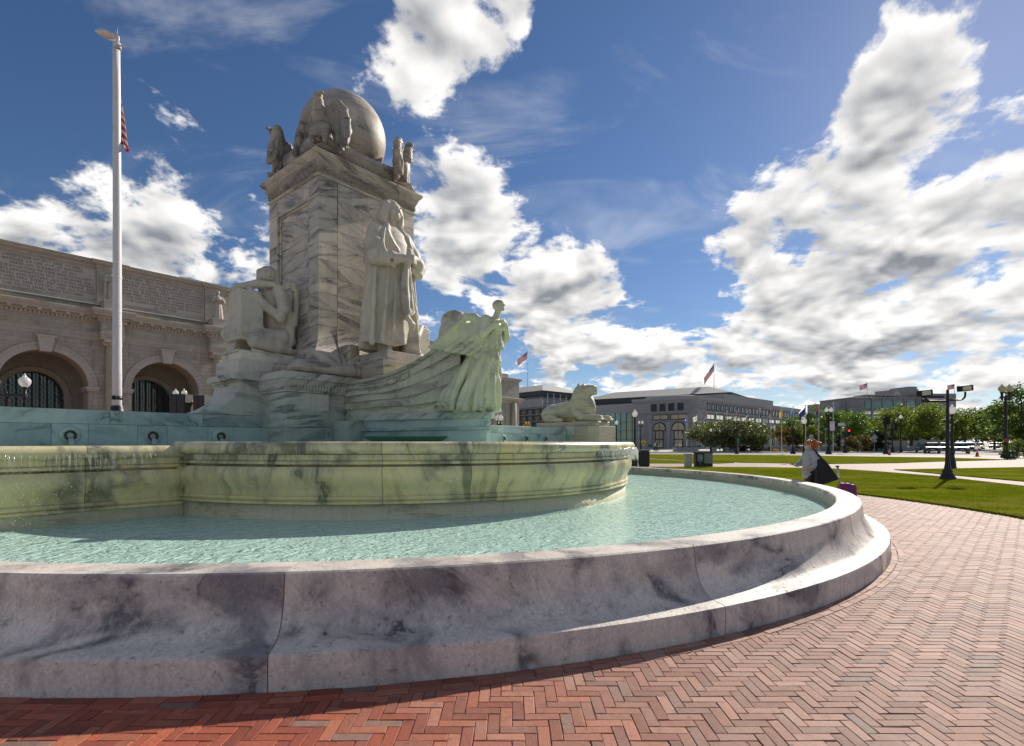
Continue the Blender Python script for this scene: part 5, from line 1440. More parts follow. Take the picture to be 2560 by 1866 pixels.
# engaged columns
def col_mesh():
    mb = MB(); nf = 24; vs = []; prof = [(.78, 1.6), (.78, 1.75), (.70, 2.0), (.70, 8), (.64, 13.4), (.62, 15.0)]
    seg = nf * 4
    for (r_, z) in prof:
        for k in range(seg):
            a = 2 * math.pi * k / seg; f = (k % 4); rr = r_ * (1 if f in (0, 1) else .93 if f == 2 else .95); vs.append((rr * math.cos(a), rr * math.sin(a), z))
    mb.add(vs, [(i * seg + k, i * seg + (k + 1) % seg, (i + 1) * seg + (k + 1) % seg, (i + 1) * seg + k) for i in range(len(prof) - 1) for k in range(seg)])
    return mb.mesh('column')
cmesh = col_mesh(); cmesh.materials.append(M_COLM)
mb = MB()
mb.lathe([(.66, 15.0), (.74, 15.08), (.74, 15.14), (.66, 15.2), (.80, 15.42), (.84, 15.5), (.6, 15.5)], 28)
for sx in (-1, 1):
    mb.lathe([(.02, -.5), (.30, -.5), (.33, -.4), (.30, 0), (.33, .4), (.30, .5), (.02, .5)], 18, M=Matrix.Translation((sx * .80, -.05, 15.34)) @ Matrix.Rotation(R(90), 4, 'X'))
    mb.lathe([(.09, -.56), (.02, -.60)], 12, M=Matrix.Translation((sx * .80, -.05, 15.34)) @ Matrix.Rotation(R(-90), 4, 'X'))
mb.box(-1.05, 1.05, -.85, .85, 15.5, 15.85)
capm = mb.mesh('capital'); capm.materials.append(M_COLM)
mb = MB(); mb.box(-1.05, 1.05, -1.0, .9, 0, 1.3); mb.lathe([(1.0, 1.3), (1.02, 1.36), (.95, 1.44), (.84, 1.5), (.90, 1.56), (.78, 1.62)], 28); cbm = mb.mesh('column_base'); cbm.materials.append(M_COLM)
for xc in COLS:
    for nm, me in (('column', cmesh), ('capital', capm), ('column_base', cbm)):
        o = bpy.data.objects.new(nm, me); o.location = (xc, -.75, 0); link(o, sta)
# entablature with breaks over the columns
plan = [(XL, 0.0)]
for xc in COLS:
    if xc < XL: continue
    plan += [(xc - 1.25, 0.0), (xc - 1.25, -1.35), (xc + 1.25, -1.35), (xc + 1.25, 0.0)]
plan += [(XR, 0.0), (XR, 14), (XL, 14)]
for nm, pr, mt in (('architrave', [(-.2, 15.85), (.05, 15.86), (.05, 16.25), (.11, 16.27), (.11, 16.68), (.20, 16.78), (.20, 16.88), (-.2, 16.9)], M_GRANP),
                   ('frieze', [(-.2, 16.9), (.04, 16.91), (.04, 18.15), (-.2, 18.16)], M_GRAN),
                   ('entablature_cornice', [(-.2, 18.16), (.12, 18.17), (.16, 18.3), (.16, 18.62), (.42, 18.70), (.48, 18.86), (.48, 18.92), (1.02, 19.0), (1.02, 19.30), (1.10, 19.34), (1.22, 19.55), (1.28, 19.72), (1.28, 19.84), (1.1, 19.9), (-.2, 19.98)], M_GRANP)):
    mb = MB(); molding(mb, plan, pr); mb.obj(nm, mt, sta, fix=True)
mb = MB(); mb2 = MB()
segs = []
for i in range(len(plan) - 3): segs.append((plan[i], plan[i + 1]))
for (p, q) in segs:
    d_ = Vector((q[0] - p[0], q[1] - p[1])); L = d_.length; d_.normalize(); nn = Vector((d_.y, -d_.x)); k = max(1, int(L / .42))
    for i in range(k):
        c = Vector(p) + d_ * (L * (i + .5) / k); M = Matrix.Translation((c.x, c.y, 0)) @ Matrix.Rotation(math.atan2(d_.y, d_.x), 4, 'Z'); mb.box(-.12, .12, -.38, -.14, 18.34, 18.66, M)
    k = max(1, int(L / 1.35))
    for i in range(k):
        c = Vector(p) + d_ * (L * (i + .5) / k); M = Matrix.Translation((c.x, c.y, 0)) @ Matrix.Rotation(math.atan2(d_.y, d_.x), 4, 'Z'); mb2.box(-.22, .22, -1.0, -.44, 18.74, 18.995, M)
o = mb.obj('dentils', M_GRANL, sta); o['kind'] = 'stuff'
o = mb2.obj('brackets', M_GRANL, sta); o['kind'] = 'stuff'
# attic
mb = MB(); mb.box(XL, XR, .55, 12, 19.9, 26.35); mb.obj('attic_wall', M_GRAN, sta)
mb = MB(); mb.add([(XL, .54, 20.98), (XR, .54, 20.98), (XR, .05, 20.9), (XL, .05, 20.9)], [(0, 3, 2, 1)]); mb.box(XL, XR, .05, .54, 20.78, 20.9); mb.obj('attic_ledge', M_LEDGE, sta)
aplan = [(XL, .55)]
for xc in COLS: aplan += [(xc - 1.5, .55), (xc - 1.5, .25), (xc + 1.5, .25), (xc + 1.5, .55)]
aplan += [(XR, .55), (XR, 12), (XL, 12)]
aplan = [p for p in aplan if p[0] >= XL]
mb = MB(); molding(mb, aplan, [(-.3, 26.0), (.04, 26.01), (.10, 26.12), (.10, 26.3), (.35, 26.42), (.55, 26.5), (.55, 26.74), (.68, 26.82), (.70, 26.98), (.5, 27.06), (-.3, 27.2), (-.3, 27.21)]); mb.obj('attic_cornice', M_GRANP, sta, fix=True)
for xc in COLS:
    mb = MB(); mb.box(xc - 1.5, xc + 1.5, .25, .55, 20.98, 26.0); mb.obj('attic_pilaster', M_GRANP, sta)
    mb = MB(); mb.box(xc - 1.05, xc + 1.05, -1.75, .2, 19.985, 21.15); mb.box(xc - 1.15, xc + 1.15, -1.85, .22, 21.152, 21.32); mb.obj('statue_base', M_GRANL, sta)
mb = MB()                                              # stepped block of the higher hall behind
for i, (z0, z1, o_) in enumerate(((26.5, 28.0, 0), (28.0, 28.6, -.35), (28.6, 29.1, -.7))): mb.box(21.5 - o_, 46, 6 - o_, 20, z0 + .002 * i, z1)
mb.obj('upper_parapet', M_GRAN, sta)
mb = MB(); mb.box(28.05, 88, 5, 22, 0, 26.2); mb.obj('east_wing_wall', M_GRAN, sta)
# inscriptions
TEXTS = {18.3: ["THE FARM  BEST HOME OF THE FAMILY  MAIN", "SOURCE OF NATIONAL WEALTH  FOUNDATION OF", "CIVILIZED SOCIETY  THE NATURAL PROVIDENCE", "THE OLD MECHANIC ARTS  CONTROLLING NEW", "FORCES  BUILD NEW HIGHWAYS FOR GOODS", "AND MEN  OVERRIDE THE OCEAN  AND MAKE", "THE VERY ETHER CARRY HUMAN THOUGHT", "THE DESERT SHALL REJOICE AND BLOSSOM", "AS THE ROSE"],
         4.5: ["SWEETENER OF HUT AND OF HALL", "BRINGER OF LIFE OUT OF NAUGHT", "FREEDOM  O FAIREST OF ALL", "THE DAUGHTERS OF TIME AND THOUGHT", "MAN'S IMAGINATION HAS CONCEIVED ALL", "NUMBERS AND LETTERS  ALL TOOLS VESSELS", "AND SHELTERS  EVERY ART AND TRADE  ALL", "PHILOSOPHY AND POETRY  AND ALL POLITIES", "THE TRUTH SHALL MAKE YOU FREE"]}
for xc in BAYS:
    x0, x1, z0, z1 = xc - 5.35, xc + 5.35, 21.5, 25.75
    mb = MB()
    for (a, b, c, d_) in ((x0, x1, z1 - .1, z1), (x0, x1, z0, z0 + .1), (x0, x0 + .1, z0 + .1, z1 - .1), (x1 - .1, x1, z0 + .1, z1 - .1)): mb.box(a, b, .45, .548, c, d_)
    pf = mb.obj('inscription_frame', M_GRANL, sta)
    mb = MB(); mb.box(x0 + .102, x1 - .102, .52, .548, z0 + .102, z1 - .102); mb.obj('inscription_panel', M_GRANL, sta)
    if xc in TEXTS:
        cu = bpy.data.curves.new('inscription', 'FONT'); cu.body = "\n".join(TEXTS[xc]); cu.align_x = 'CENTER'; cu.align_y = 'CENTER'
        cu.size = .45; cu.space_line = 1.0; cu.extrude = .012; cu.space_character = 1.12; cu.resolution_u = 1
        to = bpy.data.objects.new('tmp_text', cu); col.objects.link(to)
        dg = bpy.context.evaluated_depsgraph_get(); me = bpy.data.meshes.new_from_object(to.evaluated_get(dg)); bpy.data.objects.remove(to)
        me.materials.clear(); me.materials.append(M_LETT)
        o = bpy.data.objects.new('inscription', me); link(o, sta); o.location = (xc, .508, (z0 + z1) / 2); o.rotation_euler = (R(90), 0, 0); o['kind'] = 'stuff'
# far end pavilion seen past the prow
pav = thing('end_pavilion', 'tan stone end pavilion of the station beside the prow figure', 'building', SLOC, PHI)
mb = MB(); mb.box(86.5, 96.5, -5, 12, 0, 17.4); mb.obj('wall', M_GRAN, pav)
mb = MB(); molding(mb, [(86.5, -5), (96.5, -5), (96.5, 12), (86.5, 12)], [(-.3, 17.3), (.2, 17.31), (.5, 17.7), (.6, 18.0), (.3, 18.1), (-.3, 18.12)]); mb.obj('cornice', M_GRANP, pav, fix=True)
mb = MB(); molding(mb, [(86.5, -5), (96.5, -5), (96.5, 12), (86.5, 12)], [(0, 11.6), (.3, 11.62), (.3, 12.1), (.9, 12.5), (1.1, 12.9), (.2, 13.1), (0, 13.12)]); mb.obj('lower_cornice', M_GRANP, pav, fix=True)
mb = MB(); mb.box(88.5, 94.5, -3, 8, 18.0, 19.4); mb.obj('parapet', M_GRANP, pav)
mb = MB(); mb.cyl(93.6, -5.6, 0, 11.6, .8, .7, 20); mb.obj('column', M_COLM, pav)
# statues of the attic
def make_draped(seed):
    S = SDF((-.55, -.5, -.02), (.55, .45, 1.92), .026); r_ = random.Random(seed)
    def robe(X, Y, Z):
        a = np.arctan2(X, -Y); k = np.clip((1.2 - Z) / 1.0, 0, 1)
        rr = 1 + k * (.09 * np.sin(a * 8 + seed) + .05 * np.sin(a * 13 + Z * 3))
        rx = interp(Z, [(0, .30), (.6, .27), (1.05, .22), (1.3, .25), (1.45, .2), (1.55, .08)]); ry = interp(Z, [(0, .24), (1.05, .18), (1.4, .17), (1.55, .08)])
        return np.maximum(np.maximum((np.sqrt((X / rx) ** 2 + (Y / ry) ** 2) - rr) * .2, -Z), Z - 1.55)
    S.fn((-.5, -.45, -.02), (.5, .45, 1.6), robe, .03)
    S.cap((0, 0, 1.5), (0, -.02, 1.6), .07, .06, .03); S.ell((0, -.03, 1.70), (.095, .11, .13), .02); S.ell((0, .01, 1.75), (.12, .12, .10), .02)
    S.cap((0, -.13, 1.71), (0, -.15, 1.67), .014, .02, .01)
    S.chain([(-.24, 0, 1.42), (-.33, -.05, 1.15), (-.12 if seed % 2 else -.30, -.27, 1.12)], [.09, .09, .06], .03)
    S.chain([(.24, 0, 1.42), (.34, -.05, 1.15), (.22, -.28, 1.22)], [.09, .09, .06], .03)
    if seed % 2: S.ell((.28, -.28, 1.38), (.14, .11, .17), .03); S.chain([(-.3, -.1, 1.1), (-.34, -.1, .1)], [.05, .08], .03)
    else: S.box((0, -.30, 1.20), (.20, .13, .05), .02, .02)
    return S
for i, xc in enumerate(COLS[1:]):
    if xc < 0: continue
    lb = ['weathered stone statue holding a tray on attic beside the flagpole', 'weathered stone statue holding a sheaf on attic left of the kneeling figure'][i - 1]
    s_ = thing('attic_statue', lb, 'statue', (*UN(xc, -79.2), 21.32), PHI, 'statues along the station attic'); make_draped(i).obj('figure', M_GRANP, s_, 1, 2.5)

# ------------------------------------------------------------------ big flagpole
fx, fy = G(293, 0, 24.0)
M_POLE = plain('pole_white', (.62, .60, .60), .38, var=.10, scale=2)
fp = thing('flagpole', 'tall white flagpole with a drooping flag behind the fountain wall', 'flagpole', (fx, fy, 0))
mb = MB(); mb.tube([(0, 0, .5), (0, 0, 5.0), (0, 0, 5.2), (0, 0, 12), (-.03, 0, 18.3), (-.035, 0, 20.0)], [.185, .182, .178, .168, .150, .145], 24); mb.obj('pole', M_POLE, fp)
for z in (4.1, 7.0, 7.6, 9.2): mb = MB(); rr = .184 - .0018 * z + .010; mb.lathe([(rr - .02, z - .015), (rr, z - .015), (rr, z + .015), (rr - .02, z + .015)], 24, closed=True); mb.obj('pole_band', M_POLE, fp)
mb = MB(); mb.lathe([(.44, 0), (.44, .3), (.34, .5), (.34, 2.9), (.30, 3.05), (.26, 3.1), (.26, 3.22), (.22, 3.3)], 24); mb.obj('pole_base', M_IRON, fp)
zc = Zat(880 + 795 / 6.883, 24)
mb = MB(); mb.lathe([(.17, zc - .08), (.205, zc - .08), (.205, zc + .08), (.17, zc + .08)], 24, closed=True); cb = mb.obj('clamp_band', M_IRON, fp)
mb = MB(); mb.lathe([(.07, -.02), (.10, -.02), (.10, .02), (.07, .02)], 20, closed=True, M=Matrix.Translation((.03, -.215, zc)) @ Matrix.Rotation(R(90), 4, 'X')); mb.obj('clamp_ring', M_IRON, cb)
zt_ = 20.0
mb = MB(); mb.lathe([(.14, zt_ - .25), (.165, zt_ - .25), (.165, zt_ + .02), (.10, zt_ + .06), (.02, zt_ + .06)], 20); mb.obj('pole_cap', M_POLE, fp)
mb = MB()                                              # winged finial: two tilted blade-like wings
def blade(M):
    pts = []
    nB = 14
    for i in range(nB + 1):
        q = i / nB; w_ = .24 * math.sin(math.pi * min(1, q * .9 + .1)) ** .8; pts.append((q, w_))
    vs = [(q * 1.15, w_, 0.0) for q, w_ in pts] + [(q * 1.15, -w_, 0.0) for q, w_ in pts] + [(q * 1.15, 0, .09 * math.sin(math.pi * q)) for q, w_ in pts] + [(q * 1.15, 0, -.07 * math.sin(math.pi * q)) for q, w_ in pts]
    n1 = nB + 1; fs = []
    for i in range(nB):
        for (a, b) in ((0, 2), (2, 1), (1, 3), (3, 0)): fs.append((a * n1 + i, a * n1 + i + 1, b * n1 + i + 1, b * n1 + i))
    return [M @ Vector(v) for v in vs], fs
fin = None
for (rz, tilt, s_) in ((180, -14, .95), (-20, 22, .62)):
    mb = MB(); v_, f_ = blade(Matrix.Translation((0.0, 0, zt_ + (.32 if s_ > .7 else -.05))) @ Matrix.Rotation(R(rz), 4, 'Z') @ Matrix.Rotation(R(tilt), 4, 'Y') @ Matrix.Rotation(R(25), 4, 'X') @ Matrix.Scale(s_, 4)); mb.add(v_, f_, True); mb.obj('finial_wing', M_POLE, fp, fix=True)
mb = MB(); mb.tube([(0, 0, zt_), (.03, 0, zt_ + .2), (.05, 0, zt_ + .36)], [.06, .07, .05], 12); mb.tube([(-.02, 0, zt_ + .3), (.02, 0, zt_ + .75)], [.012, .006], 6); mb.obj('finial_body', M_POLE, fp)
def flagmat(name, stripes=True, c1=(.34, .015, .025), c2=(.46, .43, .39), canton=(.03, .045, .16)):
    nt = newmat(name); tc = nt.new('ShaderNodeTexCoord'); x, y, z = nt.sep(tc.outputs['UV'])
    s_ = nt.math('GREATER_THAN', nt.math('FRACT', nt.math('MULTIPLY', y, 6.5)), .5)
    cc = nt.mix(s_, c4(c1), c4(c2))
    ca_ = nt.math('MULTIPLY', nt.math('LESS_THAN', x, .40), nt.math('GREATER_THAN', y, .46))
    star = nt.new('ShaderNodeTexVoronoi'); nt.put(star.inputs['Vector'], nt.comb(nt.math('MULTIPLY', x, 14.0), nt.math('MULTIPLY', y, 10.0), 0.0)); star.inputs['Scale'].default_value = 1.0; star.inputs['Randomness'].default_value = .0
    cs = nt.mix(nt.math('LESS_THAN', star.outputs['Distance'], .22), c4(canton), (.6, .6, .6, 1))
    cc = nt.mix(ca_, cc, cs)
    nt.l.new(cc, nt.b.inputs['Base Color']); nt.b.inputs['Roughness'].default_value = .8
    tl = nt.new('ShaderNodeBsdfTranslucent'); nt.l.new(cc, tl.inputs[0]); ms = nt.new('ShaderNodeMixShader'); ms.inputs[0].default_value = .35
    nt.l.new(nt.b.outputs[0], ms.inputs[1]); nt.l.new(tl.outputs[0], ms.inputs[2]); nt.l.new(ms.outputs[0], nt.out.inputs[0])
    return nt.m
M_USFLAG = flagmat('flag_stripes')
def cloth(name, f, nu, nv, mat, parent):
    vs = np.array([f(i / nu, j / nv) for j in range(nv + 1) for i in range(nu + 1)]); fs = np.array([(j * (nu + 1) + i, j * (nu + 1) + i + 1, (j + 1) * (nu + 1) + i + 1, (j + 1) * (nu + 1) + i) for j in range(nv) for i in range(nu)])
    o = mesh_obj(name, vs, fs, mat, parent); uv = o.data.uv_layers.new(name='UVMap')
    L = np.array([(i / nu, 1 - j / nv) for j in range(nv + 1) for i in range(nu + 1)], np.float32); idx = np.zeros(len(o.data.loops), np.int32); o.data.loops.foreach_get('vertex_index', idx); uv.data.foreach_set('uv', L[idx].ravel()); return o
ztop = Zat(60 + 480 / 4.86, 24); zbot = Zat(60 + 1560 / 4.86, 24)
def droop(u_, v_):
    z = ztop + (zbot - ztop) * v_ * (.72 + .28 * u_) - .55 * u_ * (1 - v_) * 3.2
    wv = math.sin(u_ * 16 + v_ * 3); amp = .05 + .13 * v_
    return (-.20 + u_ * .50 * (.25 + v_) + amp * wv * .6 - .10 * v_ * math.sin(v_ * 5 + u_ * 5), .22 + .12 * math.cos(u_ * 14 + v_ * 2) * (.3 + v_), z)
fl_ = cloth('flag', droop, 30, 30, M_USFLAG, fp)
mb = MB(); mb.tube([(-.14, .19, 4), (-.13, .14, 19.8)], .008, 5); mb.obj('halyard', M_IRON, fp)

# ------------------------------------------------------------------ street lamps with glass globes
def globe_mat():
    nt = newmat('lamp_globe_glass'); nt.b.inputs['Base Color'].default_value = (.80, .80, .78, 1); nt.b.inputs['Roughness'].default_value = .12
    nt.b.inputs['Transmission Weight'].default_value = .0; nt.b.inputs['Specular IOR Level'].default_value = .8
    tr = nt.new('ShaderNodeBsdfTransparent'); tr.inputs[0].default_value = (.92, .93, .93, 1); tl = nt.new('ShaderNodeBsdfTranslucent'); tl.inputs[0].default_value = (.85, .85, .82, 1)
    a = nt.new('ShaderNodeMixShader'); a.inputs[0].default_value = .45; nt.l.new(nt.b.outputs[0], a.inputs[1]); nt.l.new(tl.outputs[0], a.inputs[2])
    b = nt.new('ShaderNodeMixShader'); b.inputs[0].default_value = .28; nt.l.new(a.outputs[0], b.inputs[1]); nt.l.new(tr.outputs[0], b.inputs[2]); nt.l.new(b.outputs[0], nt.out.inputs[0]); return nt.m
M_GLOBE = globe_mat(); M_GLOBEY = plain('lamp_globe_amber', (.52, .46, .27), .3, var=.1)
def globe_part(parent, x, y, z, r, gm=M_GLOBE, seg=18):
    mb = MB(); mb.lathe([(.42 * r, -.98 * r), (.62 * r, -.80 * r), (.90 * r, -.35 * r), (1.0 * r, .12 * r), (.93 * r, .48 * r), (.70 * r, .80 * r), (.42 * r, .98 * r), (.34 * r, 1.08 * r)], seg, M=Matrix.Translation((x, y, z))); g_ = mb.obj('globe', gm, parent)
    mb = MB(); mb.lathe([(.36 * r, 1.06 * r), (.40 * r, 1.14 * r), (.22 * r, 1.26 * r), (.26 * r, 1.36 * r), (.12 * r, 1.48 * r), (.13 * r, 1.56 * r), (.02 * r, 1.78 * r)], 12, M=Matrix.Translation((x, y, z))); mb.obj('globe_cap', M_GLOBE if gm is M_GLOBE else gm, parent)
    mb = MB(); mb.lathe([(.16 * r, -1.55 * r), (.22 * r, -1.45 * r), (.46 * r, -1.2 * r), (.50 * r, -1.0 * r), (.40 * r, -.96 * r)], 14, M=Matrix.Translation((x, y, z))); mb.obj('globe_cup', M_IRON, parent)
def post_profile(h, r):
    return [(2.6 * r, 0), (2.6 * r, .10), (2.3 * r, .14), (2.3 * r, .32), (2.0 * r, .40), (2.15 * r, .46), (1.55 * r, .60), (1.3 * r, .95), (1.0 * r, 1.15), (1.08 * r, 1.2), (.98 * r, 1.25), (.72 * r, h - .25), (.9 * r, h - .2), (.7 * r, h - .1), (.6 * r, h)]
def lamp(label, X, Y, zg, rg_, r=.085, gm=M_GLOBE, group='globe street lamps'):
    t_ = thing('street_lamp', label, 'street lamp', (X, Y, 0), 0, group); h = zg - 1.5 * rg_
    mb = MB(); mb.lathe(post_profile(h, r), 16); mb.obj('post', M_IRON, t_)
    globe_part(t_, 0, 0, zg, rg_, gm); return t_
def twin_lamp(label, X, Y, zg, rg_, sep_, rz=0.0, r=.11, gm=M_GLOBE, n=2, group='twin globe street lamps'):
    t_ = thing('twin_street_lamp', label, 'street lamp', (X, Y, 0), rz, group); h = zg - 2.6 * rg_
    mb = MB(); mb.lathe(post_profile(h, r), 16); mb.obj('post', M_IRON, t_)
    xs_ = [-sep_ / 2, sep_ / 2] if n == 2 else [-sep_ / 2, sep_ / 2, sep_ * 1.3]
    mb = MB(); mb.box(min(xs_) - r * .8, max(xs_) + r * .8, -r * .7, r * .7, h - .35 * rg_, h + .2 * rg_)
    for x in xs_: mb.cyl(x, 0, h - 1.0 * rg_, zg - 1.45 * rg_, r * .6, r * .7, 10)
    mb.cyl(0, 0, h, h + .9 * rg_, r * .5, r * .1, 10); mb.obj('arms', M_IRON, t_)
    for x in xs_: globe_part(t_, x, 0, zg, rg_, gm)
    return t_
gx, gy = G(27, 0, 22.0)
twin_lamp('black twin lamp with clear globe before the left station arch', gx - .17, gy, Zat(955, 22), .215, 1.36, R(8), .10)
gx, gy = G(450, 0, 50.0); twin_lamp('black twin lamp whose globes rise above the dark box', gx, gy, Zat(983, 50), .25, .82, 0, .1)
gx, gy = G(1248, 0, 48.0); twin_lamp('black twin lamp between the prow and the end pavilion', gx, gy, Zat(1046, 48), .24, .30, 0, .09)
# dark boxes and orange barrier arm beneath the right arch
M_BOX = plain('dark_box', (.030, .026, .024), .6, var=.3, scale=3); M_ORANGE = plain('orange_paint', (.55, .12, .04), .5)
for (xa, xb, yt, Y, lb) in ((434, 474, 987, 44, 'dark metal box standing below the lamp globes at the right arch'), (493, 521, 990, 44, 'dark metal box half hidden by the flared marble block')):
    t_ = thing('equipment_box', lb, 'box', ((xa + xb) / 2 / FPX * Y - 1280 / FPX * Y, Y, 0)); wdt = (xb - xa) / FPX * Y; h = Zat(yt, Y)
    mb = MB(); mb.cbox(-wdt / 2, wdt / 2, -.6, .9, .3, h, .03); bd = mb.obj('cabinet', M_BOX, t_)
    mb = MB(); mb.box(-wdt / 2 + .1, -.04, -.63, -.605, .6, h - .15); mb.obj('door', M_BOX, bd); mb = MB(); mb.box(.04, wdt / 2 - .1, -.63, -.605, .6, h - .15); mb.obj('door', M_BOX, bd)
    mb = MB(); mb.box(-wdt / 2 - .05, wdt / 2 + .05, -.65, .95, 0, .3); mb.obj('skid', M_IRON, t_)
t_ = thing('barrier_arm', 'slanted orange barrier arm between two dark boxes', 'barrier', (*G(485, 0, 44.5), 0))
mb = MB(); mb.box(-.12, .12, -.12, .12, 0, 2.6); mb.obj('barrier_post', M_IRON, t_)
mb = MB(); mb.tube([(.20, -.16, Zat(1017, 44.5)), (-.42, -.16, Zat(991, 44.5))], .09, 8); mb.obj('arm', M_ORANGE, t_)
# ------------------------------------------------------------------ buildings across the street
M_GREYST = granite('grey_facade', (.30, .295, .30), 2.2, .8, .02, .25, .6); M_GREYP = plain('grey_trim', (.32, .315, .32), .8, var=.15, scale=1.5)
M_GLASSD = glassmat('dark_window_glass', (.05, .055, .06), .08); M_GLASSL = glassmat('bright_window_glass', (.85, .82, .72), .10, 1.0, 1.0); M_GLASSG = glassmat('atrium_glass', (.14, .24, .22), .06)
M_ROOF = plain('pale_roof_metal', (.40, .385, .33), .6, var=.12, scale=1); M_FASC = plain('dark_fascia', (.035, .037, .042), .6, var=.2)
def frame_thing(name, label, cat, X, Y, ang): return thing(name, label, cat, (X, Y, 0), ang)
cxy = (46.4, 130.0); ang1 = math.atan2(.6986, .7155)
bld = frame_thing('office_building', 'grey stone office building with arched windows and flag on its roof', 'building', *cxy, ang1)   # x along the long face, y along the short face
HB = 13.05
def bx(nm, x0, x1, y0, y1, z0, z1, mat, parent): return MB().box(x0, x1, y0, y1, z0, z1).obj(nm, mat, parent)
bx('wall', .02, 77, .02, 18.4, 0, HB, M_GREYST, bld)
mb = MB(); molding(mb, [(0, 0), (77, 0), (77, 18.4), (0, 18.4)], [(-.2, HB - .6), (.15, HB - .58), (.35, HB - .3), (.45, HB), (.45, HB + .35), (-.2, HB + .36)]); mb.obj('top_cornice', M_GREYP, bld, fix=True)
for (z0, z1, o_) in ((9.35, 9.75, .35), (7.0, 7.35, .22)):
    mb = MB(); molding(mb, [(0, 0), (77, 0), (77, 18.4), (0, 18.4)], [(-.2, z0), (.05, z0 + .01), (o_, z0 + .2), (o_, z1), (-.2, z1 + .05)]); mb.obj('string_course', M_GREYP, bld, fix=True)
def window(face, c, w_, z0, z1, gl, parent, arch=False, depth=.25):
    """window ringed by a frame, dark where it paints the shaded reveal; face 'L' = short face (x=0), 'R' = long face (y=0)"""
    t0 = c - w_ / 2; t1 = c + w_ / 2
    def q(a, d_, z): return (-d_, a, z) if face == 'L' else (a, -d_, z)
    mb = MB(); pts = [(t0, z0), (t1, z0), (t1, z1), (t0, z1)]
    if arch: pts = [(t0, z0), (t1, z0)] + [(c + w_ / 2 * math.cos(math.pi * i / 12), z1 - w_ / 2 + w_ / 2 * math.sin(math.pi * i / 12)) for i in range(13)]
    n = len(pts); fr = .22
    mb.add([q(a, .06, z) for a, z in pts] + [q(a, -.02, z) for a, z in pts], [tuple(range(n))] + [(i, (i + 1) % n, n + (i + 1) % n, n + i) for i in range(n)]); wn = mb.obj('window', gl, parent, fix=True)
    mb = MB(); ce = Vector((c, (z0 + z1) / 2)); out = []
    for a, z in pts:
        v = Vector((a, z)) - ce; out.append((a + (fr if a > c else -fr), z + (fr if z > ce.y else -fr)))
    mb.add([q(a, .09, z) for a, z in pts] + [q(a, .12, z) for a, z in out] + [q(a, .0, z) for a, z in out], [(i, (i + 1) % n, n + (i + 1) % n, n + i) for i in range(n)] + [(n + i, n + (i + 1) % n, 2 * n + (i + 1) % n, 2 * n + i) for i in range(n)]); mb.obj('reveal_shade_frame', M_GREYP if gl is M_GLASSG else M_FASC, wn, fix=True)  # dark frame colour stands in for shade in the reveal; grey round green glass
    if w_ > 1.6:
        mb = MB(); 
        p0, p1 = q(c - .05, .065, z0), q(c + .05, .11, z1 - .05); mb.box(min(p0[0], p1[0]), max(p0[0], p1[0]), min(p0[1], p1[1]), max(p0[1], p1[1]), z0, z1 - .05); mb.obj('mullion', M_FASC, wn)
    return wn
for i in range(4): window('L', 4.6 + i * 2.55, 1.25, 10.1, 11.6, M_GLASSD, bld)
for c in (5.1, 10.3): window('L', c, 4.2, 7.75, 8.8, M_GLASSL, bld)
for c in (5.2, 10.6):
    window('L', c, 3.4, 4.9, 6.75, M_GLASSL, bld, True); window('L', c, 2.0, 2.6, 4.55, M_GLASSL, bld); window('L', c, 2.0, .4, 2.3, M_GLASSL, bld)
for c in (2.7, 7.9, 13.2): bx('pilaster', -.22, .0, c - .45, c + .45, 0, 6.98, M_GREYP, bld)
for i in range(26): window('R', 6 + i * 2.7, 1.2, 10.1, 11.6, M_GLASSD, bld)
for i in range(13): window('R', 7.2 + i * 5.4, 4.0, 7.75, 8.8, M_GLASSL if i % 4 != 3 else M_GLASSG, bld)
for i in range(13):
    window('R', 7.2 + i * 5.4, 3.2, 3.6, 6.75, M_GLASSD, bld, True); bx('pilaster', 4.2 + i * 5.4, 4.9 + i * 5.4, -.22, 0, 0, 6.98, M_GREYP, bld)
bx('setback', 24, 62, 3.5, 16, HB, HB + 2.6, M_GREYP, bld); 
mb = MB(); mb.lathe([(9, HB), (9, HB + .5), (8.2, HB + 1.0), (.1, HB + 1.2)], 40, c=(9.5, 11)); mb.obj('curved_roof', M_GREYP, bld)
# rear block with broad hipped roof
rear = frame_thing('office_block', 'long office block with pale hipped roof behind the grey building', 'building', 65.1, 154.8, R(54))
mb = MB()
def hip(mb, x0, x1, y0, y1, z0, z1, ins): mb.add([(x0, y0, z0), (x1, y0, z0), (x1, y1, z0), (x0, y1, z0), (x0 + ins, y0 + ins, z1), (x1 - ins, y0 + ins, z1), (x1 - ins, y1 - ins, z1), (x0 + ins, y1 - ins, z1)], [(0, 1, 5, 4), (1, 2, 6, 5), (2, 3, 7, 6), (3, 0, 4, 7), (4, 5, 6, 7), (3, 2, 1, 0)])
bx('wall', 2, 36, 2, 48, 0, 13.2, M_GREYST, rear); bx('glass_band', 1.5, 36.5, 1.5, 48.5, 13.2, 15.0, M_GLASSD, rear); bx('fascia', 0, 38, 0, 50, 15.0, 16.6, M_FASC, rear)
mb = MB(); hip(mb, -.3, 38.3, -.3, 50.3, 16.62, 19.6, 9); mb.obj('roof', M_ROOF, rear)
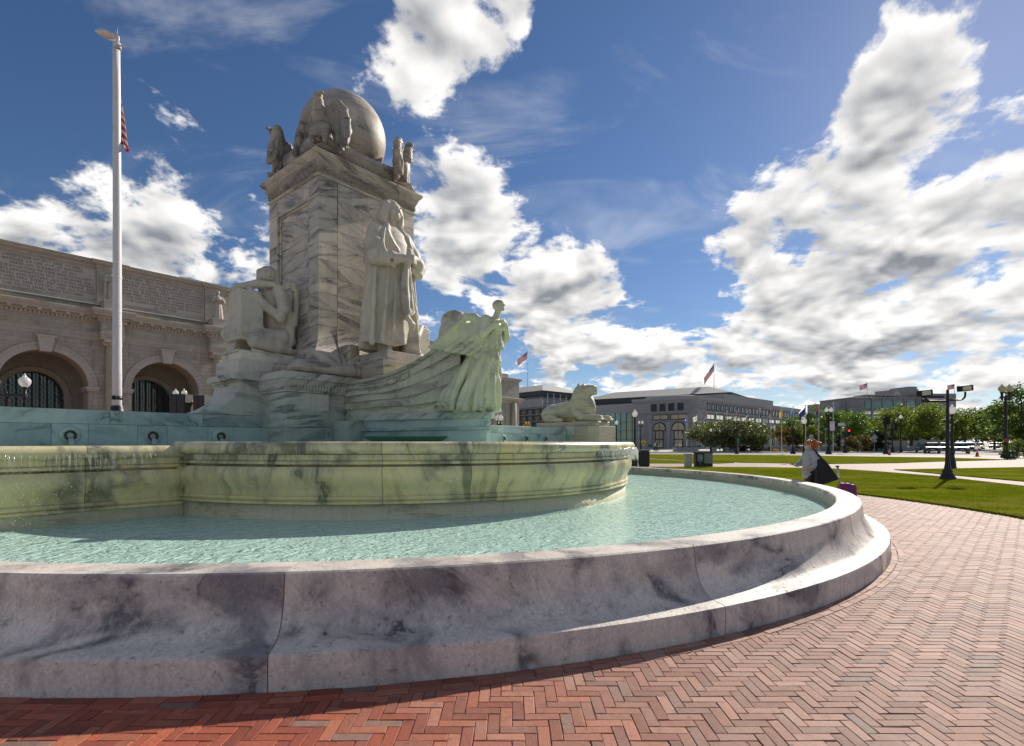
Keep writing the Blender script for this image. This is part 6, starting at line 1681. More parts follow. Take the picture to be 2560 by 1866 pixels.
# glazed atrium between the wings
atr = frame_thing('glass_atrium', 'green glass atrium wall between the two office wings', 'building', 35.5, 146.5, ang1 + R(86))
bx('wall', 0, 26, -14, -1, 0, 12.6, M_GREYST, atr)
bx('glass_wall', 0, 26, -1, 0, 0, 10.2, M_GLASSG, atr); bx('glass_head', -.2, 26.2, -1.2, .15, 10.2, 12.8, M_GREYP, atr)
for i in range(14): bx('mullion', i * 2 - .06, i * 2 + .06, 0.005, .12, 0, 10.2, M_FASC, atr)
for z in (2.5, 5, 7.5): bx('transom', 0, 26, .005, .10, z - .05, z + .05, M_FASC, atr)
# scaffolded building left of the lion
M_SCW = granite('brown_facade', (.10, .075, .06), 2.2, .8, .02, .3, .6)
scf = frame_thing('scaffolded_building', 'grey building wrapped in scaffolding behind the lion', 'building', 10.8, 183, R(42))
bx('wall', .5, 24, .5, 60, 0, 14.2, M_SCW, scf); bx('attic_band', .3, 24.2, .3, 60.2, 14.2, 17.3, M_GREYP, scf); bx('clerestory', .9, 23.6, .9, 59.6, 17.3, 18.2, M_GLASSD, scf); bx('fascia', -.4, 25, -.4, 61, 18.2, 19.9, M_FASC, scf)
mb = MB(); hip(mb, -.7, 25.3, -.7, 61.3, 19.92, 23.2, 9); mb.obj('roof', M_ROOF, scf)
M_SCAF = plain('scaffold_tube', (.36, .35, .33), .5, .5, var=.2); M_PLANK = plain('scaffold_plank', (.50, .46, .38), .8, var=.2)
for i in range(6):
    z = 2.2 + i * 2.3
    bx('scaffold_deck', -1.5, -.3, -1.5, 50, z, z + .12, M_PLANK, scf); bx('scaffold_deck', -.25, 24, -1.5, -.3, z, z + .12, M_PLANK, scf)
    for k in range(14): bx('window', .42, .48, 2 + k * 3.6, 4.2 + k * 3.6, z + .5, z + 1.9, M_GLASSD, scf)
    for k in range(5): bx('window', 2.5 + k * 4.2, 5 + k * 4.2, .42, .48, z + .5, z + 1.9, M_GLASSD, scf)
for k in range(18): MB().cyl(-1.45, -1.4 + k * 3.0, 0, 16.5, .05, seg=6).obj('scaffold_pole', M_SCAF, scf)
for k in range(8): MB().cyl(1 + k * 3.2, -1.45, 0, 19, .05, seg=6).obj('scaffold_pole', M_SCAF, scf)
for k in range(6): MB().tube([(-1.5, 4 + k * 8, 16), (-1.5, 8 + k * 8, 13.2)], .06, 6).obj('brace', M_SCAF, scf)
# far tall building at the right
farb = frame_thing('far_office_building', 'tall brown grey office building with dark banner above the trees', 'building', *G(2160, 0, 270.0), R(4))
M_FARB = granite('far_facade', (.33, .30, .285), 3.0, 1.0, .03, .1, .4)
k_ = 270 / FPX
def fb(nm, xa, xb, yt, mat, d0=0.0, d1=25.0, yb=None, parent=farb): return bx(nm, (xa - 2160) * k_, (xb - 2160) * k_, d0, d1, 0 if yb is None else Zat(yb, 270), Zat(yt, 270), mat, parent)
fb('side_wing', 2108, 2130, 1003, M_FARB, 4, 30); fb('main_wall', 2128, 2300, 996, M_FARB); fb('parapet', 2126, 2302, 993.5, M_GREYP, -.4, 25, 996); fb('right_wall', 2300, 2396, 984, M_FARB, -2); fb('tower', 2266, 2322, 970, M_FARB, 4, 20); fb('tower', 2300, 2322, 963, M_FARB, 5, 18)
for i, (a, b) in enumerate(((2162, 2178), (2183, 2206), (2211, 2235), (2241, 2264), (2272, 2296))):
    wn = fb('glass_bay', a, b, 1003, M_GLASSG, -.35, -.02, 1022); fb('lower_window', a, b, 1029, M_GLASSL, -.3, -.02, 1036); fb('lower_window', a, b, 1041, M_GLASSL, -.3, -.02, 1047)
    fb('bay_pier', b + .5, b + 4, 996.5, M_GREYP, -.8, -.03, 1050)
for i in range(6): fb('side_louvre', 2130, 2158, 1003 + i * 6, M_GREYP, -.25, -.02, 1004.4 + i * 6)
fb('pergola_roof', 2161, 2250, 987, M_ROOF, -.5, 8, 989.5)
for i in range(9): fb('pergola_post', 2163 + i * 10.5, 2165.5 + i * 10.5, 989.5, M_GREYP, 0, .6, 993.6)
mb = MB(); xa, xb = (2244 - 2160) * k_, (2255 - 2160) * k_; mb.add([(xa, -1, Zat(988, 270)), (xb, -1, Zat(988, 270)), (xb, 2, Zat(988, 270)), (xa, 2, Zat(988, 270)), ((xa + xb) / 2, .5, Zat(975, 270))], [(0, 1, 4), (1, 2, 4), (2, 3, 4), (3, 0, 4), (3, 2, 1, 0)]); mb.obj('pyramid_cap', M_ROOF, farb)
bn = fb('banner', 2303, 2362, 990, plain('banner_navy', (.03, .035, .06), .7), -2.4, -2.05, 1006)
fb('banner_stripe', 2303, 2362, 995.2, plain('banner_red', (.35, .05, .05), .7), -2.6, -2.45, 996.6, bn); fb('banner_stripe', 2303, 2362, 996.7, plain('banner_white', (.7, .7, .72), .7), -2.6, -2.45, 998.6, bn)
# row of cream boards behind the trees
wl = thing('garden_wall', 'pale boarded wall low behind the street trees', 'wall', (*G(2210, 0, 104), 0)); 
for i in range(9): bx('panel', i * 1.55, i * 1.55 + 1.5, 0, .2, 0, 2.0, M_CONC, wl)
lw = thing('low_wall', 'long low grey stone wall behind the flower beds', 'wall', (*G(1985, 0, 96), 0)); bx('wall', -8, 22, 0, .5, 0, .85, M_GREYP, lw); bx('coping', -8.05, 22.05, -.06, .56, .852, .96, M_CONC, lw)

# ------------------------------------------------------------------ roof flags and the row of flagpoles
def flag_thing(label, X, Y, z0, h, fw, fh, mat, rp=.06, side=-1, drop=.45, group=None, wave=1.0, nm='flagpole'):
    t_ = thing(nm, label, 'flagpole', (X, Y, z0), 0, group)
    MB().tube([(0, 0, 0), (0, 0, h)], [rp, rp * .6], 8).obj('pole', M_POLE, t_); MB().ball((0, 0, h + rp), rp * 1.5, 8, 6).obj('finial', M_POLE, t_)
    def f(u_, v_): 
        return (side * (.05 + fw * u_ * .9), .10 * wave * math.sin(u_ * 9 + v_ * 2) * (.3 + u_), h - .12 - fh * v_ - drop * fw * u_ - .06 * math.sin(u_ * 7))
    cloth('flag', f, 10, 6, mat, t_); return t_
flag_thing('flag flying from the pole on the scaffolded building roof', 5.9, 196, 22.6, 13.6, 4.2, 2.6, M_USFLAG, .12, -1, .75, 'flags on roofs')
flag_thing('flag flying from the pole on the grey office roof', *G(1785, 0, 172), 18.6, 9.2, 3.6, 2.4, M_USFLAG, .12, -1, 1.3, 'flags on roofs')
flag_thing('flag flying above the left end of the far tall building', *G(2168, 0, 268), Zat(993, 268), 7.4, 4.4, 2.6, M_USFLAG, .12, -1, .35, 'flags on roofs')
flag_thing('flag flying above the right end of the far tall building', *G(2386, 0, 240), Zat(990, 240), 5.6, 3.6, 2.2, M_USFLAG, .10, -1, .2, 'flags on roofs')
def two_tone(name, a, b, c=None):
    nt = newmat(name); tc = nt.new('ShaderNodeTexCoord'); x, y, z = nt.sep(tc.outputs['UV']); cc = nt.mix(nt.math('GREATER_THAN', y, .5), c4(a), c4(b))
    if c: cc = nt.mix(nt.math('LESS_THAN', nt.vmath('DISTANCE', tc.outputs['UV'], (.5, .5, 0)), .2), cc, c4(c))
    nt.l.new(cc, nt.b.inputs['Base Color']); nt.b.inputs['Roughness'].default_value = .8
    tl = nt.new('ShaderNodeBsdfTranslucent'); nt.l.new(cc, tl.inputs[0]); ms = nt.new('ShaderNodeMixShader'); ms.inputs[0].default_value = .4; nt.l.new(nt.b.outputs[0], ms.inputs[1]); nt.l.new(tl.outputs[0], ms.inputs[2]); nt.l.new(ms.outputs[0], nt.out.inputs[0]); return nt.m
BL, RD, WH, NV, YL, OR = (.03, .09, .38), (.36, .04, .05), (.70, .69, .64), (.02, .03, .12), (.72, .46, .03), (.55, .22, .03)
FL = [(1717, 1041, two_tone('flag_a', BL, BL, WH), 'blue flag with white disc', .5, .9), (1743, 1038, two_tone('flag_b', WH, WH, YL), 'white flag with yellow emblem', 1.05, .5), (1767, 1035, two_tone('flag_c', BL, RD, WH), 'blue and red flag', .28, 1.6), (1791, 1033, two_tone('flag_d', RD, NV), 'dark red flag', .16, 2.0), (1817, 1032, two_tone('flag_e', BL, RD, WH), 'red white and blue drooping flag', .3, 2.0), (1842, 1030, two_tone('flag_f', WH, RD), 'pale red and white flag', .25, 2.0), (1869, 1029, two_tone('flag_g', RD, NV, WH), 'dark striped flag', .3, 2.0), (1899, 1025, two_tone('flag_h', NV, NV), 'narrow navy flag', .18, 2.0), (1927, 1023, two_tone('flag_i', OR, NV), 'orange and navy flag', .3, 1.6), (1954, 1022, two_tone('flag_j', YL, YL), 'bright yellow flag', .45, 1.9), (1983, 1018, two_tone('flag_k', BL, (.1, .3, .5)), 'bright blue flag', .42, 1.9), (2014, 1015.5, two_tone('flag_l', NV, NV), 'navy flag flying out to the left', 1.15, 1.1), (2047, 1013, two_tone('flag_m', NV, RD, NV), 'navy flag with red lower half', .42, 1.9), (2083, 1010, two_tone('flag_n', NV, BL), 'navy and blue flag beside the hanging banner', .34, 1.9)]
for (x, yt, mt, nm, fw, dr) in FL:
    Y = FPX * 5.9 / (HOR - yt); flag_thing('white pole of the flag row with ' + nm, *G(x, 0, Y), 0, 7.5, fw * .95, 1.1, mt, .075, -1 if x != 1899 else 1, dr, 'flagpoles in a row along the street')

# ------------------------------------------------------------------ trees and shrubs
def leaf_mat(name, a, b, tr=.35):
    nt = newmat(name); ge = nt.new('ShaderNodeNewGeometry'); p = ge.outputs['Position']; oi = nt.new('ShaderNodeObjectInfo')
    rn = ge.outputs['Random Per Island']
    cc = nt.mix(nt.smooth(nt.math('ADD', nt.math('MULTIPLY', rn, .5), nt.math('MULTIPLY', nt.noise(p, .55, 3, .6), .7)), .35, .80), c4(a), c4(b))
    k = nt.math('MULTIPLY_ADD', oi.outputs['Random'], .35, .82); cc = nt.mix(1.0, cc, nt.comb(k, k, k), 'MULTIPLY')
    nt.l.new(cc, nt.b.inputs['Base Color']); nt.b.inputs['Roughness'].default_value = .55; nt.b.inputs['Specular IOR Level'].default_value = .25
    tl = nt.new('ShaderNodeBsdfTranslucent'); nt.l.new(nt.mix(1.0, cc, (1.5, 1.6, .7, 1), 'MULTIPLY'), tl.inputs[0]); ms = nt.new('ShaderNodeMixShader'); ms.inputs[0].default_value = tr
    nt.l.new(nt.b.outputs[0], ms.inputs[1]); nt.l.new(tl.outputs[0], ms.inputs[2]); nt.l.new(ms.outputs[0], nt.out.inputs[0]); return nt.m
M_LEAF = leaf_mat('leaves_green', (.045, .085, .016), (.12, .18, .035)); M_LEAFY = leaf_mat('leaves_yellow_green', (.07, .11, .016), (.19, .22, .04)); M_LEAFD = leaf_mat('leaves_dark', (.016, .030, .012), (.05, .07, .025), .2)
M_LEAFR = leaf_mat('leaves_russet', (.07, .05, .012), (.22, .15, .03)); M_LEAFC = leaf_mat('leaves_cream_tips', (.022, .036, .014), (.27, .27, .13), .2); M_BARK = plain('tree_bark', (.075, .058, .045), .95, var=.35, scale=8, bump=.5)
def crown_mesh(seed, rx, ry, rz, nclump, nleaf, leaf, shell=.55, flat=0.0):
    g_ = np.random.default_rng(seed); V = []; 
    d_ = g_.normal(size=(nclump, 3)); d_ /= np.linalg.norm(d_, axis=1)[:, None]; rad = shell + (1 - shell) * g_.random(nclump) ** .6
    c = d_ * rad[:, None] * np.array((rx, ry, rz)); c[:, 2] = np.maximum(c[:, 2], -rz * (.75 - flat))
    cs = (rx + ry + rz) / 3 * (.20 + .16 * g_.random(nclump))
    idx = np.repeat(np.arange(nclump), nleaf); n = len(idx)
    o = g_.normal(size=(n, 3)); o /= np.linalg.norm(o, axis=1)[:, None]; o *= (g_.random(n) ** .45)[:, None] * cs[idx][:, None] * np.array((1.15, 1.15, .72))
    p = c[idx] + o
    a = g_.normal(size=(n, 3)); a /= np.linalg.norm(a, axis=1)[:, None]; a[:, 2] *= .6
    b = np.cross(a, g_.normal(size=(n, 3))); b /= np.linalg.norm(b, axis=1)[:, None] + 1e-6
    s_ = leaf * (.6 + .8 * g_.random(n))[:, None]
    P = np.stack([p - a * s_, p + b * s_ * .5, p + a * s_, p - b * s_ * .5], 1).reshape(-1, 3); F = np.arange(n * 4).reshape(n, 4)
    return P, F, c
def make_tree(label, X, Y, h, wd, mat, seed, trunk=.28, base=.30, group='street trees', nclump=44, nleaf=95, leaf=.20, nm='tree', cat='tree', shell=.5):
    t_ = thing(nm, label, cat, (X, Y, 0), 0, group)
    rz = h * (1 - base) / 2; zc_ = h - rz
    P, F, c = crown_mesh(seed, wd / 2, wd / 2 * .9, rz * .92, nclump, nleaf, leaf, shell); P[:, 2] += zc_
    o = mesh_obj('crown', P, F, mat, t_, False)
    r_ = random.Random(seed); mb = MB(); mb.tube([(0, 0, 0), (r_.uniform(-.1, .1), r_.uniform(-.1, .1), h * base * .6), (r_.uniform(-.2, .2), 0, h * base * 1.1), (r_.uniform(-.3, .3), 0, h * .78)], [trunk, trunk * .8, trunk * .62, trunk * .2], 8); tr_ = mb.obj('trunk', M_BARK, t_)
    mb = MB()
    for k in range(9):
        q = c[r_.randrange(len(c))]; z0 = h * base * r_.uniform(.8, 1.6); mb.tube([(0, 0, z0), (q[0] * .45, q[1] * .45, (z0 + q[2] + zc_) / 2 + .2), (q[0] * .9, q[1] * .9, q[2] + zc_)], [trunk * .35, trunk * .2, trunk * .06], 5)
    mb.obj('limbs', M_BARK, tr_); return t_
TR = [  # (pixel x, distance, top row, width m, material, label)
 (1822, 97, 1050, 14.5, M_LEAFC, 'broad dark domed tree with cream flower tips behind the flagpoles', .12, 150, 120, .20),
 (1893, 92, 1086, 3.6, M_LEAFY, 'small light green tree in front of the domed dark tree', .25, 24, 80, .13),
 (1973, 98, 1060, 6.0, M_LEAFR, 'dusky russet tree right of the yellow flag', .14, 36, 90, .18),
 (1990, 118, 1042, 9.0, M_LEAF, 'mid green tree rising behind the russet tree', .2, 44, 90, .22),
 (2052, 104, 1013, 9.6, M_LEAF, 'tall green tree beside the twin lamp with banner', .2, 56, 100, .22),
 (2016, 96, 1062, 4.6, M_LEAFY, 'slim yellow green tree left of the red haired woman', .16, 30, 80, .16),
 (2110, 126, 1022, 11.5, M_LEAF, 'dense green tree below the left end of the far building', .18, 56, 100, .24),
 (2165, 132, 1044, 10.0, M_LEAF, 'rounded green tree under the far building glass', .16, 50, 90, .24),
 (2145, 92, 1086, 4.4, M_LEAFR, 'low rounded bush with orange brown leaves', .12, 34, 90, .13),
 (2113, 94, 1078, 2.9, M_LEAFD, 'dark pointed shrub left of the orange brown bush', .06, 30, 90, .13),
 (2192, 93, 1076, 4.2, M_LEAFD, 'dark rounded shrub right of the orange brown bush', .06, 34, 90, .14),
 (2206, 128, 1036, 4.6, M_LEAFD, 'dark narrow evergreen before the far building', .1, 36, 90, .2),
 (2216, 112, 1046, 7.0, M_LEAF, 'small green tree behind the left traffic signal', .18, 40, 90, .2),
 (2278, 98, 1006, 12.6, M_LEAFY, 'large spreading yellow green tree above the parked cars', .24, 80, 105, .22),
 (2318, 112, 1020, 9.0, M_LEAF, 'green tree behind the large spreading tree', .2, 50, 90, .22),
 (2352, 122, 1024, 10.0, M_LEAFY, 'bright green tree behind the floodlight pole', .22, 56, 95, .22),
 (2412, 118, 1018, 11.5, M_LEAFY, 'wide yellow green tree right of the floodlight pole', .22, 64, 100, .22),
 (2455, 134, 1022, 10.5, M_LEAFY, 'pale green tree above the far end of the side street', .24, 56, 95, .24),
 (2486, 118, 1012, 8.0, M_LEAF, 'green tree left of the amber globe lamp', .24, 50, 95, .22),
 (2520, 100, 1002, 8.5, M_LEAF, 'green tree just behind the amber globe lamp', .22, 56, 100, .2),
 (2556, 74, 962, 8.6, M_LEAF, 'tall dark green tree at the right picture edge', .16, 70, 105, .18),
]
TR += [(2385, 190, 1040, 16, M_LEAF, 'distant green tree in the gap right of the spreading tree', .1, 60, 90, .34), (2440, 210, 1040, 18, M_LEAF, 'distant green tree over the row of dark cars', .1, 60, 90, .36), (2500, 230, 1046, 20, M_LEAF, 'distant green tree at the end of the side street', .1, 60, 90, .38), (2560, 170, 1030, 16, M_LEAF, 'distant green tree behind the right edge bush', .1, 60, 90, .32),
 (2245, 150, 1040, 13, M_LEAF, 'distant green tree behind the tall white globe lamp', .1, 56, 90, .28), (2075, 150, 1052, 13, M_LEAF, 'distant green tree low behind the hanging banner', .1, 50, 90, .28)]
for i, (x, Y, yt, wd, mt, lb, bs, ncl, nlf, lf) in enumerate(TR):
    make_tree(lb, *G(x, 0, Y), Zat(yt, Y), wd, mt, 20 + i, .12 + wd * .018, bs, nclump=ncl, nleaf=nlf, leaf=lf * 1.12, shell=.42)
def shrub(label, X, Y, h, wd, mat, seed, nm='shrub', ncl=16, nlf=70, leaf=.09, group='shrubs and hedges'):
    t_ = thing(nm, label, 'shrub', (X, Y, 0), 0, group); P, F, c = crown_mesh(seed, wd / 2, wd / 2 * .8, h * .55, ncl, nlf, leaf, .4, .2); P[:, 2] += h * .5; P[:, 2] = np.maximum(P[:, 2], .0); mesh_obj('foliage', P, F, mat, t_, False)
    mb = MB()
    for k in range(5): a = k * 1.26; mb.tube([(.05 * math.cos(a), .05 * math.sin(a), -.01), (wd * .25 * math.cos(a), wd * .2 * math.sin(a), h * .7)], [.03, .012], 5)
    mb.obj('stems', M_BARK, t_); return t_
shrub('leafy green bush below the amber globe lamp at the right edge', *G(2545, 0, 55.0), 1.9, 3.4, M_LEAF, 91, ncl=30, nlf=90, leaf=.10); shrub('low grey green bush at the foot of the amber lamp', *G(2522, 0, 50.0), .55, 1.7, M_LEAFD, 92, leaf=.06)
for i, (x, wd, mt, lb) in enumerate(((1845, 3.2, M_LEAFD, 'clipped dark hedge left of the green street sign'), (1872, 2.6, M_LEAFD, 'clipped dark hedge right of the green street sign'), (1897, 2.8, M_LEAFD, 'clipped dark hedge below the small light tree'), (1925, 1.5, M_LEAFY, 'bright yellow green bush right of the navy flag pole'), (1990, 1.7, M_LEAFY, 'bright yellow green bush behind the woman'), (2096, 2.6, M_LEAFR, 'rusty flowering shrub under the street name sign'), (2122, 2.6, M_LEAFY, 'yellow green flowering shrub by the round bush'), (2155, 2.6, M_LEAFR, 'reddish flowering shrub below the round bush'), (2176, 2.0, M_LEAFY, 'yellow green shrub left of the diamond sign'), (2207, 2.4, M_LEAF, 'green shrub behind the signal pole foot'))):
    shrub(lb, *G(x, 0, 93.0), .95, wd, mt, 60 + i, leaf=.08)
M_ORFL = leaf_mat('orange_flowers', (.40, .20, .02), (.62, .34, .03))
for i, (x, lb) in enumerate(((1936, 'orange flower clump right of the yellow green bush'), (1962, 'orange flower clump under the yellow flag'), (2006, 'orange flower clump just left of the woman'))): shrub(lb, *G(x, 0, 92.0), .42, 1.6, M_ORFL, 80 + i, 'flower_clump', 10, 60, .06, 'flower clumps')

# ------------------------------------------------------------------ street furniture
lamp('black lamp with white globe just right of the basin spray', *G(1587, 0, 35.8), Zat(1036, 35.8), .20)
lamp('black lamp with white globe behind the woman', *G(2010, 0, 42.4), Zat(1054, 42.4), .22); lamp('black lamp with white globe behind the floodlight pole', *G(2380, 0, 32.0), Zat(1026.5, 32), .235, .09)
lamp('tall black lamp with small white globe before the spreading tree', *G(2252, 0, 84.0), Zat(1043, 84), .27, .10); lamp('distant white globe lamp in front of the domed tree', *G(1777, 0, 90.0), Zat(1076, 90), .23)
lamp('white globe lamp beside the lion pedestal', *G(1541, 0, 62.0), Zat(1058, 62), .22)
twin_lamp('black twin lamp before the left edge of the grey building', *G(1602, 0, 84.0), Zat(1057, 84), .20, .52, 0, .09); twin_lamp('black twin lamp carrying a small green sign before the domed tree', *G(1842, 0, 72.7), Zat(1049.6, 72.7), .19, .52, 0, .10)
twin_lamp('distant twin lamp between the orange and yellow flags', *G(1932, 0, 102.0), Zat(1069, 102), .22, .58, 0, .08); twin_lamp('distant twin lamp behind the white flag pole', *G(1744, 0, 104.0), Zat(1076, 104), .2, .44, 0, .07)
bl = twin_lamp('tall black twin lamp with a hanging white banner', *G(2072, 0, 71.7), Zat(1026, 71.7), .27, .62, 0, .15)
def bannermat():
    nt = newmat('banner_print'); tc = nt.new('ShaderNodeTexCoord'); x, y, z = nt.sep(tc.outputs['Object']); n = nt.noise(tc.outputs['Object'], 3, 3, .6)
    cc = nt.mix(nt.math('LESS_THAN', nt.math('ADD', z, nt.math('MULTIPLY', n, .6)), 3.55), (.72, .72, .72, 1), (.32, .15, .08, 1)); ln_ = nt.math('MULTIPLY', nt.math('LESS_THAN', nt.math('FRACT', nt.math('MULTIPLY', z, 6)), .35), nt.math('MULTIPLY', nt.math('GREATER_THAN', z, 4.1), nt.math('LESS_THAN', z, 4.6)))
    cc = nt.mix(nt.math('MULTIPLY', ln_, nt.smooth(nt.noise(nt.comb(nt.math('MULTIPLY', x, 9), nt.math('MULTIPLY', z, 1), 0.0), 1.0, 2, .5), .45, .5)), cc, (.35, .36, .40, 1)); nt.l.new(cc, nt.b.inputs['Base Color']); nt.b.inputs['Roughness'].default_value = .7; return nt.m
bx('banner', .12, .80, -.02, .02, Zat(1079, 71.7), Zat(1054, 71.7), bannermat(), bl); bx('banner_arm', .0, .84, -.03, .03, Zat(1053.5, 71.7), Zat(1052.7, 71.7), M_IRON, bl); bx('banner_arm', .0, .84, -.03, .03, Zat(1080.3, 71.7), Zat(1079.4, 71.7), M_IRON, bl)
twin_lamp('tall black lamp with amber globes at the right', *G(2514, 0, 57.8), Zat(973, 57.8), .34, .82, 0, .18, M_GLOBEY, 2)
# floodlight pole
fx, fy = G(2369, 0, 22.4); fl = thing('floodlight_pole', 'black pole with two rectangular floodlights on curved arms', 'floodlight', (fx, fy, 0)); zt_ = Zat(974.6, 22.4)
MB().lathe([(.29, 0), (.29, .12), (.25, .16), (.24, .24), (.17, .30), (.20, .36), (.13, .46), (.095, .70), (.085, .8), (.05, zt_ - .02), (.035, zt_)], 20).obj('post', M_IRON, fl)
za = Zat(1003, 22.4)
for sx, xe, ze, in ((-1, -.98, Zat(986, 22.4)), (1, .76, Zat(974, 22.4))):
    pts = [(0, 0, za + (0 if sx < 0 else .04))]; zm = za + (.0 if sx < 0 else .05)
    for i in range(9):
        a = R(-90 + 90 * i / 8) if sx > 0 else R(-90 - 90 * i / 8); pts.append((xe - sx * .22 + .22 * math.cos(a), 0, zm + .22 + .22 * math.sin(a)))
    pts.append((xe, 0, ze - .1)); ar = MB().tube(pts, .038, 8).obj('arm', M_IRON, fl)
    M = Matrix.Translation((xe, 0, ze + .05)) @ Matrix.Rotation(R(-6 * 1), 4, 'Y') @ Matrix.Rotation(R(2), 4, 'X')
    hd = MB().cbox(-.26, .26, -.14, .16, -.13, .13, .03, M).obj('lamp_head', M_IRON, fl)
    MB().box(-.23, .14, -.152, -.142, -.09, .09, M).obj('lens', plain('flood_lens%d' % sx, (.62, .60, .50), .2, var=.3, scale=12), hd)
# bin, post and cabinets
gx, gy = G(1610, 0, 35.2); t_ = thing('litter_bin', 'black litter bin with grey lid beside the lamp', 'bin', (gx, gy, 0)); M_BINB = plain('bin_black', (.012, .012, .014), .45, var=.3); M_LID = plain('bin_lid_grey', (.19, .19, .20), .5)
MB().cbox(-.32, .32, -.3, .3, .03, 1.02, .04).obj('bin_body', M_BINB, t_); MB().cbox(-.335, .335, -.315, .315, 1.022, 1.14, .04).obj('bin_lid', M_LID, t_); MB().box(-.28, .28, -.26, .26, 0, .03).obj('bin_foot', M_IRON, t_)
gx, gy = G(1720, 0, 34.2); t_ = thing('concrete_post', 'square pale concrete post left of the electrical cabinets', 'post', (gx, gy, 0)); MB().cbox(-.20, .20, -.2, .2, 0, .80, .02).obj('shaft', M_CONC, t_); MB().cbox(-.215, .215, -.215, .215, .802, .88, .02).obj('cap', M_CONC, t_)
gx, gy = G(1759, 0, 34.0); t_ = thing('electrical_cabinet', 'black electrical cabinet with grey meter boxes on the lawn', 'cabinet', (gx, gy, 0)); M_MET = plain('meter_grey', (.20, .21, .21), .5)
MB().cbox(-.56, .56, -.12, .3, .04, .96, .02).obj('housing', M_BINB, t_); MB().box(-.6, .6, -.2, .34, .962, .99).obj('hood', M_IRON, t_); MB().box(-.58, .58, -.1, .28, 0, .04).obj('pad', M_CONC, t_)
a = MB().cbox(-.46, -.10, -.20, -.122, .36, .84, .015).obj('meter_box', M_MET, t_); MB().lathe([(.001, .04), (.07, .04), (.075, 0)], 16, M=Matrix.Translation((-.24, -.20, .58)) @ Matrix.Rotation(R(90), 4, 'X')).obj('meter_dial', M_CONC, a)
a = MB().cbox(-.02, .52, -.20, -.122, .24, .90, .015).obj('meter_box', M_MET, t_); MB().lathe([(.001, .02), (.05, .02), (.05, 0)], 12, M=Matrix.Translation((.36, -.20, .62)) @ Matrix.Rotation(R(90), 4, 'X')).obj('warning_label', M_CONC, a)
MB().tube([(-.28, -.16, .36), (-.28, -.16, .04)], .03, 8).obj('conduit', M_MET, t_)
# signs
M_SGN = plain('sign_back', (.36, .355, .34), .5, .3); M_YEL = plain('sign_yellow', (.75, .58, .02), .5); M_GRN = plain('sign_green', (.02, .20, .13), .5); M_WHT = plain('sign_white', (.68, .68, .66), .5); M_SIGR = plain('sign_red', (.45, .05, .04), .5)
def sign(label, x, Y, plates, ztop, group='traffic signs', nm='traffic_sign'):
    t_ = thing(nm, label, 'sign', (*G(x, 0, Y), 0), 0, group); MB().tube([(0, 0.03, 0), (0, 0.03, ztop)], .035, 8).obj('sign_post', M_SCAF, t_)
    for kind, z, w_, h_, mt in plates:
        M = Matrix.Translation((0, 0, z))
        if kind == 'd': M = M @ Matrix.Rotation(R(45), 4, 'Y')
        p_ = MB().box(-w_ / 2, w_ / 2, -.02, .0, -h_ / 2, h_ / 2, M).obj('plate', mt, t_)
        if mt is M_YEL and kind == 'd':
            mb = MB(); mb.ball((0, -.025, z + .17), .055, 8, 6, (1, .2, 1)); mb.tube([(0, -.026, z + .10), (.01, -.026, z - .06)], .05, 6); mb.tube([(0, -.026, z - .06), (-.07, -.026, z - .24)], .028, 6); mb.tube([(.01, -.026, z - .06), (.08, -.026, z - .22)], .028, 6); mb.obj('walker_symbol', M_IRON, p_)
        if mt is M_YEL and kind == 's': mb = MB(); mb.tube([(-.10, -.026, z + .08), (.08, -.026, z - .08)], .028, 6); mb.obj('arrow_symbol', M_IRON, p_)
        if mt is M_GRN and w_ > .5:
            mb = MB()
            for q in range(2): mb.box(-w_ * .36, w_ * .30, -.026, -.021, z + h_ * (.12 - .34 * q), z + h_ * (.24 - .34 * q))
            mb.obj('lettering', M_WHT, p_)
    return t_
sign('yellow diamond walking sign at the left of the grey building', 1609, 80, [('d', Zat(1105.5, 80), .56, .56, M_YEL), ('s', Zat(1111.5, 80), .52, .30, M_YEL)], Zat(1101, 80))
sign('dark green guide sign beside the walking people', 1626, 92, [('s', Zat(1115, 92), .78, .58, plain('sign_dark_green', (.015, .07, .05), .5))], Zat(1111, 92)); sign('green street sign hanging left of the twin lamp', 1595, 78, [('s', Zat(1078, 78), .70, .20, M_GRN)], Zat(1076, 78))
sign('small green sign below the white flag', 1749, 92, [('s', Zat(1117, 92), .42, .40, M_GRN)], Zat(1113, 92)); sign('green direction sign on the lamp before the domed tree', 1845, 72.2, [('s', Zat(1101.5, 72.2), .34, .64, M_GRN)], Zat(1095, 72.2))
sign('green street name sign left of the hanging banner', 2064, 71.2, [('s', Zat(1072.5, 71.2), .62, .22, M_GRN)], Zat(1071, 71.2)); sign('white edged street name sign on grey post right of the banner', 2103, 82, [('s', Zat(1061.5, 82), 1.02, .42, M_WHT)], Zat(1058, 82))
sign('grey back of a square sign behind the flag row', 2028, 86, [('s', Zat(1093, 86), .70, .74, M_SGN)], Zat(1087, 86)); sign('large grey back of a diamond sign by the dark shrub', 2186.5, 86, [('d', Zat(1093.5, 86), .80, .80, M_SGN), ('s', Zat(1103, 86), .74, .3, M_SGN)], Zat(1086, 86)); sign('small grey back of a diamond sign by the grey post', 2107, 86, [('d', Zat(1103.5, 86), .52, .52, M_SGN), ('s', Zat(1112, 86), .5, .26, M_SGN)], Zat(1098, 86))
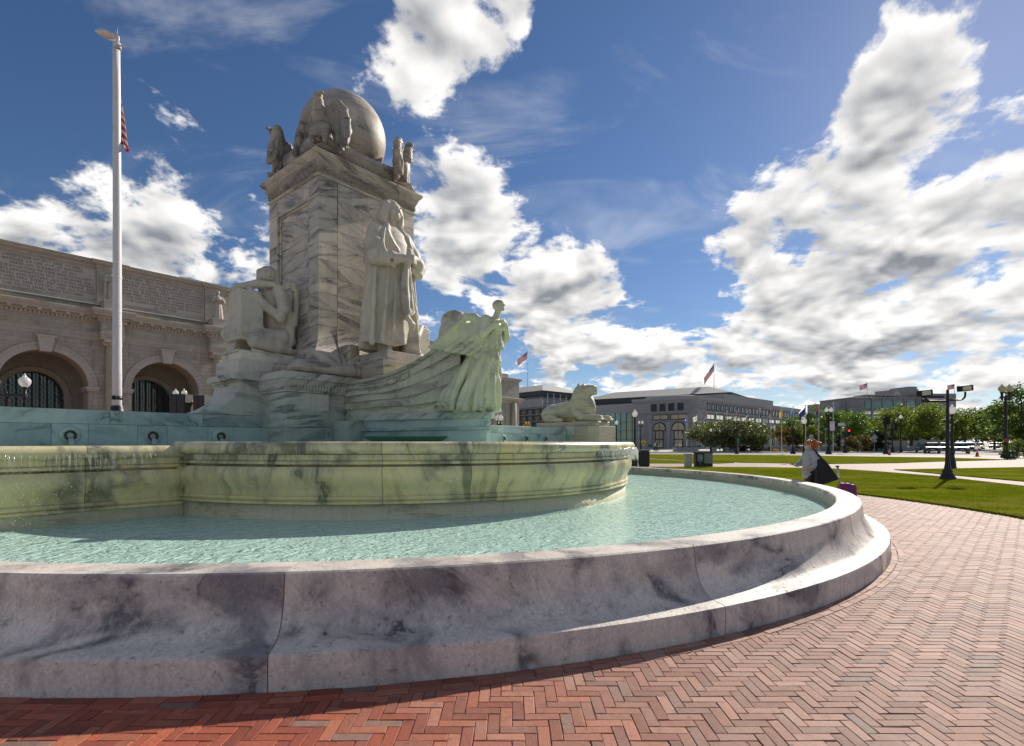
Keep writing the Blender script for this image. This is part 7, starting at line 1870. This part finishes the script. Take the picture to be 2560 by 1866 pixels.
sign('white parking sign on a pale post left of the parked cars', 2271, 84, [('s', Zat(1105.5, 84), .34, .42, M_WHT), ('s', Zat(1117, 84), .34, .36, M_WHT)], Zat(1102, 84)); sign('white sign on dark post behind the tree trunk', 2290, 86, [('s', Zat(1105.5, 86), .64, .46, M_SGN)], Zat(1102, 86)); sign('small red sign strapped to the amber lamp post', 2513.5, 57.2, [('s', Zat(1103, 57.2), .36, .50, M_SIGR)], Zat(1097, 57.2))
# traffic signals
M_RED = newmat('signal_red'); M_RED.b.inputs['Base Color'].default_value = (.6, .02, .02, 1); M_RED.b.inputs['Emission Color'].default_value = (1, .05, .05, 1); M_RED.b.inputs['Emission Strength'].default_value = 1.2; M_RED = M_RED.m
def signal(label, x, Y, ztop, heads, rp=.10):
    t_ = thing('traffic_signal', label, 'traffic signal', (*G(x, 0, Y), 0), 0, 'traffic signals'); MB().lathe([(.34, 0), (.34, .25), (.24, .4), (.2, .75), (rp, .95), (rp * .8, ztop), (.02, ztop + .25)], 14).obj('post', M_IRON, t_)
    for (hx, z, lit_) in heads:
        hd = MB().cbox(hx - .19, hx + .19, -.22, .1, z - .55, z + .55, .03).obj('signal_head', M_IRON, t_)
        for q in range(3): MB().lathe([(.001, .01), (.11, .01), (.13, .0), (.14, .10), (.12, .10)], 14, M=Matrix.Translation((hx, -.22, z + .35 - .35 * q)) @ Matrix.Rotation(R(90), 4, 'X')).obj('signal_lens', M_RED if (lit_ and q == 0) else M_BOX, hd)
    return t_
signal('black traffic signal beside an orange cone', 2214.5, 71.7, Zat(1043, 71.7), [(-.16, Zat(1056, 71.7), False), (.28, Zat(1052, 71.7), False)], .15); signal('black traffic signal behind the first signal', 2231, 84, Zat(1055, 84), [(.45, Zat(1066, 84), False), (-.1, Zat(1080, 84), False)], .10); signal('dark signal post with a red light left of the round bush', 2113, 80, Zat(1075, 80), [(.42, Zat(1083, 80), True)], .12); signal('slim dark signal post below the blue flag', 1982.5, 72.5, Zat(1056, 72.5), [(.0, Zat(1083, 72.5), False)], .09)
# cones, planters, bollards
def cone(label, x, Y, h=.92):
    t_ = thing('traffic_cone', label, 'cone', (*G(x, 0, Y), -.12 if Y > 66 else -.01), 0, 'orange traffic cones'); mo = plain('cone_orange_%d' % int(x), (.72, .06, .02), .5); MB().lathe([(.18, .04), (.165, .1), (.035, h), (.02, h)], 18).obj('cone_body', mo, t_); MB().cbox(-.24, .24, -.24, .24, 0, .045, .01).obj('cone_foot', mo, t_)
    for z in (.50, .70): MB().lathe([(.165 - .13 * (z - .1) / .82 + .004, z), (.165 - .13 * (z + .03) / .82 + .004, z + .13)], 18).obj('cone_collar', M_WHT, t_)
cone('orange cone with white collars on the road right of the pole', 2443, 59.5); cone('orange cone at the foot of the traffic signal', 2223.5, 69)
xs_ = [1690, 1699, 1708, 1718, 1728, 1738, 1783, 1815, 1836, 1858]
for i, x in enumerate(xs_):
    nb = 'leftmost' if i == 0 else None
    t_ = thing('planter', ['pale planter box first from the left below the building', 'pale planter box second from the left below the building', 'pale planter box third from the left below the building', 'pale planter box just left of the first flagpole', 'pale planter box just right of the first flagpole', 'pale planter box left of the white flag pole', 'pale planter box below the dark domed tree', 'pale planter box left of the street lamp foot', 'pale planter box right of the street lamp foot', 'pale planter box last at the right below the hedge'][i], 'planter', (*G(x, 0, 94.0), 0), 0, 'planter boxes along the street')
    mb = MB(); mb.add([(-.42, -.42, 0), (.42, -.42, 0), (.42, .42, 0), (-.42, .42, 0), (-.50, -.5, .72), (.50, -.5, .72), (.50, .5, .72), (-.50, .5, .72)], [(0, 1, 5, 4), (1, 2, 6, 5), (2, 3, 7, 6), (3, 0, 4, 7), (4, 5, 6, 7), (3, 2, 1, 0)]); mb.obj('tub', M_CONC, t_)
    P, F, c = crown_mesh(300 + i, .4, .4, .2, 8, 30, .06, .4); P[:, 2] += .80; mesh_obj('plants', P, F, M_LEAF, t_, False)
BOL = ['first', 'second', 'third', 'fourth', 'fifth', 'sixth', 'seventh']
for i in range(7):
    t_ = thing('bollard', 'slim steel bollard, ' + BOL[i] + ' from the left between hedges and planters', 'bollard', (*G(1800 + i * 16, 0, 93.2), 0), 0, 'steel bollards'); MB().lathe([(.10, 0), (.10, .85), (.07, .92), (.01, .93)], 10).obj('tube', M_SCAF, t_)
# ------------------------------------------------------------------ cars
def carpaint(name, c):
    nt = newmat(name); nt.b.inputs['Base Color'].default_value = c4(c); nt.b.inputs['Metallic'].default_value = .55; nt.b.inputs['Roughness'].default_value = .3; nt.b.inputs['Coat Weight'].default_value = .8; return nt.m
M_TYRE = plain('tyre_rubber', (.015, .015, .015), .8); M_CGLASS = glassmat('car_glass', (.04, .05, .055), .05); M_HEAD = plain('headlight_lens', (.70, .70, .62), .15)
M_CHR = plain('chrome', (.55, .55, .55), .2, .9)
def car(label, X, Y, rz, paint, group='parked cars', wgn=True):
    """front towards -y; about 1.95 x 4.7 x 1.75 m"""
    t_ = thing('parked_car', label, 'car', (X, Y, -.12), rz, group)
    L = [(-2.35, .42, .70, .86), (-2.30, .40, .98, .93), (-1.55, .36, 1.08, .965), (-1.0, .34, 1.12, .975), (1.9, .34, 1.14, .97), (2.3, .40, 1.06, .93), (2.36, .5, .8, .86)]
    mb = MB(); vs = []; m = 10
    for (y, zl, zh, hw_) in L:
        ring = [(-hw_ * .9, zl), (hw_ * .9, zl), (hw_, zl + .12), (hw_ * 1.0, (zl + zh) / 2), (hw_ * .985, zh - .10), (hw_ * .90, zh), (-hw_ * .90, zh), (-hw_ * .985, zh - .10), (-hw_, (zl + zh) / 2), (-hw_, zl + .12)]
        vs += [(x, y, z) for x, z in ring]
    n = len(L); fs = [(i * m + j, i * m + (j + 1) % m, (i + 1) * m + (j + 1) % m, (i + 1) * m + j) for i in range(n - 1) for j in range(m)] + [tuple(range(m - 1, -1, -1)), tuple((n - 1) * m + j for j in range(m))]
    mb.add(vs, fs, False); body = mb.obj('body', paint, t_, fix=True)
    yr, yf = 2.1, -1.05
    mb = MB(); cab = [(-1.12, 1.10, .86), (-.30, 1.68, .70), (.3, 1.74, .70), (1.6, 1.70, .68), (2.2, 1.14, .82)]; vs = []
    for (y, zh, hw_) in cab: vs += [(-.88, y, 1.09), (.88, y, 1.09), (hw_, y, zh), (-hw_, y, zh)]
    mb.add(vs, [(i * 4 + j, i * 4 + (j + 1) % 4, (i + 1) * 4 + (j + 1) % 4, (i + 1) * 4 + j) for i in range(4) for j in range(4)] + [(3, 2, 1, 0), (16, 17, 18, 19)]); mb.obj('cabin', paint, t_, fix=True)
    def strip(nm, pts, mt, par=t_): MB().add(pts, [tuple(range(len(pts)))]).obj(nm, mt, par)
    strip('windscreen', [(-.80, -1.075, 1.15), (.80, -1.075, 1.15), (.64, -.345, 1.665), (-.64, -.345, 1.665)], M_CGLASS)
    for sx in (-1, 1):
        strip('side_window', [(sx * .885, -.85, 1.16), (sx * .885, 1.7, 1.16), (sx * .715, 1.45, 1.62), (sx * .725, -.15, 1.62)], M_CGLASS)
        hl = MB().cbox(min(sx * .58, sx * .93), max(sx * .58, sx * .93), -2.37, -2.2, .80, .94, .03).obj('headlight', M_HEAD, t_)
        MB().cbox(min(sx * .98, sx * 1.14), max(sx * .98, sx * 1.14), -.85, -.70, 1.12, 1.26, .03).obj('mirror', paint, t_)
        for y in (-1.45, 1.42):
            M = Matrix.Translation((sx * .86, y, .36)) @ Matrix.Rotation(R(90), 4, 'Y')
            ty = MB().lathe([(.20, -.11), (.33, -.11), (.36, -.07), (.36, .07), (.33, .11), (.20, .11)], 20, M=M).obj('tyre', M_TYRE, t_); MB().lathe([(.01, .09), (.10, .10), (.21, .08), (.21, -.08), (.1, -.1), (.01, -.09)], 16, M=M).obj('rim', M_CHR, ty)
    MB().cbox(-.56, .56, -2.385, -2.3, .64, .92, .02).obj('grille', M_BINB, t_); MB().cbox(-.88, .88, -2.375, -2.25, .42, .58, .03).obj('lower_intake', M_BINB, t_); MB().box(-.26, .26, -2.40, -2.386, .55, .66).obj('plate', M_WHT, t_); MB().box(-.9, .9, -2.39, -2.376, .385, .42).obj('skid_trim', M_CHR, t_)
    for sx in (-1, 1): MB().tube([(sx * .66, -.1, 1.78), (sx * .66, 1.5, 1.76)], .025, 6).obj('roof_rail', M_CHR, t_)
    return t_
P_DK = carpaint('paint_dark_grey', (.03, .032, .036)); P_GR = carpaint('paint_slate', (.09, .10, .115)); P_WH = carpaint('paint_white', (.38, .38, .38)); P_BK = carpaint('paint_black', (.012, .012, .014)); P_SV = carpaint('paint_silver', (.20, .21, .22))
cr = R(-36)
car('dark grey car with bright grille and headlights facing the road', *G(2330, 0, 83.5), cr, P_DK); car('slate grey car right of the lamp post facing the road', *G(2401, 0, 81.5), cr, P_GR); car('white car half hidden behind the lamp posts', *G(2364, 0, 84.5), cr, P_WH); car('pale car peeking out left behind the dark grey car', *G(2307, 0, 91.0), cr, P_SV); car('black car first in the row behind the slate grey car', *G(2424, 0, 98.0), R(-48), P_BK); car('black car second in the row along the side street', *G(2434, 0, 110.0), R(-48), P_BK); car('grey car last in the row along the side street', *G(2446, 0, 122.0), R(-48), P_GR); car('dark car behind the amber lamp post', *G(2528, 0, 96.0), R(-48), P_DK); car('white car far up the side street', *G(2504, 0, 150.0), R(-50), P_WH); car('silver car far up the side street left of the white one', *G(2486, 0, 150.0), R(-50), P_SV)
# ------------------------------------------------------------------ falling water and spray
rw = random.Random(21)
def strands(n, a_lo, a_hi, fn, top, bot_lo, bot_hi, w0):
    V = []; Fc = []
    for i in range(n):
        a = rw.uniform(a_lo, a_hi); x, y, nx, ny = fn(a); L = rw.uniform(bot_lo, bot_hi); z = top - rw.uniform(0, .02); k = 5; w_ = w0 * rw.uniform(.5, 1.3); b = len(V); tx, ty = -ny, nx; drift = rw.uniform(-.02, .02)
        for j in range(k + 1):
            q = j / k; zz = z - L * q; o = .02 + .10 * q ** .6 * .6; cx_ = x + nx * o + tx * drift * q; cy_ = y + ny * o + ty * drift * q; ww = w_ * (1 - .5 * q)
            V += [(cx_ - tx * ww, cy_ - ty * ww, zz), (cx_ + tx * ww, cy_ + ty * ww, zz), (cx_ + nx * ww, cy_ + ny * ww, zz)]
        for j in range(k):
            o = b + j * 3
            for p in range(3): Fc.append((o + p, o + (p + 1) % 3, o + 3 + (p + 1) % 3, o + 3 + p))
    return V, Fc
def arc_fn(a): return (5.685 * math.cos(a), 5.685 * math.sin(a), math.cos(a), math.sin(a))
def wing_fn(a): return (a, yw - .205, 0.0, -1.0)
V, Fc = [], []
def addp(v, f):
    b = len(V); V.extend(v); Fc.extend(tuple(i + b for i in q) for q in f)
addp(*strands(900, -.95, -.05, arc_fn, 1.50, .12, .34, .005)); addp(*strands(260, -1.6, -.95, arc_fn, 1.50, .06, .3, .004)); addp(*strands(120, -2.9, -1.6, arc_fn, 1.50, .05, .28, .003)); addp(*strands(130, -9.0, -5.4, wing_fn, 1.44, .04, .26, .0018))
addp(*strands(260, -.8, -.05, arc_fn, 1.45, .6, 1.0, .0035))
o = mesh_obj('falling_water', np.array(V), np.array(Fc), M_SPRAY, None, True); o.location = FLOC; o.rotation_euler = (0, 0, PHI); o['kind'] = 'stuff'; tag(o, 'thin strands of water running off the upper basin lip', 'water')
dv = []; df_ = []
def drop(x, y, z, r):
    b = len(dv); dv.extend([(x + r, y, z), (x - r, y, z), (x, y + r, z), (x, y - r, z), (x, y, z + r * 1.5), (x, y, z - r * 1.5)]); df_.extend([(b, b + 2, b + 4), (b + 2, b + 1, b + 4), (b + 1, b + 3, b + 4), (b + 3, b, b + 4), (b + 2, b, b + 5), (b + 1, b + 2, b + 5), (b + 3, b + 1, b + 5), (b, b + 3, b + 5)])
for i in range(9000):                                    # splash where the water comes down along the bowl's right side
    a = rw.triangular(-.85, .22, -.10); out = abs(rw.gauss(0, .22)) * (1.5 if a > -.5 else .7); z = ZW + abs(rw.gauss(0, .22)) * math.exp(-out * 1.2) + .01
    if rw.random() < .25: z = rw.uniform(ZW, 1.4); out = abs(rw.gauss(.0, .07))
    r_ = 5.72 + out; drop(r_ * math.cos(a), r_ * math.sin(a), z, rw.uniform(.003, .011) * (1.5 if rw.random() < .1 else 1))
for i in range(1500):
    x = rw.uniform(-9, -5.4); out = abs(rw.gauss(.05, .10)); z = ZW + rw.random() ** 2 * 1.0; drop(x, yw - .22 - out, z, rw.uniform(.002, .0055))
for i in range(700):
    a = rw.uniform(-2.9, -.95); out = abs(rw.gauss(.03, .06)); drop((5.7 + out) * math.cos(a), (5.7 + out) * math.sin(a), ZW + rw.random() ** 2 * .9, rw.uniform(.002, .005))
o = mesh_obj('splash_drops', np.array(dv), np.array(df_), M_SPRAY, None, True); o.location = FLOC; o.rotation_euler = (0, 0, PHI); o['kind'] = 'stuff'; tag(o, 'fine white splash droplets around the foot of the upper basin', 'water')

# ------------------------------------------------------------------ woman with bag and suitcase
M_SKIN = plain('skin', (.50, .29, .21), .5, var=.08, scale=20); M_SWEAT = plain('grey_sweatshirt', (.33, .34, .36), .9, var=.15, scale=30, bump=.4); M_BLK = plain('black_fabric', (.010, .010, .011), .75, var=.3); M_PURP = plain('purple_fabric', (.16, .03, .13), .6); M_PINK = plain('pink_fabric', (.50, .12, .36), .6)
def hairmat():
    nt = newmat('red_hair'); v, rn, tc = coords(nt); f = nt.noise(v, 26, 5, .7, 1.5); nt.l.new(nt.ramp(f, [(.3, (.10, .022, .008)), (.5, (.36, .09, .025)), (.7, (.66, .25, .08))]), nt.b.inputs['Base Color']); nt.b.inputs['Roughness'].default_value = .5
    nt.l.new(nt.bump(f, .8, .02), nt.b.inputs['Normal']); return nt.m
M_HAIR = hairmat()
WX, WY = G(2026, 0, 13.15)
wo_ = thing('person', 'person in grey sweatshirt with curly red hair beside the basin', 'person', (WX, WY, 0), math.pi - R(6))
h_ = .0115
S = SDF((-.36, -.32, -.01), (.62, .36, 1.70), h_)          # x forward, y its left
# torso, hips, legs (one body)
S.chain([(0, 0, .92), (.02, 0, 1.12), (-.01, 0, 1.32)], [.155, .135, .13], .06, ((1, 0, 0), 1.25)); S.cap((-.01, -.15, 1.34), (-.01, .15, 1.34), .07, .07, .05)
for sy in (-1, 1):
    S.chain([(0, sy * .09, .86), (.02 + sy * .05, sy * .09, .48), (-.01 + sy * .09, sy * .09, .09)], [.10, .068, .045], .03); S.cap((-.02 + sy * .09, sy * .09, .05), (.14 + sy * .09, sy * .10, .035), .045, .035, .02)
S.cap((-.01, 0, 1.36), (.02, 0, 1.45), .055, .05, .03)
S.ell((.045, 0, 1.535), (.098, .078, .118), .02); S.ell((.09, 0, 1.47), (.05, .045, .04), .02)
S.cap((.135, 0, 1.545), (.158, 0, 1.515), .010, .016, .008); S.cap((.13, -.018, 1.475), (.13, .018, 1.475), .012, .012, .006); S.cap((.13, -.03, 1.57), (.13, .03, 1.57), .01, .01, .01)
for sy in (-1, 1): S.ell((.03, sy * .078, 1.53), (.025, .014, .032), .006)
def arm(sy, sh, el, wr, hand):
    S.chain([sh, el], [.05, .042], .02); S.chain([el, wr], [.040, .028], .02)
    w_ = Vector(wr); hd = Vector(hand); d_ = (hd - w_).normalized(); sd = d_.cross(Vector((0, 0, 1))).normalized(); up = sd.cross(d_)
    S.cap(w_, w_ + d_ * .07, .026, .032, .01, 'u', (tuple(up), 1.5))
    for q, ln_ in enumerate((.055, .07, .066, .05)):
        o_ = sd * (-.026 + .0175 * q); a_ = w_ + d_ * .075 + o_; b_ = a_ + d_ * ln_ * .6 + up * -.012; S.cap(a_, b_, .0095, .009, .005); S.cap(b_, b_ + d_ * ln_ * .35 - up * .025, .009, .0075, .005)
    S.cap(w_ + d_ * .03 + up * .01, w_ + d_ * .075 + up * .03 + sd * (-.035), .011, .009, .006)
arm(1, (-.01, .17, 1.34), (-.03, .25, 1.06), (.20, .21, .93), (.30, .19, .92)); arm(-1, (-.01, -.17, 1.34), (.08, -.22, 1.08), (.32, -.14, 1.02), (.42, -.12, 1.05))
body = S.obj('body', M_SKIN, wo_, 1)
S = SDF((-.40, -.38, .60), (.48, .40, 1.46), .0115)
def sweat(X, Y, Z):
    rx = interp(Z, [(.68, .150), (.74, .165), (.95, .16), (1.2, .145), (1.35, .115), (1.42, .08)]); ry = interp(Z, [(.68, .19), (.9, .195), (1.2, .185), (1.36, .17), (1.42, .09)])
    return np.maximum(np.maximum((np.sqrt(((X - .02) / rx) ** 2 + (Y / ry) ** 2) - 1 - .02 * np.sin(Z * 40 + X * 9)) * .16, .70 - Z), Z - 1.41)
S.fn((-.4, -.38, .6), (.48, .4, 1.46), sweat, .01)
S.chain([(-.01, .17, 1.34), (-.04, .24, 1.18), (-.03, .26, 1.04), (.06, .25, .99)], [.075, .08, .082, .06], .03); S.chain([(-.01, -.17, 1.34), (.07, -.24, 1.10), (.24, -.18, 1.035)], [.085, .09, .06], .03); S.chain([(.24, -.18, 1.035), (.27, -.17, 1.03)], [.052, .05], .01)
S.cap((-.02, 0, 1.38), (.02, 0, 1.41), .085, .075, .02)
S.disp((-.5, -.5, .6), (.6, .5, 1.5), lambda X, Y, Z: .006 * np.sin(Z * 46 + X * 26) * np.sin(Y * 22 + 1))
S.obj('sweatshirt', M_SWEAT, body, 1)
S = SDF((-.26, -.26, -.0), (.30, .26, .92), .015)
S.cap((0, 0, .80), (0, 0, .86), .17, .16, .03)
for sy in (-1, 1): S.chain([(0, sy * .09, .82), (.02 + sy * .05, sy * .09, .48), (-.01 + sy * .09, sy * .09, .13)], [.125, .088, .065], .03)
S.obj('trousers', M_BLK, body, 1)
for sy in (-1, 1): MB().cbox(-.075 + sy * .09, .175 + sy * .09, sy * .09 - .05, sy * .09 + .05, 0, .085, .03).obj('shoe', M_BLK, body)
S = SDF((-.32, -.22, 1.36), (.20, .22, 1.74), .011)
S.ell((.03, 0, 1.575), (.112, .092, .095), .02); S.ell((-.02, 0, 1.55), (.09, .09, .10), .02)
for i in range(60):
    a = rw.uniform(0, 6.28); b = rw.uniform(-1.2, 1.2); r_ = rw.random() ** .5; S.ell((-.115 + .125 * r_ * math.cos(a) * math.cos(b), .12 * r_ * math.sin(a) * math.cos(b), 1.575 + .125 * r_ * math.sin(b)), (rw.uniform(.018, .036),) * 3, .010)
for i in range(14): S.ell((rw.uniform(-.03, .10), rw.uniform(-.08, .08), 1.645 + rw.uniform(-.02, .025)), (.022, .022, .018), .01)
S.disp((-1, -1, 1), (1, 1, 2), lambda X, Y, Z: .005 * np.sin(X * 120 + Z * 70) * np.sin(Y * 110 - Z * 90))
S.ell((.12, 0, 1.50), (.075, .075, .085), .01, None, 's')
S.obj('hair', M_HAIR, body, 0)
mb = MB()
for sy in (-1, 1):
    mb.lathe([(.024, -.003), (.028, -.003), (.028, .003), (.024, .003)], 14, closed=True, M=Matrix.Translation((.148, sy * .034, 1.545)) @ Matrix.Rotation(R(90), 4, 'Y'))
    mb.tube([(.145, sy * .062, 1.55), (.03, sy * .083, 1.555)], .003, 5)
mb.tube([(.15, -.01, 1.548), (.15, .01, 1.548)], .003, 5); mb.obj('glasses', M_IRON, body)
# shoulder bag
bg = thing('shoulder_bag', 'large black tote bag hanging from the person shoulder', 'bag', (WX, WY, 0), math.pi - R(6))
S = SDF((-.72, .14, .52), (.12, .52, 1.26), .014)
def bagf(X, Y, Z):
    # slouching sack: narrow at the gathered top, low corner swung back
    q_ = np.clip((1.20 - Z) / .60, 0, 1); cx_ = -.10 - .17 * q_; hw = .07 + .22 * q_ ** .8
    return np.maximum(np.maximum(np.abs(X - cx_) - hw, np.abs(Y - .31) - .035 - .075 * q_), np.maximum(Z - 1.20, (.62 - .36 * (X + .26)) - Z)) * .75
S.fn((-.72, .14, .52), (.12, .52, 1.26), bagf, .0); S.obj('bag_body', M_BLK, bg, 4)
for (y_, o_) in ((.29, 0), (.325, -.05)): MB().tube([(-.10 + o_, y_, 1.17), (-.06 + o_ * .5, .285, 1.28), (-.01, .23, 1.40), (.0, .15, 1.437), (-.03, .08, 1.42)], [.022, .018, .016, .016, .014], 8).obj('strap', M_BLK, bg)
# suitcase
sx_, sy_ = G(2103, 0, 14.1)
sc_ = thing('suitcase', 'purple rolling suitcase with raised handle behind the basin rim', 'suitcase', (sx_, sy_, 0), R(-12)); ztop = .47
MB().cbox(-.06, .34, -.14, .14, .06, ztop, .04).obj('case_shell', M_PURP, sc_); MB().cbox(-.02, .22, -.10, .10, ztop, ztop + .035, .015).obj('top_flap', M_PINK, sc_)
for q in (-.055, .055): MB().tube([(-.04 + q * .2, q, ztop - .05), (-.09 + q * .2, q, Zat(1168, 14.1))], .016, 8).obj('handle_tube', M_CHR, sc_)
MB().cbox(-.125, -.065, -.075, .075, Zat(1168, 14.1), Zat(1164.5, 14.1), .012).obj('handle_grip', M_BOX, sc_)
MB().tube([(.06, -.05, ztop + .03), (.10, -.05, ztop + .07), (.20, -.05, ztop + .07), (.24, -.05, ztop + .03)], .012, 6).obj('carry_loop', M_BLK, sc_)
for (x, y) in ((-.02, -.11), (.30, -.11), (-.02, .11), (.30, .11)): MB().lathe([(.01, -.015), (.03, -.015), (.03, .015), (.01, .015)], 12, M=Matrix.Translation((x, y, .03)) @ Matrix.Rotation(R(90), 4, 'X')).obj('wheel', M_BLK, sc_)
# two far walkers
def walker(label, X, Y, top_c, leg_c, rz):
    t_ = thing('person', label, 'person', (X, Y, 0), rz, 'people walking by the grey building'); S = SDF((-.35, -.3, -.01), (.35, .3, 1.78), .03)
    S.chain([(0, 0, .9), (0, 0, 1.35)], [.14, .15], .05); S.cap((0, 0, 1.4), (.02, 0, 1.5), .06, .055, .03); S.ell((.03, 0, 1.62), (.10, .085, .125), .02)
    for sy in (-1, 1): S.chain([(0, sy * .09, .88), (sy * .12, sy * .09, .48), (sy * .16 - .05, sy * .09, .06)], [.10, .07, .05], .03); S.cap((sy * .16 - .06, sy * .09, .04), (sy * .16 + .08, sy * .09, .03), .045, .035, .02); S.chain([(0, sy * .19, 1.4), (-sy * .06, sy * .24, 1.12), (sy * .0 + .08, sy * .22, .92)], [.06, .05, .04], .02)
    b_ = S.obj('body', M_SKIN, t_, 1)
    S = SDF((-.35, -.32, .78), (.35, .32, 1.5), .03); S.chain([(0, 0, .9), (0, 0, 1.38)], [.165, .175], .05); S.chain([(0, -.19, 1.4), (.06, -.24, 1.15)], [.085, .075], .03); S.chain([(0, .19, 1.4), (-.06, .24, 1.15)], [.085, .075], .03); S.obj('shirt', plain('shirt_' + label[:12], top_c, .8), b_, 1)
    S = SDF((-.35, -.3, .08), (.35, .3, 1.0), .03)
    for sy in (-1, 1): S.chain([(0, sy * .09, .9), (sy * .12, sy * .09, .48), (sy * .16 - .05, sy * .09, .12)], [.125, .09, .07], .03)
    S.obj('trousers', plain('trouser_' + label[:12], leg_c, .8), b_, 1); S = SDF((-.15, -.15, 1.5), (.2, .15, 1.8), .02); S.ell((.01, 0, 1.66), (.115, .1, .11), .02); S.obj('hair', plain('hair_' + label[:12], (.03, .02, .015), .6), b_, 0)
walker('far walker in pale grey shirt below the building arches', *G(1637, 0, 93.0), (.45, .46, .48), (.03, .03, .04), 0); walker('far walker in dark clothes right of the pale shirted one', *G(1643, 0, 92.0), (.04, .04, .05), (.03, .03, .03), math.pi)
# gilded eagle on dark pedestal between pavilion and lion
ge_ = thing('gilded_eagle', 'small gilded eagle on a dark post before the scaffolded building', 'eagle', (*G(1317, 0, 70.0), 0)); M_GOLD = plain('gilding', (.60, .33, .07), .35, .8)
MB().lathe([(.5, 0), (.5, .4), (.34, .6), (.30, 2.3), (.45, 2.5), (.45, 2.7), (.25, 2.8), (.25, 3.4), (.5, 3.5), (.5, 3.62), (.2, 3.65)], 16).obj('post', M_IRON, ge_)
eo = bpy.data.objects.new('eagle_body', em.data.copy()); eo.data.materials.clear(); eo.data.materials.append(M_GOLD); link(eo, ge_); eo.location = (0, 0, 3.62); eo.scale = (.66, .66, .66)
